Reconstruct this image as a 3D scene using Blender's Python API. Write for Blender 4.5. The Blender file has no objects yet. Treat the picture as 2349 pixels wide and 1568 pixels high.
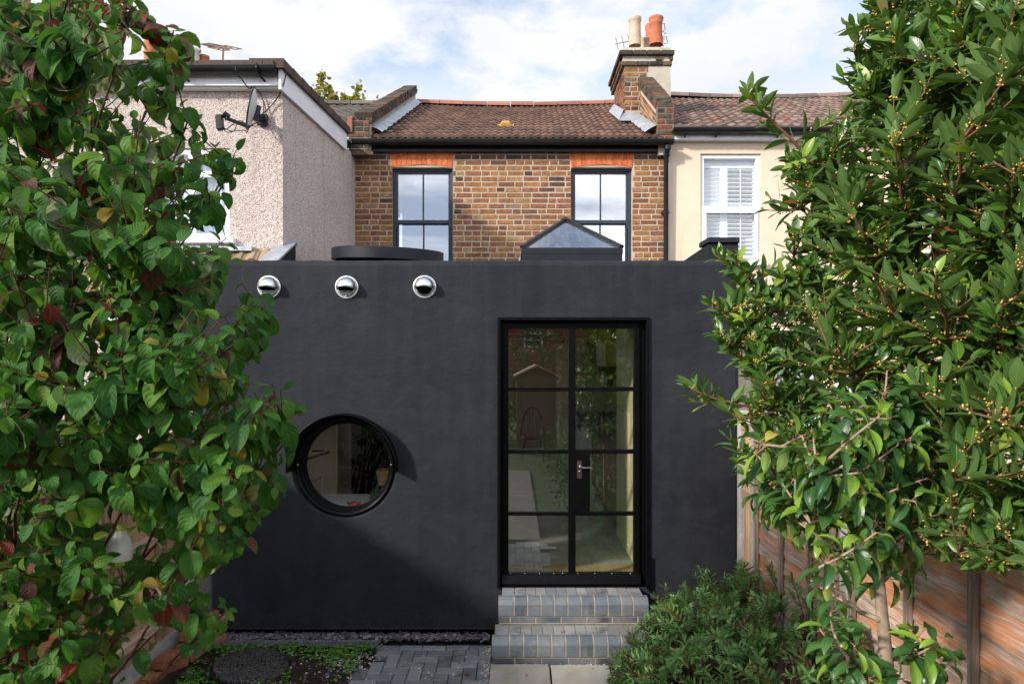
import bpy, bmesh, math, random
import numpy as np
from mathutils import Vector, Matrix
R = math.radians
random.seed(7)
rng = np.random.default_rng(11)
SC = bpy.context.scene
COL = SC.collection

# ------------------------------------------------------------------ camera
H = 2.38                      # eye height above the ground at the foot of the black wall
FPX, CX, HY = 1566.0, 1174.5, 825.0   # 24 mm lens, level camera with a little vertical shift
cam_d = bpy.data.cameras.new("camera")
cam_d.lens = 24.0; cam_d.sensor_width = 36.0; cam_d.sensor_fit = 'HORIZONTAL'
cam_d.shift_y = 41.0 / 2349.0
cam_d.clip_start = 0.05; cam_d.clip_end = 3000
cam = bpy.data.objects.new("camera", cam_d); COL.objects.link(cam)
cam.location = (0, 0, H); cam.rotation_euler = (R(90), 0, 0)
SC.camera = cam

def P(px, py, d):
    return Vector(((px - CX) / FPX * d, d, H - (py - HY) / FPX * d))

# ------------------------------------------------------------------ sky, sun, exposure
SUN_DIR = Vector((1.3, 1.0, -0.78)).normalized()
SUN_EL = math.asin(-SUN_DIR.z)
SUN_AZ = math.atan2(-SUN_DIR.x, -SUN_DIR.y)
W = bpy.data.worlds.new("World"); SC.world = W; W.use_nodes = True
wt = W.node_tree; wt.nodes.clear()
def wn(t, **k):
    n = wt.nodes.new(t)
    for a, b in k.items(): setattr(n, a, b)
    return n
sky = wn('ShaderNodeTexSky', sky_type='NISHITA', sun_disc=False, sun_elevation=SUN_EL, sun_rotation=SUN_AZ % (2 * math.pi))
tc = wn('ShaderNodeTexCoord'); sep = wn('ShaderNodeSeparateXYZ')
wt.links.new(tc.outputs['Generated'], sep.inputs[0])
zadd = wn('ShaderNodeMath', operation='MAXIMUM'); zadd.inputs[1].default_value = 0.0
wt.links.new(sep.outputs[2], zadd.inputs[0])
zad2 = wn('ShaderNodeMath', operation='ADD'); zad2.inputs[1].default_value = 0.22
wt.links.new(zadd.outputs[0], zad2.inputs[0])
dx = wn('ShaderNodeMath', operation='DIVIDE'); dy = wn('ShaderNodeMath', operation='DIVIDE')
wt.links.new(sep.outputs[0], dx.inputs[0]); wt.links.new(zad2.outputs[0], dx.inputs[1])
wt.links.new(sep.outputs[1], dy.inputs[0]); wt.links.new(zad2.outputs[0], dy.inputs[1])
cmb = wn('ShaderNodeCombineXYZ'); cmb.inputs[2].default_value = 3.1
wt.links.new(dx.outputs[0], cmb.inputs[0]); wt.links.new(dy.outputs[0], cmb.inputs[1])
nz = wn('ShaderNodeTexNoise'); nz.inputs['Scale'].default_value = 3.4; nz.inputs['Detail'].default_value = 10
nz.inputs['Roughness'].default_value = 0.60; nz.inputs['Distortion'].default_value = 0.25
wt.links.new(cmb.outputs[0], nz.inputs['Vector'])
cov = wn('ShaderNodeValToRGB'); cov.color_ramp.elements[0].position = 0.31; cov.color_ramp.elements[1].position = 0.55
wt.links.new(nz.outputs['Fac'], cov.inputs[0])
# clouds thicken into a white veil towards the horizon
veil = wn('ShaderNodeMapRange'); veil.inputs[1].default_value = 0.33; veil.inputs[2].default_value = 0.43
veil.inputs[3].default_value = 1.0; veil.inputs[4].default_value = 0.0
wt.links.new(sep.outputs[2], veil.inputs[0])
mx = wn('ShaderNodeMath', operation='MAXIMUM')
wt.links.new(cov.outputs[0], mx.inputs[0]); wt.links.new(veil.outputs[0], mx.inputs[1])
nz2 = wn('ShaderNodeTexNoise'); nz2.inputs['Scale'].default_value = 1.1; nz2.inputs['Detail'].default_value = 5
wt.links.new(cmb.outputs[0], nz2.inputs['Vector'])
cc = wn('ShaderNodeValToRGB')
cc.color_ramp.elements[0].position = 0.34; cc.color_ramp.elements[0].color = (5.5, 5.75, 6.2, 1)
cc.color_ramp.elements[1].position = 0.60; cc.color_ramp.elements[1].color = (6.7, 6.75, 6.85, 1)
wt.links.new(nz2.outputs['Fac'], cc.inputs[0])
skm = wn('ShaderNodeMix', data_type='RGBA', blend_type='MULTIPLY'); skm.inputs['Factor'].default_value = 1
skm.inputs['B'].default_value = (1.9, 1.9, 1.85, 1)
wt.links.new(sky.outputs[0], skm.inputs['A'])
mixc = wn('ShaderNodeMix', data_type='RGBA')
# the half of the sky behind the camera has grey-blue cloud, its bright parts raised to add fill light
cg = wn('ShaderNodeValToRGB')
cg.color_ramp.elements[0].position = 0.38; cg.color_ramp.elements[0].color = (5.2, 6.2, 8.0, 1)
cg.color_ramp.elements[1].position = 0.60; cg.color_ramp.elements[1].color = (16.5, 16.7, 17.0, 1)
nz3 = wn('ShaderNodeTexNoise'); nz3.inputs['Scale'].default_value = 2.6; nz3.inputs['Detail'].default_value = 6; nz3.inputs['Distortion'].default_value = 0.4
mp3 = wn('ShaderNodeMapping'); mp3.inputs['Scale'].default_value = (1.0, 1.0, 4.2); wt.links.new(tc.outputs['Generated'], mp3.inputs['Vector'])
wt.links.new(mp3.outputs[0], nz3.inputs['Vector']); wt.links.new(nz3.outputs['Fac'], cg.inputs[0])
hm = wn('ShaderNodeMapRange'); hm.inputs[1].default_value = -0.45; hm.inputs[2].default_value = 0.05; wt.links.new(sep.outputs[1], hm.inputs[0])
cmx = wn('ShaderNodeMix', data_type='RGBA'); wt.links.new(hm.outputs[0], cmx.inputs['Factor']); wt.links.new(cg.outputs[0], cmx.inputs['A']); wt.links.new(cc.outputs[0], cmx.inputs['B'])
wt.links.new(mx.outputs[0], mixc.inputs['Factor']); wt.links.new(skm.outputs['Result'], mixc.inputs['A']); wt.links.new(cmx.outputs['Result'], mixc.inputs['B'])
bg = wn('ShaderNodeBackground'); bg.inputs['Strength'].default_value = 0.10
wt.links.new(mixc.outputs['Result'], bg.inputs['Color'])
wo = wn('ShaderNodeOutputWorld'); wt.links.new(bg.outputs[0], wo.inputs[0])

sun_d = bpy.data.lights.new("sun", 'SUN'); sun_d.energy = 3.25; sun_d.angle = R(4.5); sun_d.color = (1.0, 0.93, 0.83)
sun = bpy.data.objects.new("sun", sun_d); COL.objects.link(sun); sun.location = (-8, -6, 12)
sun.rotation_euler = SUN_DIR.to_track_quat('-Z', 'Y').to_euler()
SC.view_settings.view_transform = 'Standard'; SC.view_settings.look = 'None'
SC.view_settings.exposure = 0.62; SC.view_settings.gamma = 1.0; SC.view_settings.use_curve_mapping = False
SC.cycles.max_bounces = 12; SC.cycles.transparent_max_bounces = 24; SC.cycles.diffuse_bounces = 7
SC.cycles.use_denoising = True
SC.cycles.sample_clamp_indirect = 4.0

# ------------------------------------------------------------------ mesh helpers
def wloc(o):
    v = Vector((0, 0, 0))
    while o is not None:
        v += Vector(o.location); o = o.parent
    return v

def finish(name, me, mats, parent, verts_np):
    """link a mesh whose vertices are in world space; origin at the middle of its foot"""
    o = bpy.data.objects.new(name, me)
    lo, hi = verts_np.min(0), verts_np.max(0)
    org = Vector(((lo[0] + hi[0]) / 2, (lo[1] + hi[1]) / 2, lo[2]))
    me.transform(Matrix.Translation(-org))
    COL.objects.link(o)
    if parent is not None:
        o.parent = parent; o.location = org - wloc(parent)
    else:
        o.location = org
    for m in (mats if isinstance(mats, (list, tuple)) else [mats]): me.materials.append(m)
    return o

class MB:
    def __init__(s): s.v = []; s.f = []; s.t = []; s.m = []; s.sm = []
    def add(s, vs, fs, tint=0.5, mi=0, smooth=False):
        b = len(s.v); s.v.extend([tuple(x) for x in vs])
        for f in fs:
            s.f.append([b + i for i in f]); s.t.append(tint); s.m.append(mi); s.sm.append(smooth)
    def box(s, x0, x1, y0, y1, z0, z1, tint=0.5, mi=0):
        vs = [(x, y, z) for z in (z0, z1) for y in (y0, y1) for x in (x0, x1)]
        s.add(vs, [(0, 2, 3, 1), (4, 5, 7, 6), (0, 1, 5, 4), (2, 6, 7, 3), (0, 4, 6, 2), (1, 3, 7, 5)], tint, mi)
    def obox(s, c, ax, ay, az, tint=0.5, mi=0, jit=0):
        c, ax, ay, az = Vector(c), Vector(ax), Vector(ay), Vector(az)
        vs = [c + ax * i + ay * j + az * k + (Vector((random.uniform(-jit, jit), random.uniform(-jit, jit), random.uniform(-jit, jit))) if jit else Vector())
              for k in (-1, 1) for j in (-1, 1) for i in (-1, 1)]
        s.add(vs, [(0, 2, 3, 1), (4, 5, 7, 6), (0, 1, 5, 4), (2, 6, 7, 3), (0, 4, 6, 2), (1, 3, 7, 5)], tint, mi)
    def bar(s, a, b, w, h, up=(0, 0, 1), tint=0.5, mi=0):
        a, b, up = Vector(a), Vector(b), Vector(up); d = b - a; L = d.length; d.normalize()
        x = d.cross(up)
        if x.length < 1e-5: x = d.cross(Vector((1, 0, 0)))
        x.normalize(); u = x.cross(d)
        s.obox((a + b) / 2, x * (w / 2), d * (L / 2), u * (h / 2), tint, mi)
    def quad(s, a, b, c, d, tint=0.5, mi=0): s.add([a, b, c, d], [(0, 1, 2, 3)], tint, mi)
    def prism(s, poly, off, tint=0.5, mi=0, smooth=False):
        """polygon (3-D points) swept along off"""
        n = len(poly); off = Vector(off); A = [Vector(p) for p in poly]
        s.add(A + [p + off for p in A], [tuple(range(n)), tuple(range(2 * n - 1, n - 1, -1))], tint, mi)
        s.add(A + [p + off for p in A], [(i, i + n, (i + 1) % n + n, (i + 1) % n) for i in range(n)], tint, mi, smooth)
    def tube(s, pts, rad, n=8, tint=0.5, mi=0, cap=True, smooth=True):
        pts = [Vector(p) for p in pts]; k = len(pts)
        rad = [rad] * k if not isinstance(rad, (list, tuple)) else rad
        ref = Vector((0, 0, 1)); rings = []
        for i, p in enumerate(pts):
            t = (pts[min(i + 1, k - 1)] - pts[max(i - 1, 0)])
            t = t.normalized() if t.length > 1e-9 else Vector((0, 0, 1))
            if i == 0:
                x = t.cross(ref)
                if x.length < 0.1: x = t.cross(Vector((1, 0, 0)))
            else: x = x - t * x.dot(t)
            x = x.normalized(); y = t.cross(x)
            rings += [p + (x * math.cos(2 * math.pi * j / n) + y * math.sin(2 * math.pi * j / n)) * rad[i] for j in range(n)]
        fs = [(i * n + j, i * n + (j + 1) % n, (i + 1) * n + (j + 1) % n, (i + 1) * n + j) for i in range(k - 1) for j in range(n)]
        s.add(rings, fs, tint, mi, smooth)
        if cap: s.add(rings[:n], [tuple(range(n - 1, -1, -1))], tint, mi); s.add(rings[-n:], [tuple(range(n))], tint, mi)
    def lathe(s, prof, c, axis=(0, 0, 1), n=32, tint=0.5, mi=0, smooth=True, a0=0, a1=2 * math.pi, ref=None):
        """prof = [(r, h)] about axis through c"""
        c, ax = Vector(c), Vector(axis).normalized()
        x = Vector(ref) if ref else (ax.cross(Vector((0, 0, 1))) if abs(ax.z) < 0.9 else Vector((1, 0, 0)))
        x = (x - ax * x.dot(ax)).normalized(); y = ax.cross(x)
        full = abs(a1 - a0 - 2 * math.pi) < 1e-6; m = n if full else n + 1
        vs = []
        for r, h in prof:
            for j in range(m):
                a = a0 + (a1 - a0) * j / n
                vs.append(c + ax * h + (x * math.cos(a) + y * math.sin(a)) * r)
        fs = []
        for i in range(len(prof) - 1):
            for j in range(n):
                j2 = (j + 1) % m
                fs.append((i * m + j, i * m + j2, (i + 1) * m + j2, (i + 1) * m + j))
        s.add(vs, fs, tint, mi, smooth)
    def build(s, name, mats, parent=None, bevel=0, recalc=True):
        me = bpy.data.meshes.new(name); me.from_pydata(s.v, [], s.f)
        a = me.attributes.new('tint', 'FLOAT', 'FACE'); a.data.foreach_set('value', np.array(s.t, dtype=np.float32))
        me.polygons.foreach_set('material_index', np.array(s.m, dtype=np.int32))
        me.polygons.foreach_set('use_smooth', np.array(s.sm, dtype=bool))
        if recalc:
            bm = bmesh.new(); bm.from_mesh(me); bmesh.ops.recalc_face_normals(bm, faces=bm.faces); bm.to_mesh(me); bm.free()
        me.update()
        o = finish(name, me, mats, parent, np.array(s.v))
        if bevel:
            b = o.modifiers.new('bevel', 'BEVEL'); b.width = bevel; b.segments = 2; b.limit_method = 'ANGLE'; b.angle_limit = R(40)
        return o

def tag(o, label=None, cat=None, group=None, kind=None):
    if label: o['label'] = label
    if cat: o['category'] = cat
    if group: o['group'] = group
    if kind: o['kind'] = kind
    return o
def thing(name, loc, label, cat, group=None):
    o = bpy.data.objects.new(name, None); o.empty_display_size = 0.1; o.location = loc; COL.objects.link(o)
    return tag(o, label, cat, group)
def copy_tree(o, parent=None):
    c = o.copy(); COL.objects.link(c)
    if parent is not None: c.parent = parent
    for ch in [x for x in bpy.data.objects if x.parent is o]: copy_tree(ch, c)
    return c

# ------------------------------------------------------------------ material helpers
class NB:
    def __init__(s, name):
        s.mat = bpy.data.materials.new(name); s.mat.use_nodes = True; s.t = s.mat.node_tree; s.t.nodes.clear()
        s.out = s.t.nodes.new('ShaderNodeOutputMaterial'); s.tc = s.t.nodes.new('ShaderNodeTexCoord')
        s.obj = s.tc.outputs['Object']
    def n(s, typ, ins={}, **props):
        k = s.t.nodes.new('ShaderNode' + typ)
        for a, b in props.items(): setattr(k, a, b)
        for a, b in ins.items(): s.set(k.inputs[a], b)
        return k
    def set(s, sock, v):
        if isinstance(v, bpy.types.NodeSocket): s.t.links.new(v, sock)
        else:
            if isinstance(v, tuple) and len(v) == 3 and sock.type == 'RGBA': v = (*v, 1)
            sock.default_value = v
    def attr(s, name, out='Fac'): return s.n('Attribute', attribute_name=name).outputs[out]
    def noise(s, scale, detail=4, vec=None, rough=0.55, out='Fac', dist=0.0):
        return s.n('TexNoise', {'Vector': vec or s.obj, 'Scale': scale, 'Detail': detail, 'Roughness': rough, 'Distortion': dist}).outputs[out]
    def vor(s, scale, vec=None, out='Color', feature='F1', rand=1.0):
        return s.n('TexVoronoi', {'Vector': vec or s.obj, 'Scale': scale, 'Randomness': rand}, feature=feature).outputs[out]
    def ramp(s, fac, stops, interp='LINEAR'):
        k = s.n('ValToRGB'); cr = k.color_ramp; cr.interpolation = interp
        while len(cr.elements) < len(stops): cr.elements.new(0.5)
        for e, (p, c) in zip(cr.elements, stops):
            e.position = p; e.color = (*(c if isinstance(c, tuple) else (c, c, c)), 1)
        s.set(k.inputs[0], fac); return k.outputs[0]
    def mix(s, fac, a, b, blend='MIX'):
        k = s.n('Mix', data_type='RGBA', blend_type=blend)
        s.set(k.inputs['Factor'], fac); s.set(k.inputs['A'], a); s.set(k.inputs['B'], b); return k.outputs['Result']
    def math(s, op, a, b=0.0, clamp=False):
        k = s.n('Math', operation=op, use_clamp=clamp); s.set(k.inputs[0], a); s.set(k.inputs[1], b); return k.outputs[0]
    def mapr(s, v, a, b, c, d):
        k = s.n('MapRange'); 
        for i, x in enumerate((v, a, b, c, d)): s.set(k.inputs[i], x)
        return k.outputs[0]
    def mapping(s, scale=(1, 1, 1), rot=(0, 0, 0), vec=None):
        k = s.n('Mapping'); s.set(k.inputs['Vector'], vec or s.obj); k.inputs['Scale'].default_value = scale; k.inputs['Rotation'].default_value = rot
        return k.outputs[0]
    def bump(s, h, strength=0.3, dist=0.01, normal=None):
        k = s.n('Bump', {'Height': h, 'Strength': strength, 'Distance': dist})
        if normal is not None: s.set(k.inputs['Normal'], normal)
        return k.outputs[0]
    def pbr(s, col, rough=0.6, metal=0.0, normal=None, spec=0.5, **ex):
        ins = {'Base Color': col, 'Roughness': rough, 'Metallic': metal, 'Specular IOR Level': spec}
        if normal is not None: ins['Normal'] = normal
        ins.update(ex); return s.n('BsdfPrincipled', ins).outputs[0]
    def done(s, sh): s.t.links.new(sh, s.out.inputs[0]); return s.mat

MAT = {}
def simple(name, col, rough=0.6, metal=0.0, var=0.15, scale=6, bump=0.0, bscale=60, spec=0.5):
    """a plain material with a little mottling and surface texture"""
    b = NB(name); c1 = tuple(x * (1 - var) for x in col); c2 = tuple(min(1, x * (1 + var)) for x in col)
    c = b.ramp(b.noise(scale, 6), [(0.3, c1), (0.7, c2)])
    r = b.mapr(b.noise(scale * 2.3, 4), 0.3, 0.7, max(0.02, rough - 0.08), min(1, rough + 0.08))
    nrm = b.bump(b.noise(bscale, 4), bump, 0.004) if bump else None
    m = b.done(b.pbr(c, r, metal, nrm, spec)); MAT[name] = m; return m
# ------------------------------------------------------------------ materials
def build_mats():
    # dark smooth render
    b = NB('dark_render')
    m1 = b.noise(1.3, 6, rough=0.6); m2 = b.noise(9, 5); st = b.noise(3.0, 5, vec=b.mapping((3.0, 3.0, 0.25)))
    f = b.math('ADD', b.math('MULTIPLY', m1, 0.5), b.math('ADD', b.math('MULTIPLY', m2, 0.2), b.math('MULTIPLY', st, 0.3)))
    c = b.ramp(f, [(0.36, (0.0130, 0.0145, 0.0188)), (0.5, (0.0182, 0.0200, 0.0248)), (0.64, (0.0255, 0.0272, 0.0320))])
    c = b.mix(b.mapr(b.noise(2.2, 8, rough=0.7, dist=1.5), 0.50, 0.72, 0, 0.45), c, (0.034, 0.0355, 0.039))
    tw = b.noise(4.0, 5, vec=b.mapping((1.0, 1.0, 2.2), (0, 0.5, 0)), rough=0.65)
    c = b.mix(b.mapr(tw, 0.56, 0.70, 0, 0.35), c, (0.013, 0.0142, 0.018))
    zz = b.n('SeparateXYZ', {0: b.obj}).outputs[2]
    drip = b.math('MULTIPLY', b.mapr(zz, 2.2, 3.14, 0.0, 1.0), b.mapr(b.noise(7, 5, vec=b.mapping((2.4, 2.4, 0.10))), 0.52, 0.72, 0, 0.24))
    c = b.mix(drip, c, (0.046, 0.047, 0.048))
    spl = b.math('MULTIPLY', b.mapr(zz, 0.0, 0.34, 1.0, 0.0), b.mapr(b.noise(16, 6, rough=0.75), 0.46, 0.7, 0, 0.6))
    c = b.mix(spl, c, (0.042, 0.038, 0.034))
    c = b.mix(b.mapr(b.noise(160, 2), 0.71, 0.75, 0, 0.22), c, (0.10, 0.10, 0.105))
    h = b.math('ADD', b.noise(90, 6, rough=0.7), b.math('ADD', b.math('MULTIPLY', b.noise(7, 4), 3.5), b.math('MULTIPLY', tw, 3.0)))
    MAT['render'] = b.done(b.pbr(c, b.mapr(m2, 0.3, 0.7, 0.66, 0.82), 0, b.bump(h, 0.35, 0.006), 0.18))
    simple('black_steel', (0.0028, 0.0029, 0.0034), 0.36, 0, 0.2, 12, 0.05, 90, 0.14)
    simple('black_matt', (0.004, 0.004, 0.005), 0.8, 0, 0.2, 8, spec=0.1)
    simple('anthracite', (0.012, 0.014, 0.019), 0.42, 0, 0.2, 5, 0.05, 60, 0.3)
    simple('black_plastic', (0.010, 0.011, 0.0125), 0.42, 0, 0.35, 7, 0.1, 40, 0.35)
    simple('slate_blue_paint', (0.021, 0.032, 0.055), 0.38, 0, 0.12, 8, 0.04, 60)
    simple('white_upvc', (0.80, 0.81, 0.83), 0.3, 0, 0.03, 3)
    # brushed steel hoods
    b = NB('brushed_steel')
    g = b.noise(14, 4, vec=b.mapping((1, 1, 14)))
    MAT['steel'] = b.done(b.pbr(b.ramp(g, [(0.3, 0.66), (0.7, 0.80)]), b.mapr(g, 0.3, 0.7, 0.30, 0.42), 1.0))
    # white fascia with soot
    b = NB('painted_board'); s_ = b.noise(4, 6, vec=b.mapping((0.6, 0.6, 5)))
    c = b.mix(b.mapr(b.noise(2.5, 7), 0.55, 0.8, 0, 0.4), (0.80, 0.805, 0.82), (0.46, 0.46, 0.47))
    c = b.mix(b.mapr(b.noise(9, 5, vec=b.mapping((2.2, 2.2, 0.12))), 0.58, 0.78, 0, 0.4), c, (0.38, 0.38, 0.39))
    MAT['fascia_white'] = b.done(b.pbr(c, 0.5, 0, b.bump(s_, 0.1, 0.003)))
    # stock brick: one tint per brick
    def brick(name, stops, mott=0.5, dirt=0.4):
        b = NB(name); t = b.attr('tint')
        c = b.ramp(t, stops)
        nn = b.noise(22, 7, rough=0.75)
        c = b.mix(b.mapr(nn, 0.44, 0.62, 0, mott * 1.5), c, b.mix(1.0, c, (0.42, 0.34, 0.31), 'MULTIPLY'))
        c = b.mix(b.mapr(b.noise(17, 5, rough=0.7), 0.56, 0.66, 0, mott * 0.5), c, b.mix(1.0, c, (1.25, 1.15, 0.9), 'MULTIPLY'))
        c = b.mix(b.mapr(b.noise(70, 4), 0.60, 0.72, 0, 0.6), c, (0.045, 0.04, 0.037))
        c = b.mix(b.mapr(b.noise(11, 4), 0.62, 0.75, 0, 0.35), c, (0.5, 0.42, 0.33))
        c = b.mix(b.mapr(b.noise(1.6, 5), 0.5, 0.75, 0, dirt), c, b.mix(1.0, c, (0.35, 0.33, 0.33), 'MULTIPLY'))
        h = b.math('ADD', b.noise(45, 6, rough=0.75), b.math('MULTIPLY', b.noise(160, 3), 0.4))
        return b.done(b.pbr(c, 0.88, 0, b.bump(h, 0.9, 0.012), 0.25))
    MAT['stock_brick'] = brick('stock_brick', [(0.0, (0.09, 0.055, 0.045)), (0.10, (0.17, 0.085, 0.06)), (0.25, (0.27, 0.125, 0.062)), (0.40, (0.325, 0.162, 0.068)),
        (0.55, (0.405, 0.215, 0.085)), (0.66, (0.27, 0.125, 0.075)), (0.80, (0.30, 0.125, 0.08)), (0.93, (0.47, 0.30, 0.15)), (1.0, (0.15, 0.11, 0.09))])
    MAT['sooty_brick'] = brick('sooty_brick', [(0.0, (0.045, 0.04, 0.036)), (0.4, (0.09, 0.075, 0.055)), (0.7, (0.13, 0.09, 0.06)), (0.9, (0.17, 0.10, 0.06)), (1.0, (0.25, 0.08, 0.05))], 0.6)
    MAT['arch_brick'] = brick('arch_brick', [(0.0, (0.60, 0.135, 0.045)), (0.5, (0.70, 0.175, 0.06)), (1.0, (0.76, 0.22, 0.085))], 0.25, 0.15)
    MAT['reclaimed_brick'] = brick('reclaimed_brick', [(0.0, (0.20, 0.09, 0.05)), (0.35, (0.36, 0.18, 0.07)), (0.6, (0.36, 0.11, 0.07)), (0.8, (0.42, 0.26, 0.14)), (1.0, (0.30, 0.15, 0.10))], 0.5, 0.3)
    MAT['garden_brick'] = brick('garden_brick', [(0.0, (0.20, 0.07, 0.05)), (0.5, (0.28, 0.10, 0.07)), (1.0, (0.34, 0.14, 0.10))], 0.3)
    def mortar(name, c0, c1):
        b = NB(name); c = b.ramp(b.noise(5, 6, rough=0.7), [(0.3, c0), (0.7, c1)])
        c = b.mix(b.mapr(b.noise(1.7, 4), 0.5, 0.72, 0, 0.5), c, tuple(x * 0.55 for x in c0))
        return b.done(b.pbr(c, 0.95, 0, b.bump(b.noise(140, 4), 0.5, 0.004), 0.2))
    MAT['mortar'] = mortar('lime_mortar', (0.38, 0.30, 0.225), (0.59, 0.475, 0.37))
    MAT['mortar_dark'] = mortar('sooty_mortar', (0.12, 0.10, 0.08), (0.26, 0.22, 0.17))
    MAT['mortar_buff'] = mortar('buff_mortar', (0.26, 0.22, 0.17), (0.44, 0.38, 0.30))
    MAT['cement'] = mortar('cement_render', (0.40, 0.36, 0.29), (0.55, 0.50, 0.42))
    # pebbledash
    b = NB('pebbledash')
    v = b.n('TexVoronoi', {'Vector': b.obj, 'Scale': 105.0}); v2 = b.n('TexVoronoi', {'Vector': b.obj, 'Scale': 170.0})
    rnd = b.n('SeparateColor', {'Color': v.outputs['Color']}).outputs[0]; rnd2 = b.n('SeparateColor', {'Color': v2.outputs['Color']}).outputs[1]
    stops = [(0.0, (0.17, 0.08, 0.06)), (0.16, (0.31, 0.18, 0.145)), (0.3, (0.47, 0.355, 0.305)), (0.5, (0.57, 0.475, 0.425)), (0.72, (0.67, 0.60, 0.56)), (0.9, (0.76, 0.73, 0.70))]
    c = b.mix(0.45, b.ramp(rnd, stops), b.ramp(rnd2, stops))
    c = b.mix(b.mapr(b.noise(1.2, 6), 0.45, 0.75, 0, 0.4), c, b.mix(1.0, c, (0.62, 0.58, 0.56), 'MULTIPLY'))
    c = b.mix(b.mapr(b.noise(5, 6, vec=b.mapping((1.3, 1.3, 0.14))), 0.54, 0.74, 0, 0.4), c, b.mix(1.0, c, (0.55, 0.50, 0.47), 'MULTIPLY'))
    h = b.math('SUBTRACT', 1.0, b.math('MULTIPLY', v.outputs['Distance'], 2.0))
    MAT['pebbledash'] = b.done(b.pbr(c, 0.85, 0, b.bump(h, 0.6, 0.006), 0.3))
    # cream masonry paint
    b = NB('cream_paint')
    c = b.ramp(b.noise(2.2, 7, rough=0.65), [(0.3, (0.68, 0.54, 0.405)), (0.7, (0.75, 0.605, 0.465))])
    c = b.mix(b.mapr(b.noise(6, 6, vec=b.mapping((1.5, 1.5, 0.15))), 0.58, 0.8, 0, 0.35), c, (0.42, 0.33, 0.24))
    c = b.mix(b.mapr(b.noise(55, 2), 0.72, 0.76, 0, 0.4), c, (0.35, 0.28, 0.21))
    h = b.math('ADD', b.noise(5, 5), b.math('MULTIPLY', b.noise(80, 4), 0.25))
    MAT['cream'] = b.done(b.pbr(c, 0.85, 0, b.bump(h, 0.4, 0.015), 0.25))
    # concrete roof tiles: one tint per tile
    def tile(name, stops, lich, lichc):
        b = NB(name); c = b.ramp(b.attr('tint'), stops)
        n1 = b.noise(26, 6, rough=0.7)
        c = b.mix(b.mapr(n1, 0.45, 0.7, 0, 0.6), c, b.mix(1.0, c, (0.5, 0.48, 0.47), 'MULTIPLY'))
        c = b.mix(b.mapr(b.noise(13, 6, rough=0.75), 0.58, 0.68, 0, lich), c, lichc)
        c = b.mix(b.mapr(b.noise(1.4, 5), 0.5, 0.75, 0, 0.4), c, b.mix(1.0, c, (0.55, 0.5, 0.5), 'MULTIPLY'))
        return b.done(b.pbr(c, 0.82, 0, b.bump(b.noise(120, 5), 0.5, 0.004), 0.35))
    MAT['tile_brown'] = tile('brown_roof_tile', [(0, (0.105, 0.060, 0.045)), (0.5, (0.155, 0.086, 0.064)), (1, (0.21, 0.118, 0.086))], 0.12, (0.33, 0.27, 0.22))
    MAT['tile_grey'] = tile('weathered_roof_tile', [(0, (0.12, 0.085, 0.07)), (0.5, (0.20, 0.135, 0.11)), (0.9, (0.27, 0.19, 0.16)), (1, (0.24, 0.08, 0.055))], 0.55, (0.36, 0.32, 0.28))
    MAT['tile_old'] = tile('old_grey_tile', [(0, (0.10, 0.085, 0.07)), (1, (0.20, 0.175, 0.15))], 0.5, (0.33, 0.31, 0.26))
    MAT['tile_tan'] = tile('tan_roof_tile', [(0, (0.24, 0.17, 0.11)), (1, (0.36, 0.26, 0.17))], 0.2, (0.42, 0.38, 0.33))
    MAT['ridge_clay'] = tile('ridge_clay', [(0, (0.26, 0.095, 0.07)), (1, (0.38, 0.15, 0.11))], 0.3, (0.30, 0.26, 0.22))
    MAT['new_tile'] = simple('ochre_tile', (0.50, 0.27, 0.075), 0.75, 0, 0.2, 20, 0.2, 60)
    MAT['verge'] = tile('verge_tile', [(0, (0.075, 0.05, 0.042)), (1, (0.11, 0.075, 0.062))], 0.1, (0.2, 0.17, 0.15))
    # lead
    b = NB('lead'); n1 = b.noise(7, 6, rough=0.7)
    c = b.ramp(n1, [(0.3, (0.26, 0.29, 0.33)), (0.55, (0.40, 0.43, 0.47)), (0.75, (0.56, 0.58, 0.60))])
    MAT['lead'] = b.done(b.pbr(c, 0.5, 0.3, b.bump(b.noise(9, 5), 0.5, 0.02)))
    # terracotta pots
    def pot(name, c0, c1, st):
        b = NB(name); c = b.ramp(b.noise(9, 7, rough=0.7), [(0.3, c0), (0.68, c1)])
        c = b.mix(b.mapr(b.noise(16, 6, rough=0.75), 0.55, 0.66, 0, 0.75), c, st)
        return b.done(b.pbr(c, 0.8, 0, b.bump(b.noise(60, 4), 0.3, 0.004)))
    MAT['terracotta'] = pot('terracotta', (0.34, 0.10, 0.048), (0.48, 0.15, 0.07), (0.55, 0.24, 0.12))
    MAT['buff_clay'] = pot('buff_clay', (0.44, 0.34, 0.24), (0.56, 0.45, 0.33), (0.24, 0.19, 0.15))
    MAT['pale_clay'] = pot('pale_clay', (0.50, 0.47, 0.42), (0.60, 0.57, 0.52), (0.25, 0.19, 0.15))
    # cheap net and blinds
    b = NB('net_curtain'); f = b.noise(3, 3, vec=b.mapping((9, 9, 0.35)))
    c = b.ramp(f, [(0.35, (0.55, 0.60, 0.68)), (0.65, (0.88, 0.9, 0.92))]); MAT['net'] = b.done(b.pbr(c, 0.9, 0, b.bump(f, 0.6, 0.03)))
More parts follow.
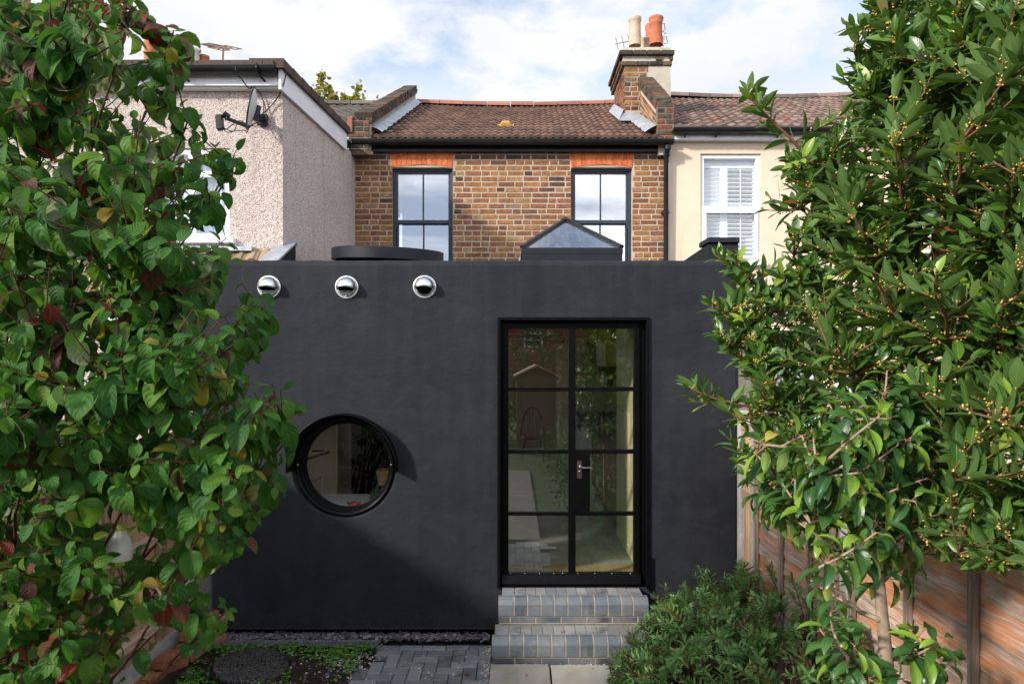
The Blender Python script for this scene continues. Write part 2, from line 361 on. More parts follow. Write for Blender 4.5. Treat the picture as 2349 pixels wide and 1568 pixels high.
    # thin window glass: reflection over clear
    def glass(name, base, gain, tint=(1, 1, 1), rough=0.0, wav=0.0):
        b = NB(name); ge = b.n('NewGeometry')   # Schlick reflectance, the same from both sides of the sheet
        cs_ = b.math('ABSOLUTE', b.n('VectorMath', {0: ge.outputs['Normal'], 1: ge.outputs['Incoming']}, operation='DOT_PRODUCT').outputs['Value'])
        fr = b.math('ADD', b.math('MULTIPLY', b.math('POWER', b.math('SUBTRACT', 1.0, cs_), 5.0), 0.9), 0.04)
        f = b.math('ADD', b.math('MULTIPLY', fr, gain), base, True)
        gl = b.n('BsdfGlossy', {'Color': (0.95, 0.97, 1.0), 'Roughness': rough})
        if wav: b.set(gl.inputs['Normal'], b.bump(b.noise(1.6, 2), wav, 0.01))
        tr = b.n('BsdfTransparent', {'Color': tint})
        sh = b.n('MixShader'); b.set(sh.inputs[0], f); b.t.links.new(tr.outputs[0], sh.inputs[1]); b.t.links.new(gl.outputs[0], sh.inputs[2])
        return b.done(sh.outputs[0])
    MAT['glass_sash'] = glass('sash_glass', 0.44, 1.0, (0.75, 0.8, 0.85), 0.01, 0.06)
    MAT['glass_door'] = glass('door_glass', 0.10, 1.5, (0.93, 0.95, 0.92), 0.0, 0.02)
    MAT['glass_round'] = glass('round_glass', 0.04, 1.0, (0.8, 0.82, 0.8))
    MAT['glass_roof'] = glass('roof_glass', 0.16, 1.3, (0.90, 0.95, 0.98))
    MAT['glass_lantern'] = glass('lantern_glass', 0.46, 1.3, (0.90, 0.95, 0.98))
    MAT['glass_white'] = glass('window_glass', 0.08, 1.2, (0.93, 0.98, 1.0))
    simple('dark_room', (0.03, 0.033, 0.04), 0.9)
    # concrete posts, stone
    b = NB('concrete'); c = b.ramp(b.noise(8, 7, rough=0.7), [(0.3, (0.30, 0.28, 0.25)), (0.7, (0.50, 0.48, 0.45))])
    c = b.mix(b.mapr(b.noise(110, 3), 0.62, 0.7, 0, 0.6), c, (0.12, 0.11, 0.1))
    MAT['concrete'] = b.done(b.pbr(c, 0.9, 0, b.bump(b.noise(70, 6), 0.6, 0.006), 0.25))
    b = NB('sandstone'); n1 = b.noise(2.2, 8, rough=0.6, dist=1.0)
    c = b.ramp(n1, [(0.28, (0.25, 0.215, 0.165)), (0.45, (0.35, 0.32, 0.265)), (0.6, (0.41, 0.385, 0.335)), (0.78, (0.47, 0.45, 0.41))])
    c = b.mix(b.mapr(b.noise(5, 6, rough=0.7), 0.6, 0.74, 0, 0.5), c, (0.30, 0.23, 0.15))
    c = b.mix(b.mapr(b.noise(130, 2), 0.7, 0.74, 0, 0.5), c, (0.6, 0.58, 0.54))
    c = b.mix(1.0, c, b.ramp(b.attr('tint'), [(0, 0.85), (1, 1.12)]), 'MULTIPLY')
    MAT['sandstone'] = b.done(b.pbr(c, 0.85, 0, b.bump(b.math('ADD', n1, b.math('MULTIPLY', b.noise(60, 5), 0.2)), 0.4, 0.012), 0.3))
    # blue engineering brick and block pavers
    def blue(name, stops, rough):
        b = NB(name); c = b.ramp(b.attr('tint'), stops)
        c = b.mix(b.mapr(b.noise(9, 6, rough=0.7), 0.45, 0.7, 0, 0.55), c, (0.20, 0.205, 0.21))
        c = b.mix(b.mapr(b.noise(6, 6), 0.56, 0.72, 0, 0.75), c, (0.022, 0.022, 0.024))
        c = b.mix(b.mapr(b.noise(8, 7, rough=0.75), 0.50, 0.70, 0, 0.55), c, (0.27, 0.245, 0.21))
        c = b.mix(b.mapr(b.noise(3.5, 5), 0.48, 0.7, 0, 0.35), c, (0.13, 0.115, 0.095))
        c = b.mix(b.mapr(b.noise(90, 3), 0.66, 0.72, 0, 0.5), c, (0.30, 0.30, 0.29))
        return b.done(b.pbr(c, b.mapr(b.noise(12, 4), 0.3, 0.7, rough - 0.1, rough + 0.12), 0, b.bump(b.noise(80, 5), 0.35, 0.004), 0.45))
    simple('brown_flag', (0.15, 0.128, 0.105), 0.9, 0, 0.25, 5, 0.3, 40)
    MAT['blue_brick'] = blue('blue_brick', [(0, (0.065, 0.08, 0.10)), (0.6, (0.115, 0.135, 0.16)), (1, (0.15, 0.165, 0.185))], 0.48)
    MAT['blue_paver'] = blue('blue_paver', [(0, (0.07, 0.078, 0.09)), (0.5, (0.13, 0.14, 0.155)), (1, (0.23, 0.235, 0.24))], 0.6)
    MAT['step_paver'] = blue('step_paver', [(0, (0.17, 0.175, 0.18)), (0.5, (0.24, 0.245, 0.25)), (1, (0.32, 0.32, 0.315))], 0.6)
    # soil, gravel
    b = NB('soil'); n1 = b.noise(14, 8, rough=0.75)
    c = b.ramp(n1, [(0.3, (0.012, 0.009, 0.007)), (0.55, (0.035, 0.026, 0.019)), (0.75, (0.075, 0.058, 0.042))])
    c = b.mix(b.mapr(b.vor(130, out='Distance'), 0.0, 0.35, 0.0, 0.0), c, (0.3, 0.28, 0.25))
    MAT['soil'] = b.done(b.pbr(c, 0.95, 0, b.bump(b.math('ADD', n1, b.math('MULTIPLY', b.noise(90, 4), 0.4)), 1.0, 0.03), 0.2))
    b = NB('grass_ground'); n1 = b.noise(40, 6, rough=0.8)
    MAT['lawn'] = b.done(b.pbr(b.ramp(n1, [(0.3, (0.03, 0.05, 0.012)), (0.7, (0.09, 0.14, 0.035))]), 0.9, 0, b.bump(n1, 1.0, 0.05)))
    b = NB('slate_chip'); c = b.ramp(b.attr('tint'), [(0, (0.05, 0.045, 0.055)), (0.6, (0.13, 0.115, 0.135)), (1, (0.22, 0.19, 0.21))]); MAT['chip'] = b.done(b.pbr(c, 0.7))
    b = NB('pale_chip'); c = b.ramp(b.attr('tint'), [(0, (0.25, 0.17, 0.14)), (0.5, (0.50, 0.42, 0.38)), (1, (0.75, 0.72, 0.69))]); MAT['pale_chip'] = b.done(b.pbr(c, 0.8))
    # timber
    def timber(name, along, c0, c1, c2, fresh=0.0, freshc=(0.45, 0.16, 0.04)):
        b = NB(name)
        sc = [30.0, 30.0, 30.0]; sc[along] = 0.9
        ti = b.attr('tint')
        off = b.n('CombineXYZ', {0: b.math('MULTIPLY', ti, 37.0), 1: b.math('MULTIPLY', ti, 19.0), 2: b.math('MULTIPLY', ti, 53.0)}).outputs[0]
        vec = b.n('VectorMath', {0: b.obj, 1: off}, operation='ADD').outputs[0]
        wv = b.n('VectorMath', {0: vec, 1: b.n('VectorMath', {0: b.noise(2.4, 3, vec=vec, out='Color'), 1: (0.06, 0.06, 0.06)}, operation='MULTIPLY').outputs[0]}, operation='ADD').outputs[0]
        g = b.noise(1.0, 5, vec=b.mapping(tuple(sc), vec=wv), rough=0.65)
        sc2 = [x * 3.2 for x in sc]; g2 = b.noise(1.0, 4, vec=b.mapping(tuple(sc2), vec=wv), rough=0.7)
        c = b.ramp(b.math('ADD', b.math('MULTIPLY', g, 0.65), b.math('MULTIPLY', g2, 0.35)), [(0.34, c0), (0.5, c1), (0.66, c2)])
        if fresh:
            fsc = [5.0, 5.0, 5.0]; fsc[along] = 1.6
            fm = b.mapr(b.noise(1.0, 6, vec=b.mapping(tuple(fsc), vec=wv), rough=0.7), 0.45, 0.57, 0, fresh)
            fm = b.math('MULTIPLY', fm, b.mapr(g2, 0.35, 0.62, 1.0, 0.35))
            c = b.mix(fm, c, freshc)
        c = b.mix(1.0, c, b.ramp(ti, [(0, 0.78), (1, 1.18)]), 'MULTIPLY')
        return b.done(b.pbr(c, 0.82, 0, b.bump(b.math('ADD', g, g2), 0.6, 0.006), 0.25))
    MAT['fence_weathered'] = timber('weathered_fence_board', 1, (0.12, 0.085, 0.065), (0.32, 0.24, 0.19), (0.60, 0.53, 0.47), 0.92, (0.56, 0.18, 0.04))
    MAT['batten'] = timber('grey_batten', 2, (0.13, 0.09, 0.065), (0.24, 0.18, 0.14), (0.36, 0.29, 0.24))
    MAT['fence_new'] = timber('pale_fence_board', 2, (0.30, 0.17, 0.10), (0.42, 0.25, 0.16), (0.50, 0.32, 0.21))
    MAT['rail'] = timber('pale_rail', 1, (0.30, 0.20, 0.13), (0.40, 0.28, 0.20), (0.50, 0.38, 0.28))
    MAT['trellis_wood'] = timber('trellis_wood', 2, (0.42, 0.25, 0.13), (0.56, 0.36, 0.20), (0.66, 0.46, 0.28))
    MAT['shed_wood'] = timber('shed_wood', 0, (0.05, 0.035, 0.03), (0.11, 0.075, 0.06), (0.16, 0.12, 0.10))
    MAT['oak'] = timber('oak', 0, (0.42, 0.27, 0.14), (0.55, 0.37, 0.21), (0.62, 0.44, 0.27))
    MAT['chair_wood'] = simple('chair_wood', (0.32, 0.11, 0.03), 0.4)
    MAT['ply'] = simple('ply_panel', (0.36, 0.23, 0.11), 0.6, 0, 0.1)
    MAT['kitchen_yellow'] = simple('pale_yellow_paint', (0.80, 0.78, 0.48), 0.45, 0, 0.04)
    MAT['kitchen_ochre'] = simple('ochre_paint', (0.55, 0.43, 0.08), 0.45, 0, 0.05)
    MAT['plaster'] = simple('plaster', (0.78, 0.74, 0.56), 0.9, 0, 0.05)
    MAT['white_paint'] = simple('white_paint', (0.78, 0.78, 0.76), 0.7, 0, 0.03)
    MAT['floor'] = simple('kitchen_floor', (0.40, 0.38, 0.34), 0.45, 0, 0.15, 3)
    b = NB('marble'); v = b.noise(5, 8, rough=0.7, dist=2.0)
    MAT['marble'] = b.done(b.pbr(b.ramp(v, [(0.3, (0.03, 0.05, 0.045)), (0.6, (0.10, 0.13, 0.12)), (0.75, (0.45, 0.48, 0.46))]), 0.15))
    simple('stoneware', (0.55, 0.5, 0.42), 0.4); simple('crate_wood', (0.42, 0.26, 0.11), 0.7, 0, 0.25, 12)
    simple('green_enamel', (0.06, 0.11, 0.06), 0.3); simple('red_cloth', (0.45, 0.04, 0.03), 0.8); simple('brass', (0.45, 0.36, 0.28), 0.3, 1.0); simple('dark_bronze', (0.035, 0.022, 0.018), 0.5)
    simple('galvanised', (0.42, 0.44, 0.46), 0.42, 0.8, 0.2, 14); simple('white_plastic', (0.70, 0.73, 0.66), 0.35); simple('lime_plastic', (0.42, 0.48, 0.06), 0.4)
    simple('dish_grey', (0.60, 0.61, 0.59), 0.5, 0, 0.08); simple('rusty_steel', (0.22, 0.13, 0.09), 0.7, 0.4, 0.4, 12); simple('alloy', (0.6, 0.61, 0.62), 0.4, 0.8)
    # cast manhole lid with raised worm pattern
    b = NB('cast_cover'); v = b.n('TexVoronoi', {'Vector': b.mapping((1, 1, 0)), 'Scale': 44.0}, feature='DISTANCE_TO_EDGE').outputs['Distance']
    r_ = b.mapr(v, 0.05, 0.12, 0.0, 1.0)
    c = b.mix(r_, (0.012, 0.012, 0.013), b.ramp(b.noise(20, 4), [(0.3, (0.05, 0.048, 0.048)), (0.7, (0.13, 0.118, 0.105))]))
    MAT['cover'] = b.done(b.pbr(c, 0.55, 0, b.bump(r_, 1.0, 0.008), 0.4))
    # bark
    def bark(name, c0, c1, sc=30):
        b = NB(name); n1 = b.noise(sc, 6, rough=0.7)
        return b.done(b.pbr(b.ramp(n1, [(0.3, c0), (0.7, c1)]), 0.8, 0, b.bump(n1, 0.6, 0.004), 0.3))
    MAT['bark_red'] = bark('red_stem', (0.055, 0.014, 0.016), (0.12, 0.035, 0.03))
    MAT['bark_brown'] = bark('brown_stem', (0.06, 0.035, 0.02), (0.15, 0.085, 0.045))
    MAT['bark_bay'] = bark('bay_stem', (0.10, 0.05, 0.025), (0.22, 0.11, 0.055))
    MAT['bark_pale'] = bark('pale_bark', (0.20, 0.14, 0.095), (0.42, 0.33, 0.25), 24)
    MAT['petiole'] = bark('pink_petiole', (0.35, 0.10, 0.08), (0.45, 0.18, 0.12))
    MAT['seed'] = bark('seed_spike', (0.035, 0.015, 0.01), (0.10, 0.04, 0.025), 120)
    b = NB('flower_bud'); c = b.ramp(b.attr('tint'), [(0, (0.50, 0.27, 0.05)), (0.6, (0.62, 0.40, 0.08)), (1, (0.66, 0.50, 0.16))]); MAT['bud'] = b.done(b.pbr(c, 0.6))
    simple('cream_petal', (0.80, 0.76, 0.50), 0.7)
    # leaves: luv = (across -1..1, along 0..1), tint picks the colour of the whole leaf
    def leaf(name, stops, under, veinc, rough, spec, nveins, arc, vstr, midw=0.07, trans=0.25, side=0.35, edge=None):
        b = NB(name); sp = b.n('SeparateXYZ', {0: b.attr('luv', 'Vector')}); u, v = sp.outputs[0], sp.outputs[1]
        au = b.math('ABSOLUTE', u)
        mid = b.mapr(au, midw * 0.4, midw, 1.0, 0.0)
        ph = b.math('MULTIPLY', b.math('SUBTRACT', v, b.math('MULTIPLY', b.math('POWER', au, 1.3), arc)), nveins * 6.2832)
        sv = b.math('SINE', ph); vein = b.mapr(sv, 0.72, 1.0, 0.0, 1.0)
        t = b.attr('tint'); c = b.ramp(t, stops)
        nn = b.noise(24, 4); c = b.mix(b.mapr(nn, 0.35, 0.7, 0, 0.45), c, b.mix(1.0, c, (0.55, 0.6, 0.5), 'MULTIPLY'))
        if edge is not None:
            c = b.mix(b.math('MULTIPLY', b.mapr(b.noise(13, 4), 0.50, 0.66, 0, 0.75), b.mapr(au, 0.1, 0.9, 0.2, 1.0)), c, edge)
        c = b.mix(b.math('MULTIPLY', vein, side), c, veinc); c = b.mix(b.math('MULTIPLY', mid, 0.75), c, veinc)
        bf = b.n('NewGeometry').outputs['Backfacing']
        cu = b.mix(0.72, c, under); cu = b.mix(b.math('MULTIPLY', vein, 0.25), cu, b.mix(1.0, cu, (0.75, 0.75, 0.65), 'MULTIPLY'))
        col = b.mix(bf, c, cu)
        h = b.math('SUBTRACT', b.math('MULTIPLY', sv, -0.5), b.math('MULTIPLY', mid, 1.2))
        nrm = b.bump(b.math('ADD', h, b.math('MULTIPLY', nn, 0.6)), vstr, 0.004)
        ro = b.math('ADD', b.math('MULTIPLY', bf, 0.3), b.mapr(nn, 0.3, 0.7, rough - 0.06, rough + 0.1))
        p = b.pbr(col, ro, 0, nrm, spec)
        tr = b.n('BsdfTranslucent', {'Color': b.mix(0.5, c, b.mix(1.0, c, (2.2, 2.0, 0.6), 'MULTIPLY'))})
        m = b.n('MixShader', {0: trans}); b.t.links.new(p, m.inputs[1]); b.t.links.new(tr.outputs[0], m.inputs[2])
        return b.done(m.outputs[0])
    MAT['leaf_dogwood'] = leaf('dogwood_leaf', [(0.0, (0.024, 0.092, 0.018)), (0.35, (0.046, 0.148, 0.019)), (0.60, (0.10, 0.21, 0.021)), (0.72, (0.16, 0.20, 0.025)), (0.80, (0.28, 0.19, 0.02)),
        (0.85, (0.06, 0.035, 0.028)), (0.91, (0.13, 0.045, 0.04)), (1.0, (0.20, 0.022, 0.015))], (0.27, 0.29, 0.17), (0.10, 0.19, 0.07), 0.54, 0.22, 5.5, 0.34, 0.30, 0.05, 0.34, 0.09, None)
    MAT['leaf_bay'] = leaf('bay_leaf', [(0.0, (0.036, 0.105, 0.026)), (0.5, (0.078, 0.175, 0.028)), (0.78, (0.145, 0.255, 0.034)), (0.9, (0.27, 0.40, 0.045)), (0.97, (0.22, 0.32, 0.04)), (1.0, (0.30, 0.09, 0.04))],
        (0.10, 0.18, 0.045), (0.24, 0.32, 0.05), 0.29, 0.48, 9, 0.18, 0.06, 0.09, 0.24, 0.06)
    MAT['leaf_laurel'] = leaf('laurel_leaf', [(0.0, (0.030, 0.095, 0.030)), (0.55, (0.058, 0.155, 0.036)), (0.8, (0.15, 0.28, 0.035)), (0.96, (0.25, 0.40, 0.04)), (1.0, (0.5, 0.4, 0.08))],
        (0.17, 0.25, 0.05), (0.12, 0.19, 0.06), 0.33, 0.42, 11, 0.12, 0.04, 0.07, 0.28, 0.05)
    MAT['leaf_hebe'] = leaf('hebe_leaf', [(0.0, (0.065, 0.17, 0.042)), (0.6, (0.15, 0.30, 0.075)), (0.9, (0.29, 0.45, 0.12)), (1.0, (0.34, 0.22, 0.06))],
        (0.15, 0.25, 0.10), (0.17, 0.27, 0.11), 0.38, 0.45, 0.01, 0.0, 0.3, 0.14, 0.2, 0.0)
    MAT['leaf_weed'] = leaf('weed_leaf', [(0.0, (0.045, 0.14, 0.018)), (0.7, (0.11, 0.27, 0.035)), (1.0, (0.20, 0.36, 0.05))], (0.08, 0.14, 0.04), (0.07, 0.16, 0.03), 0.55, 0.35, 4, 0.3, 0.3, 0.08, 0.2, 0.1)
    MAT['leaf_maple'] = leaf('maple_leaf', [(0.0, (0.16, 0.21, 0.03)), (0.6, (0.30, 0.31, 0.045)), (0.9, (0.42, 0.28, 0.05)), (1.0, (0.42, 0.18, 0.04))], (0.2, 0.2, 0.07), (0.2, 0.2, 0.05), 0.5, 0.35, 4, 0.3, 0.2, 0.06, 0.35, 0.1)
    MAT['leaf_dead'] = leaf('fallen_leaf', [(0.0, (0.45, 0.30, 0.04)), (0.5, (0.30, 0.07, 0.04)), (1.0, (0.36, 0.28, 0.20))], (0.3, 0.25, 0.18), (0.4, 0.3, 0.15), 0.7, 0.3, 4, 0.3, 0.3)
    MAT['leaf_hedge'] = leaf('hedge_leaf', [(0.0, (0.015, 0.045, 0.012)), (1.0, (0.05, 0.11, 0.03))], (0.08, 0.12, 0.05), (0.06, 0.12, 0.04), 0.5, 0.4, 4, 0.3, 0.2)
build_mats()
def PX(px, d): return (px - CX) / FPX * d
def PZ(py, d): return H - (py - HY) / FPX * d

def brickwork(mb, o, u, v, nrm, Wd, Ht, holes=(), course=0.0755, joint=0.0165, dep=0.005, tint=None, jit=0.0022, bond='flemish', mi=0, phase=0):
    """single bricks laid on a mortar plane; each brick has its own tint, size and set"""
    o, u, v, nrm = Vector(o), Vector(u).normalized(), Vector(v).normalized(), Vector(nrm).normalized()
    nrow = int(Ht / course + 0.5)
    for r in range(nrow):
        v0, v1 = r * course, min(Ht, r * course + course - joint)
        x = -0.11 * ((r + phase) % 2) if bond == 'flemish' else -0.1125 * ((r + phase) % 2)
        k = (r * 7 + phase) % 2
        x -= random.uniform(0, 0.03)
        while x < Wd:
            if bond == 'flemish': L = 0.216 if (k % 2 == 0) else 0.104
            else: L = 0.216
            if bond == 'flemish' and random.random() < 0.25: L = 0.216 if L < 0.15 else 0.104
            k += 1
            a, b = max(0, x), min(Wd, x + L); x += L + joint
            segs = [(a, b)]
            for (h0, h1, g0, g1) in holes:
                if v1 > g0 + 0.005 and v0 < g1 - 0.005:
                    ns = []
                    for (p, q) in segs:
                        if q <= h0 or p >= h1: ns.append((p, q)); continue
                        if p < h0 - 0.01: ns.append((p, h0))
                        if q > h1 + 0.01: ns.append((h1, q))
                    segs = ns
            for (p, q) in segs:
                if q - p < 0.02: continue
                d = dep + random.uniform(-0.003, 0.003); e = 0.004
                J = lambda s=jit: random.uniform(-s, s)
                bk = [(p, v0), (q, v0), (q, v1), (p, v1)]
                fr = [(p + e, v0 + e), (q - e, v0 + e), (q - e, v1 - e), (p + e, v1 - e)]
                B = [o + u * (a_ + J()) + v * (b_ + J()) - nrm * 0.01 for a_, b_ in bk]
                F0 = [o + u * (a_ + J()) + v * (b_ + J()) + nrm * (d - 0.003) for a_, b_ in bk]
                F = [o + u * (a_ + J()) + v * (b_ + J()) + nrm * (d + J(0.0015)) for a_, b_ in fr]
                t = tint(o + u * (p + q) / 2 + v * v0) if tint else random.random()
                mb.add(B + F0 + F, [(8, 9, 10, 11)] + [(4 + i, 4 + (i + 1) % 4, 8 + (i + 1) % 4, 8 + i) for i in range(4)] + [(i, (i + 1) % 4, 4 + (i + 1) % 4, 4 + i) for i in range(4)], t, mi)

def holed_plane(mb, x0, x1, z0, z1, y, holes, mi=0, back=None):
    """rectangular wall face in XZ at y with rectangular holes, as quads"""
    xs = sorted({x0, x1, *[h[0] for h in holes], *[h[1] for h in holes]}); zs = sorted({z0, z1, *[h[2] for h in holes], *[h[3] for h in holes]})
    for i in range(len(xs) - 1):
        for j in range(len(zs) - 1):
            cx_, cz_ = (xs[i] + xs[i + 1]) / 2, (zs[j] + zs[j + 1]) / 2
            if any(h[0] < cx_ < h[1] and h[2] < cz_ < h[3] for h in holes): continue
            mb.quad((xs[i], y, zs[j]), (xs[i + 1], y, zs[j]), (xs[i + 1], y, zs[j + 1]), (xs[i], y, zs[j + 1]), 0.5, mi)

def tile_roof(name, mat, parent, xE0, xE1, xR0, xR1, yE, zE, yR, zR, rows, pitch, amp, sag=0.0, thick=0.028, rag=0.004):
    mb = MB(); n = Vector((0, -(zR - zE), yR - yE)).normalized()
    wid = max(xE1 - xE0, xR1 - xR0); ncol = int(round(wid / pitch)); sub = 7
    mids = (xE0 + xE1) / 2; hw = (xE1 - xE0) / 2
    prof = [0.0, 0.35, 0.92, 1.0, 0.92, 0.35, 0.0]
    pos = [0.0, 0.30, 0.40, 0.55, 0.70, 0.80, 1.0]
    for r in range(rows):
        s0, s1 = r / rows, min(1.0, (r + 1.12) / rows)
        for c in range(ncol):
            t = random.random(); jl = random.uniform(-rag, rag); js = random.uniform(-0.004, 0.004)
            V = []
            for (s, lift) in ((s0, -0.012), (s0, thick), (s1, 0.006)):
                ss = s + (jl / 3 if s == s0 else 0)
                for k in range(sub):
                    f = (c + pos[k]) / ncol
                    x = (xE0 + (xE1 - xE0) * f) * (1 - ss) + (xR0 + (xR1 - xR0) * f) * ss
                    z = zE + (zR - zE) * ss; y = yE + (yR - yE) * ss
                    q = 1 - ((x - mids) / hw) ** 2
                    p = Vector((x, y, z - sag * ss * q))
                    V.append(p + n * (lift + (amp * prof[k] if lift > 0 else (amp * prof[k] * 0.9 if s == s0 else 0)) + (js if lift > 0 else 0)))
            F = [(k, k + 1, sub + k + 1, sub + k) for k in range(sub - 1)] + [(sub + k, sub + k + 1, 2 * sub + k + 1, 2 * sub + k) for k in range(sub - 1)]
            mb.add(V, F, t)
    return mb.build(name, mat, parent, recalc=False)

def ridge(name, mat, parent, x0, x1, y, z, r=0.11, sag=0.0, L=0.42):
    mb = MB(); n = int(abs(x1 - x0) / L); hw = (x1 - x0) / 2; xm = (x0 + x1) / 2
    for i in range(n):
        a = x0 + (x1 - x0) * i / n; b = x0 + (x1 - x0) * (i + 1) / n - 0.012; t = random.random()
        zz = lambda x: z - sag * (1 - ((x - xm) / hw) ** 2)
        rr = r * random.uniform(0.97, 1.03)
        pts = []
        for x in (a, b):
            for k in range(9):
                an = math.pi * k / 8
                pts.append((x, y + rr * math.cos(an), zz(x) + rr * 0.85 * math.sin(an) + random.uniform(-0.004, 0.004)))
        mb.add(pts, [(k, k + 1, 9 + k + 1, 9 + k) for k in range(8)] + [tuple(range(9)), tuple(range(17, 8, -1))], t)
    return mb.build(name, mat, parent)

def gutter(mb, x0, x1, y, z, r=0.056, joints=()):
    """half round channel with socket joints, open on top"""
    n = 9; prof = [(math.cos(math.pi + math.pi * k / n) * r, math.sin(math.pi + math.pi * k / n) * r) for k in range(n + 1)]
    pts = [(x, y + a, z + b) for x in (x0, x1) for a, b in prof]; m = n + 1
    mb.add(pts, [(k, k + 1, m + k + 1, m + k) for k in range(n)], 0.5, 0, True)
    mb.add([(x0, y + a, z + b) for a, b in prof], [tuple(range(m))]); mb.add([(x1, y + a, z + b) for a, b in prof], [tuple(range(m))])
    ip = [(a * 0.9, b * 0.9) for a, b in prof]; pts = [(x, y + a, z + b) for x in (x0, x1) for a, b in ip]
    mb.add(pts, [(k, k + 1, m + k + 1, m + k) for k in range(n)], 0.5, 0, True)
    mb.box(x0, x1, y - r - 0.004, y - r + 0.006, z - 0.002, z + 0.008)
    for j in joints:
        rr = r * 1.1; pr = [(math.cos(math.pi + math.pi * k / n) * rr, math.sin(math.pi + math.pi * k / n) * rr) for k in range(n + 1)]
        pts = [(x, y + a, z + b) for x in (j - 0.035, j + 0.035) for a, b in pr]
        mb.add(pts, [(k, k + 1, m + k + 1, m + k) for k in range(n)], 0.5, 0, True)
        mb.add(pts[:m], [tuple(range(m))]); mb.add(pts[m:], [tuple(range(m))])

# ================================================================== ground
GZ = 0.0
g = MB(); g.quad((-400, -400, -0.03), (400, -400, -0.03), (400, 400, -0.03), (-400, 400, -0.03))
tag(g.build('ground', MAT['soil']), kind='structure')
g = MB(); g.quad((-2.6, -14, -0.012), (1.9, -14, -0.012), (1.9, 1.2, -0.012), (-2.6, 1.2, -0.012))
tag(g.build('lawn', MAT['lawn']), kind='structure')
# bed of soil with an uneven top
g = MB(); nx, ny = 90, 70; rr = np.random.default_rng(3).normal(0, 0.006, (ny + 1, nx + 1))
xs = np.linspace(-2.62, 1.92, nx + 1); ys = np.linspace(1.2, 5.68, ny + 1)
V = [(xs[i], ys[j], 0.0 + rr[j, i] + 0.012 * math.sin(xs[i] * 5 + ys[j] * 3) - (0.02 if -1.25 < xs[i] < 0.8 and ys[j] < 5.66 else 0)) for j in range(ny + 1) for i in range(nx + 1)]
g.add(V, [(j * (nx + 1) + i, j * (nx + 1) + i + 1, (j + 1) * (nx + 1) + i + 1, (j + 1) * (nx + 1) + i) for j in range(ny) for i in range(nx)], 0.5, 0, True)
tag(g.build('soil_bed', MAT['soil']), kind='structure')

# block paving, herringbone, with a soldier row along the wall
g = MB()
def paver(x0, x1, y0, y1, top, m=MAT):
    e = 0.003; t = random.random() ** 1.3; a = [random.uniform(-0.002, 0.002) for _ in range(4)]; s = 0.006
    tl = [random.uniform(-0.003, 0.003) for _ in range(4)]
    c = [(x0 + e, y0 + e), (x1 - e, y0 + e), (x1 - e, y1 - e), (x0 + e, y1 - e)]
    c2 = [(x0 + e + s, y0 + e + s), (x1 - e - s, y0 + e + s), (x1 - e - s, y1 - e - s), (x0 + e + s, y1 - e - s)]
    g.add([(p[0], p[1], top - 0.05) for p in c] + [(p[0], p[1], top - 0.004 + q) for p, q in zip(c, tl)] + [(p[0], p[1], top + q) for p, q in zip(c2, tl)],
          [(i, (i + 1) % 4, 4 + (i + 1) % 4, 4 + i) for i in range(4)] + [(4 + i, 4 + (i + 1) % 4, 8 + (i + 1) % 4, 8 + i) for i in range(4)] + [(8, 9, 10, 11)], t)
PW = 0.104; px0, py1 = -1.10, 5.575
for gi in range(-12, 16):
    for gj in range(-60, 1):
        k = (gi - gj) % 4; x = px0 + gi * PW; y = py1 + (gj - 1) * PW
        lx = -1.10 + min(0.9, 5.575 - y) * -0.22
        if x < lx - 0.02 or y < 2.92 or (y > 4.78 and x > -0.25) or (y <= 4.78 and x > 0.40 + 0.06 * math.sin(gj)): continue
        if k == 0: paver(x, x + 2 * PW, y, y + PW, 0.012) if (x + 2 * PW < -0.10 or y <= 4.7) else paver(x, x + PW, y, y + PW, 0.012)
        elif k == 3: paver(x, x + PW, y, y + 2 * PW, 0.012) if y + 2 * PW <= py1 + 0.01 else paver(x, x + PW, y, y + PW, 0.012)
for i in range(5): paver(-1.12 + i * 0.192, -1.12 + (i + 1) * 0.192, 5.58, 5.675, 0.012)
tag(g.build('path', MAT['blue_paver']), kind='structure')
# sandstone flags, four rows shown in the door glass, two in the picture
def slab(x0, x1, y0, y1, label, t):
    mb = MB(); n = 14
    edge = []
    def side(a, b):
        for k in range(n): f = k / n; edge.append((a[0] + (b[0] - a[0]) * f + random.uniform(-.0035, .0035), a[1] + (b[1] - a[1]) * f + random.uniform(-.0035, .0035)))
    side((x0, y0), (x1, y0)); side((x1, y0), (x1, y1)); side((x1, y1), (x0, y1)); side((x0, y1), (x0, y0))
    cx_, cy_ = (x0 + x1) / 2, (y0 + y1) / 2; m = len(edge)
    lo = [(x, y, -0.02) for x, y in edge]; up = [(x, y, 0.022) for x, y in edge]; tp = [(cx_ + (x - cx_) * 0.985, cy_ + (y - cy_) * 0.985, 0.028) for x, y in edge]
    mb.add(lo + up + tp, [(i, (i + 1) % m, m + (i + 1) % m, m + i) for i in range(m)] + [(m + i, m + (i + 1) % m, 2 * m + (i + 1) % m, 2 * m + i) for i in range(m)] + [tuple(range(2 * m, 3 * m))], t)
    return tag(mb.build('paving_slab', MAT['sandstone']), label, 'paving slab', 'sandstone slabs in front of the steps')
slab(-0.165, 0.283, 4.80, 5.285, 'brownish sandstone slab at the foot of the steps, next to the dark block paving', 0.15)
slab(0.297, 0.742, 4.80, 5.275, 'paler grey sandstone slab at the foot of the steps, next to the low green shrub', 0.85)
g = MB()
for r in range(9):
    for c in range(2):
        y1 = 2.90 - r * 0.62; g.box(-0.62 + c * 0.50, -0.62 + c * 0.50 + 0.49, y1 - 0.61, y1, -0.02, 0.026, random.random() * 0.4)
tag(g.build('garden_walk', MAT['brown_flag']), kind='structure')

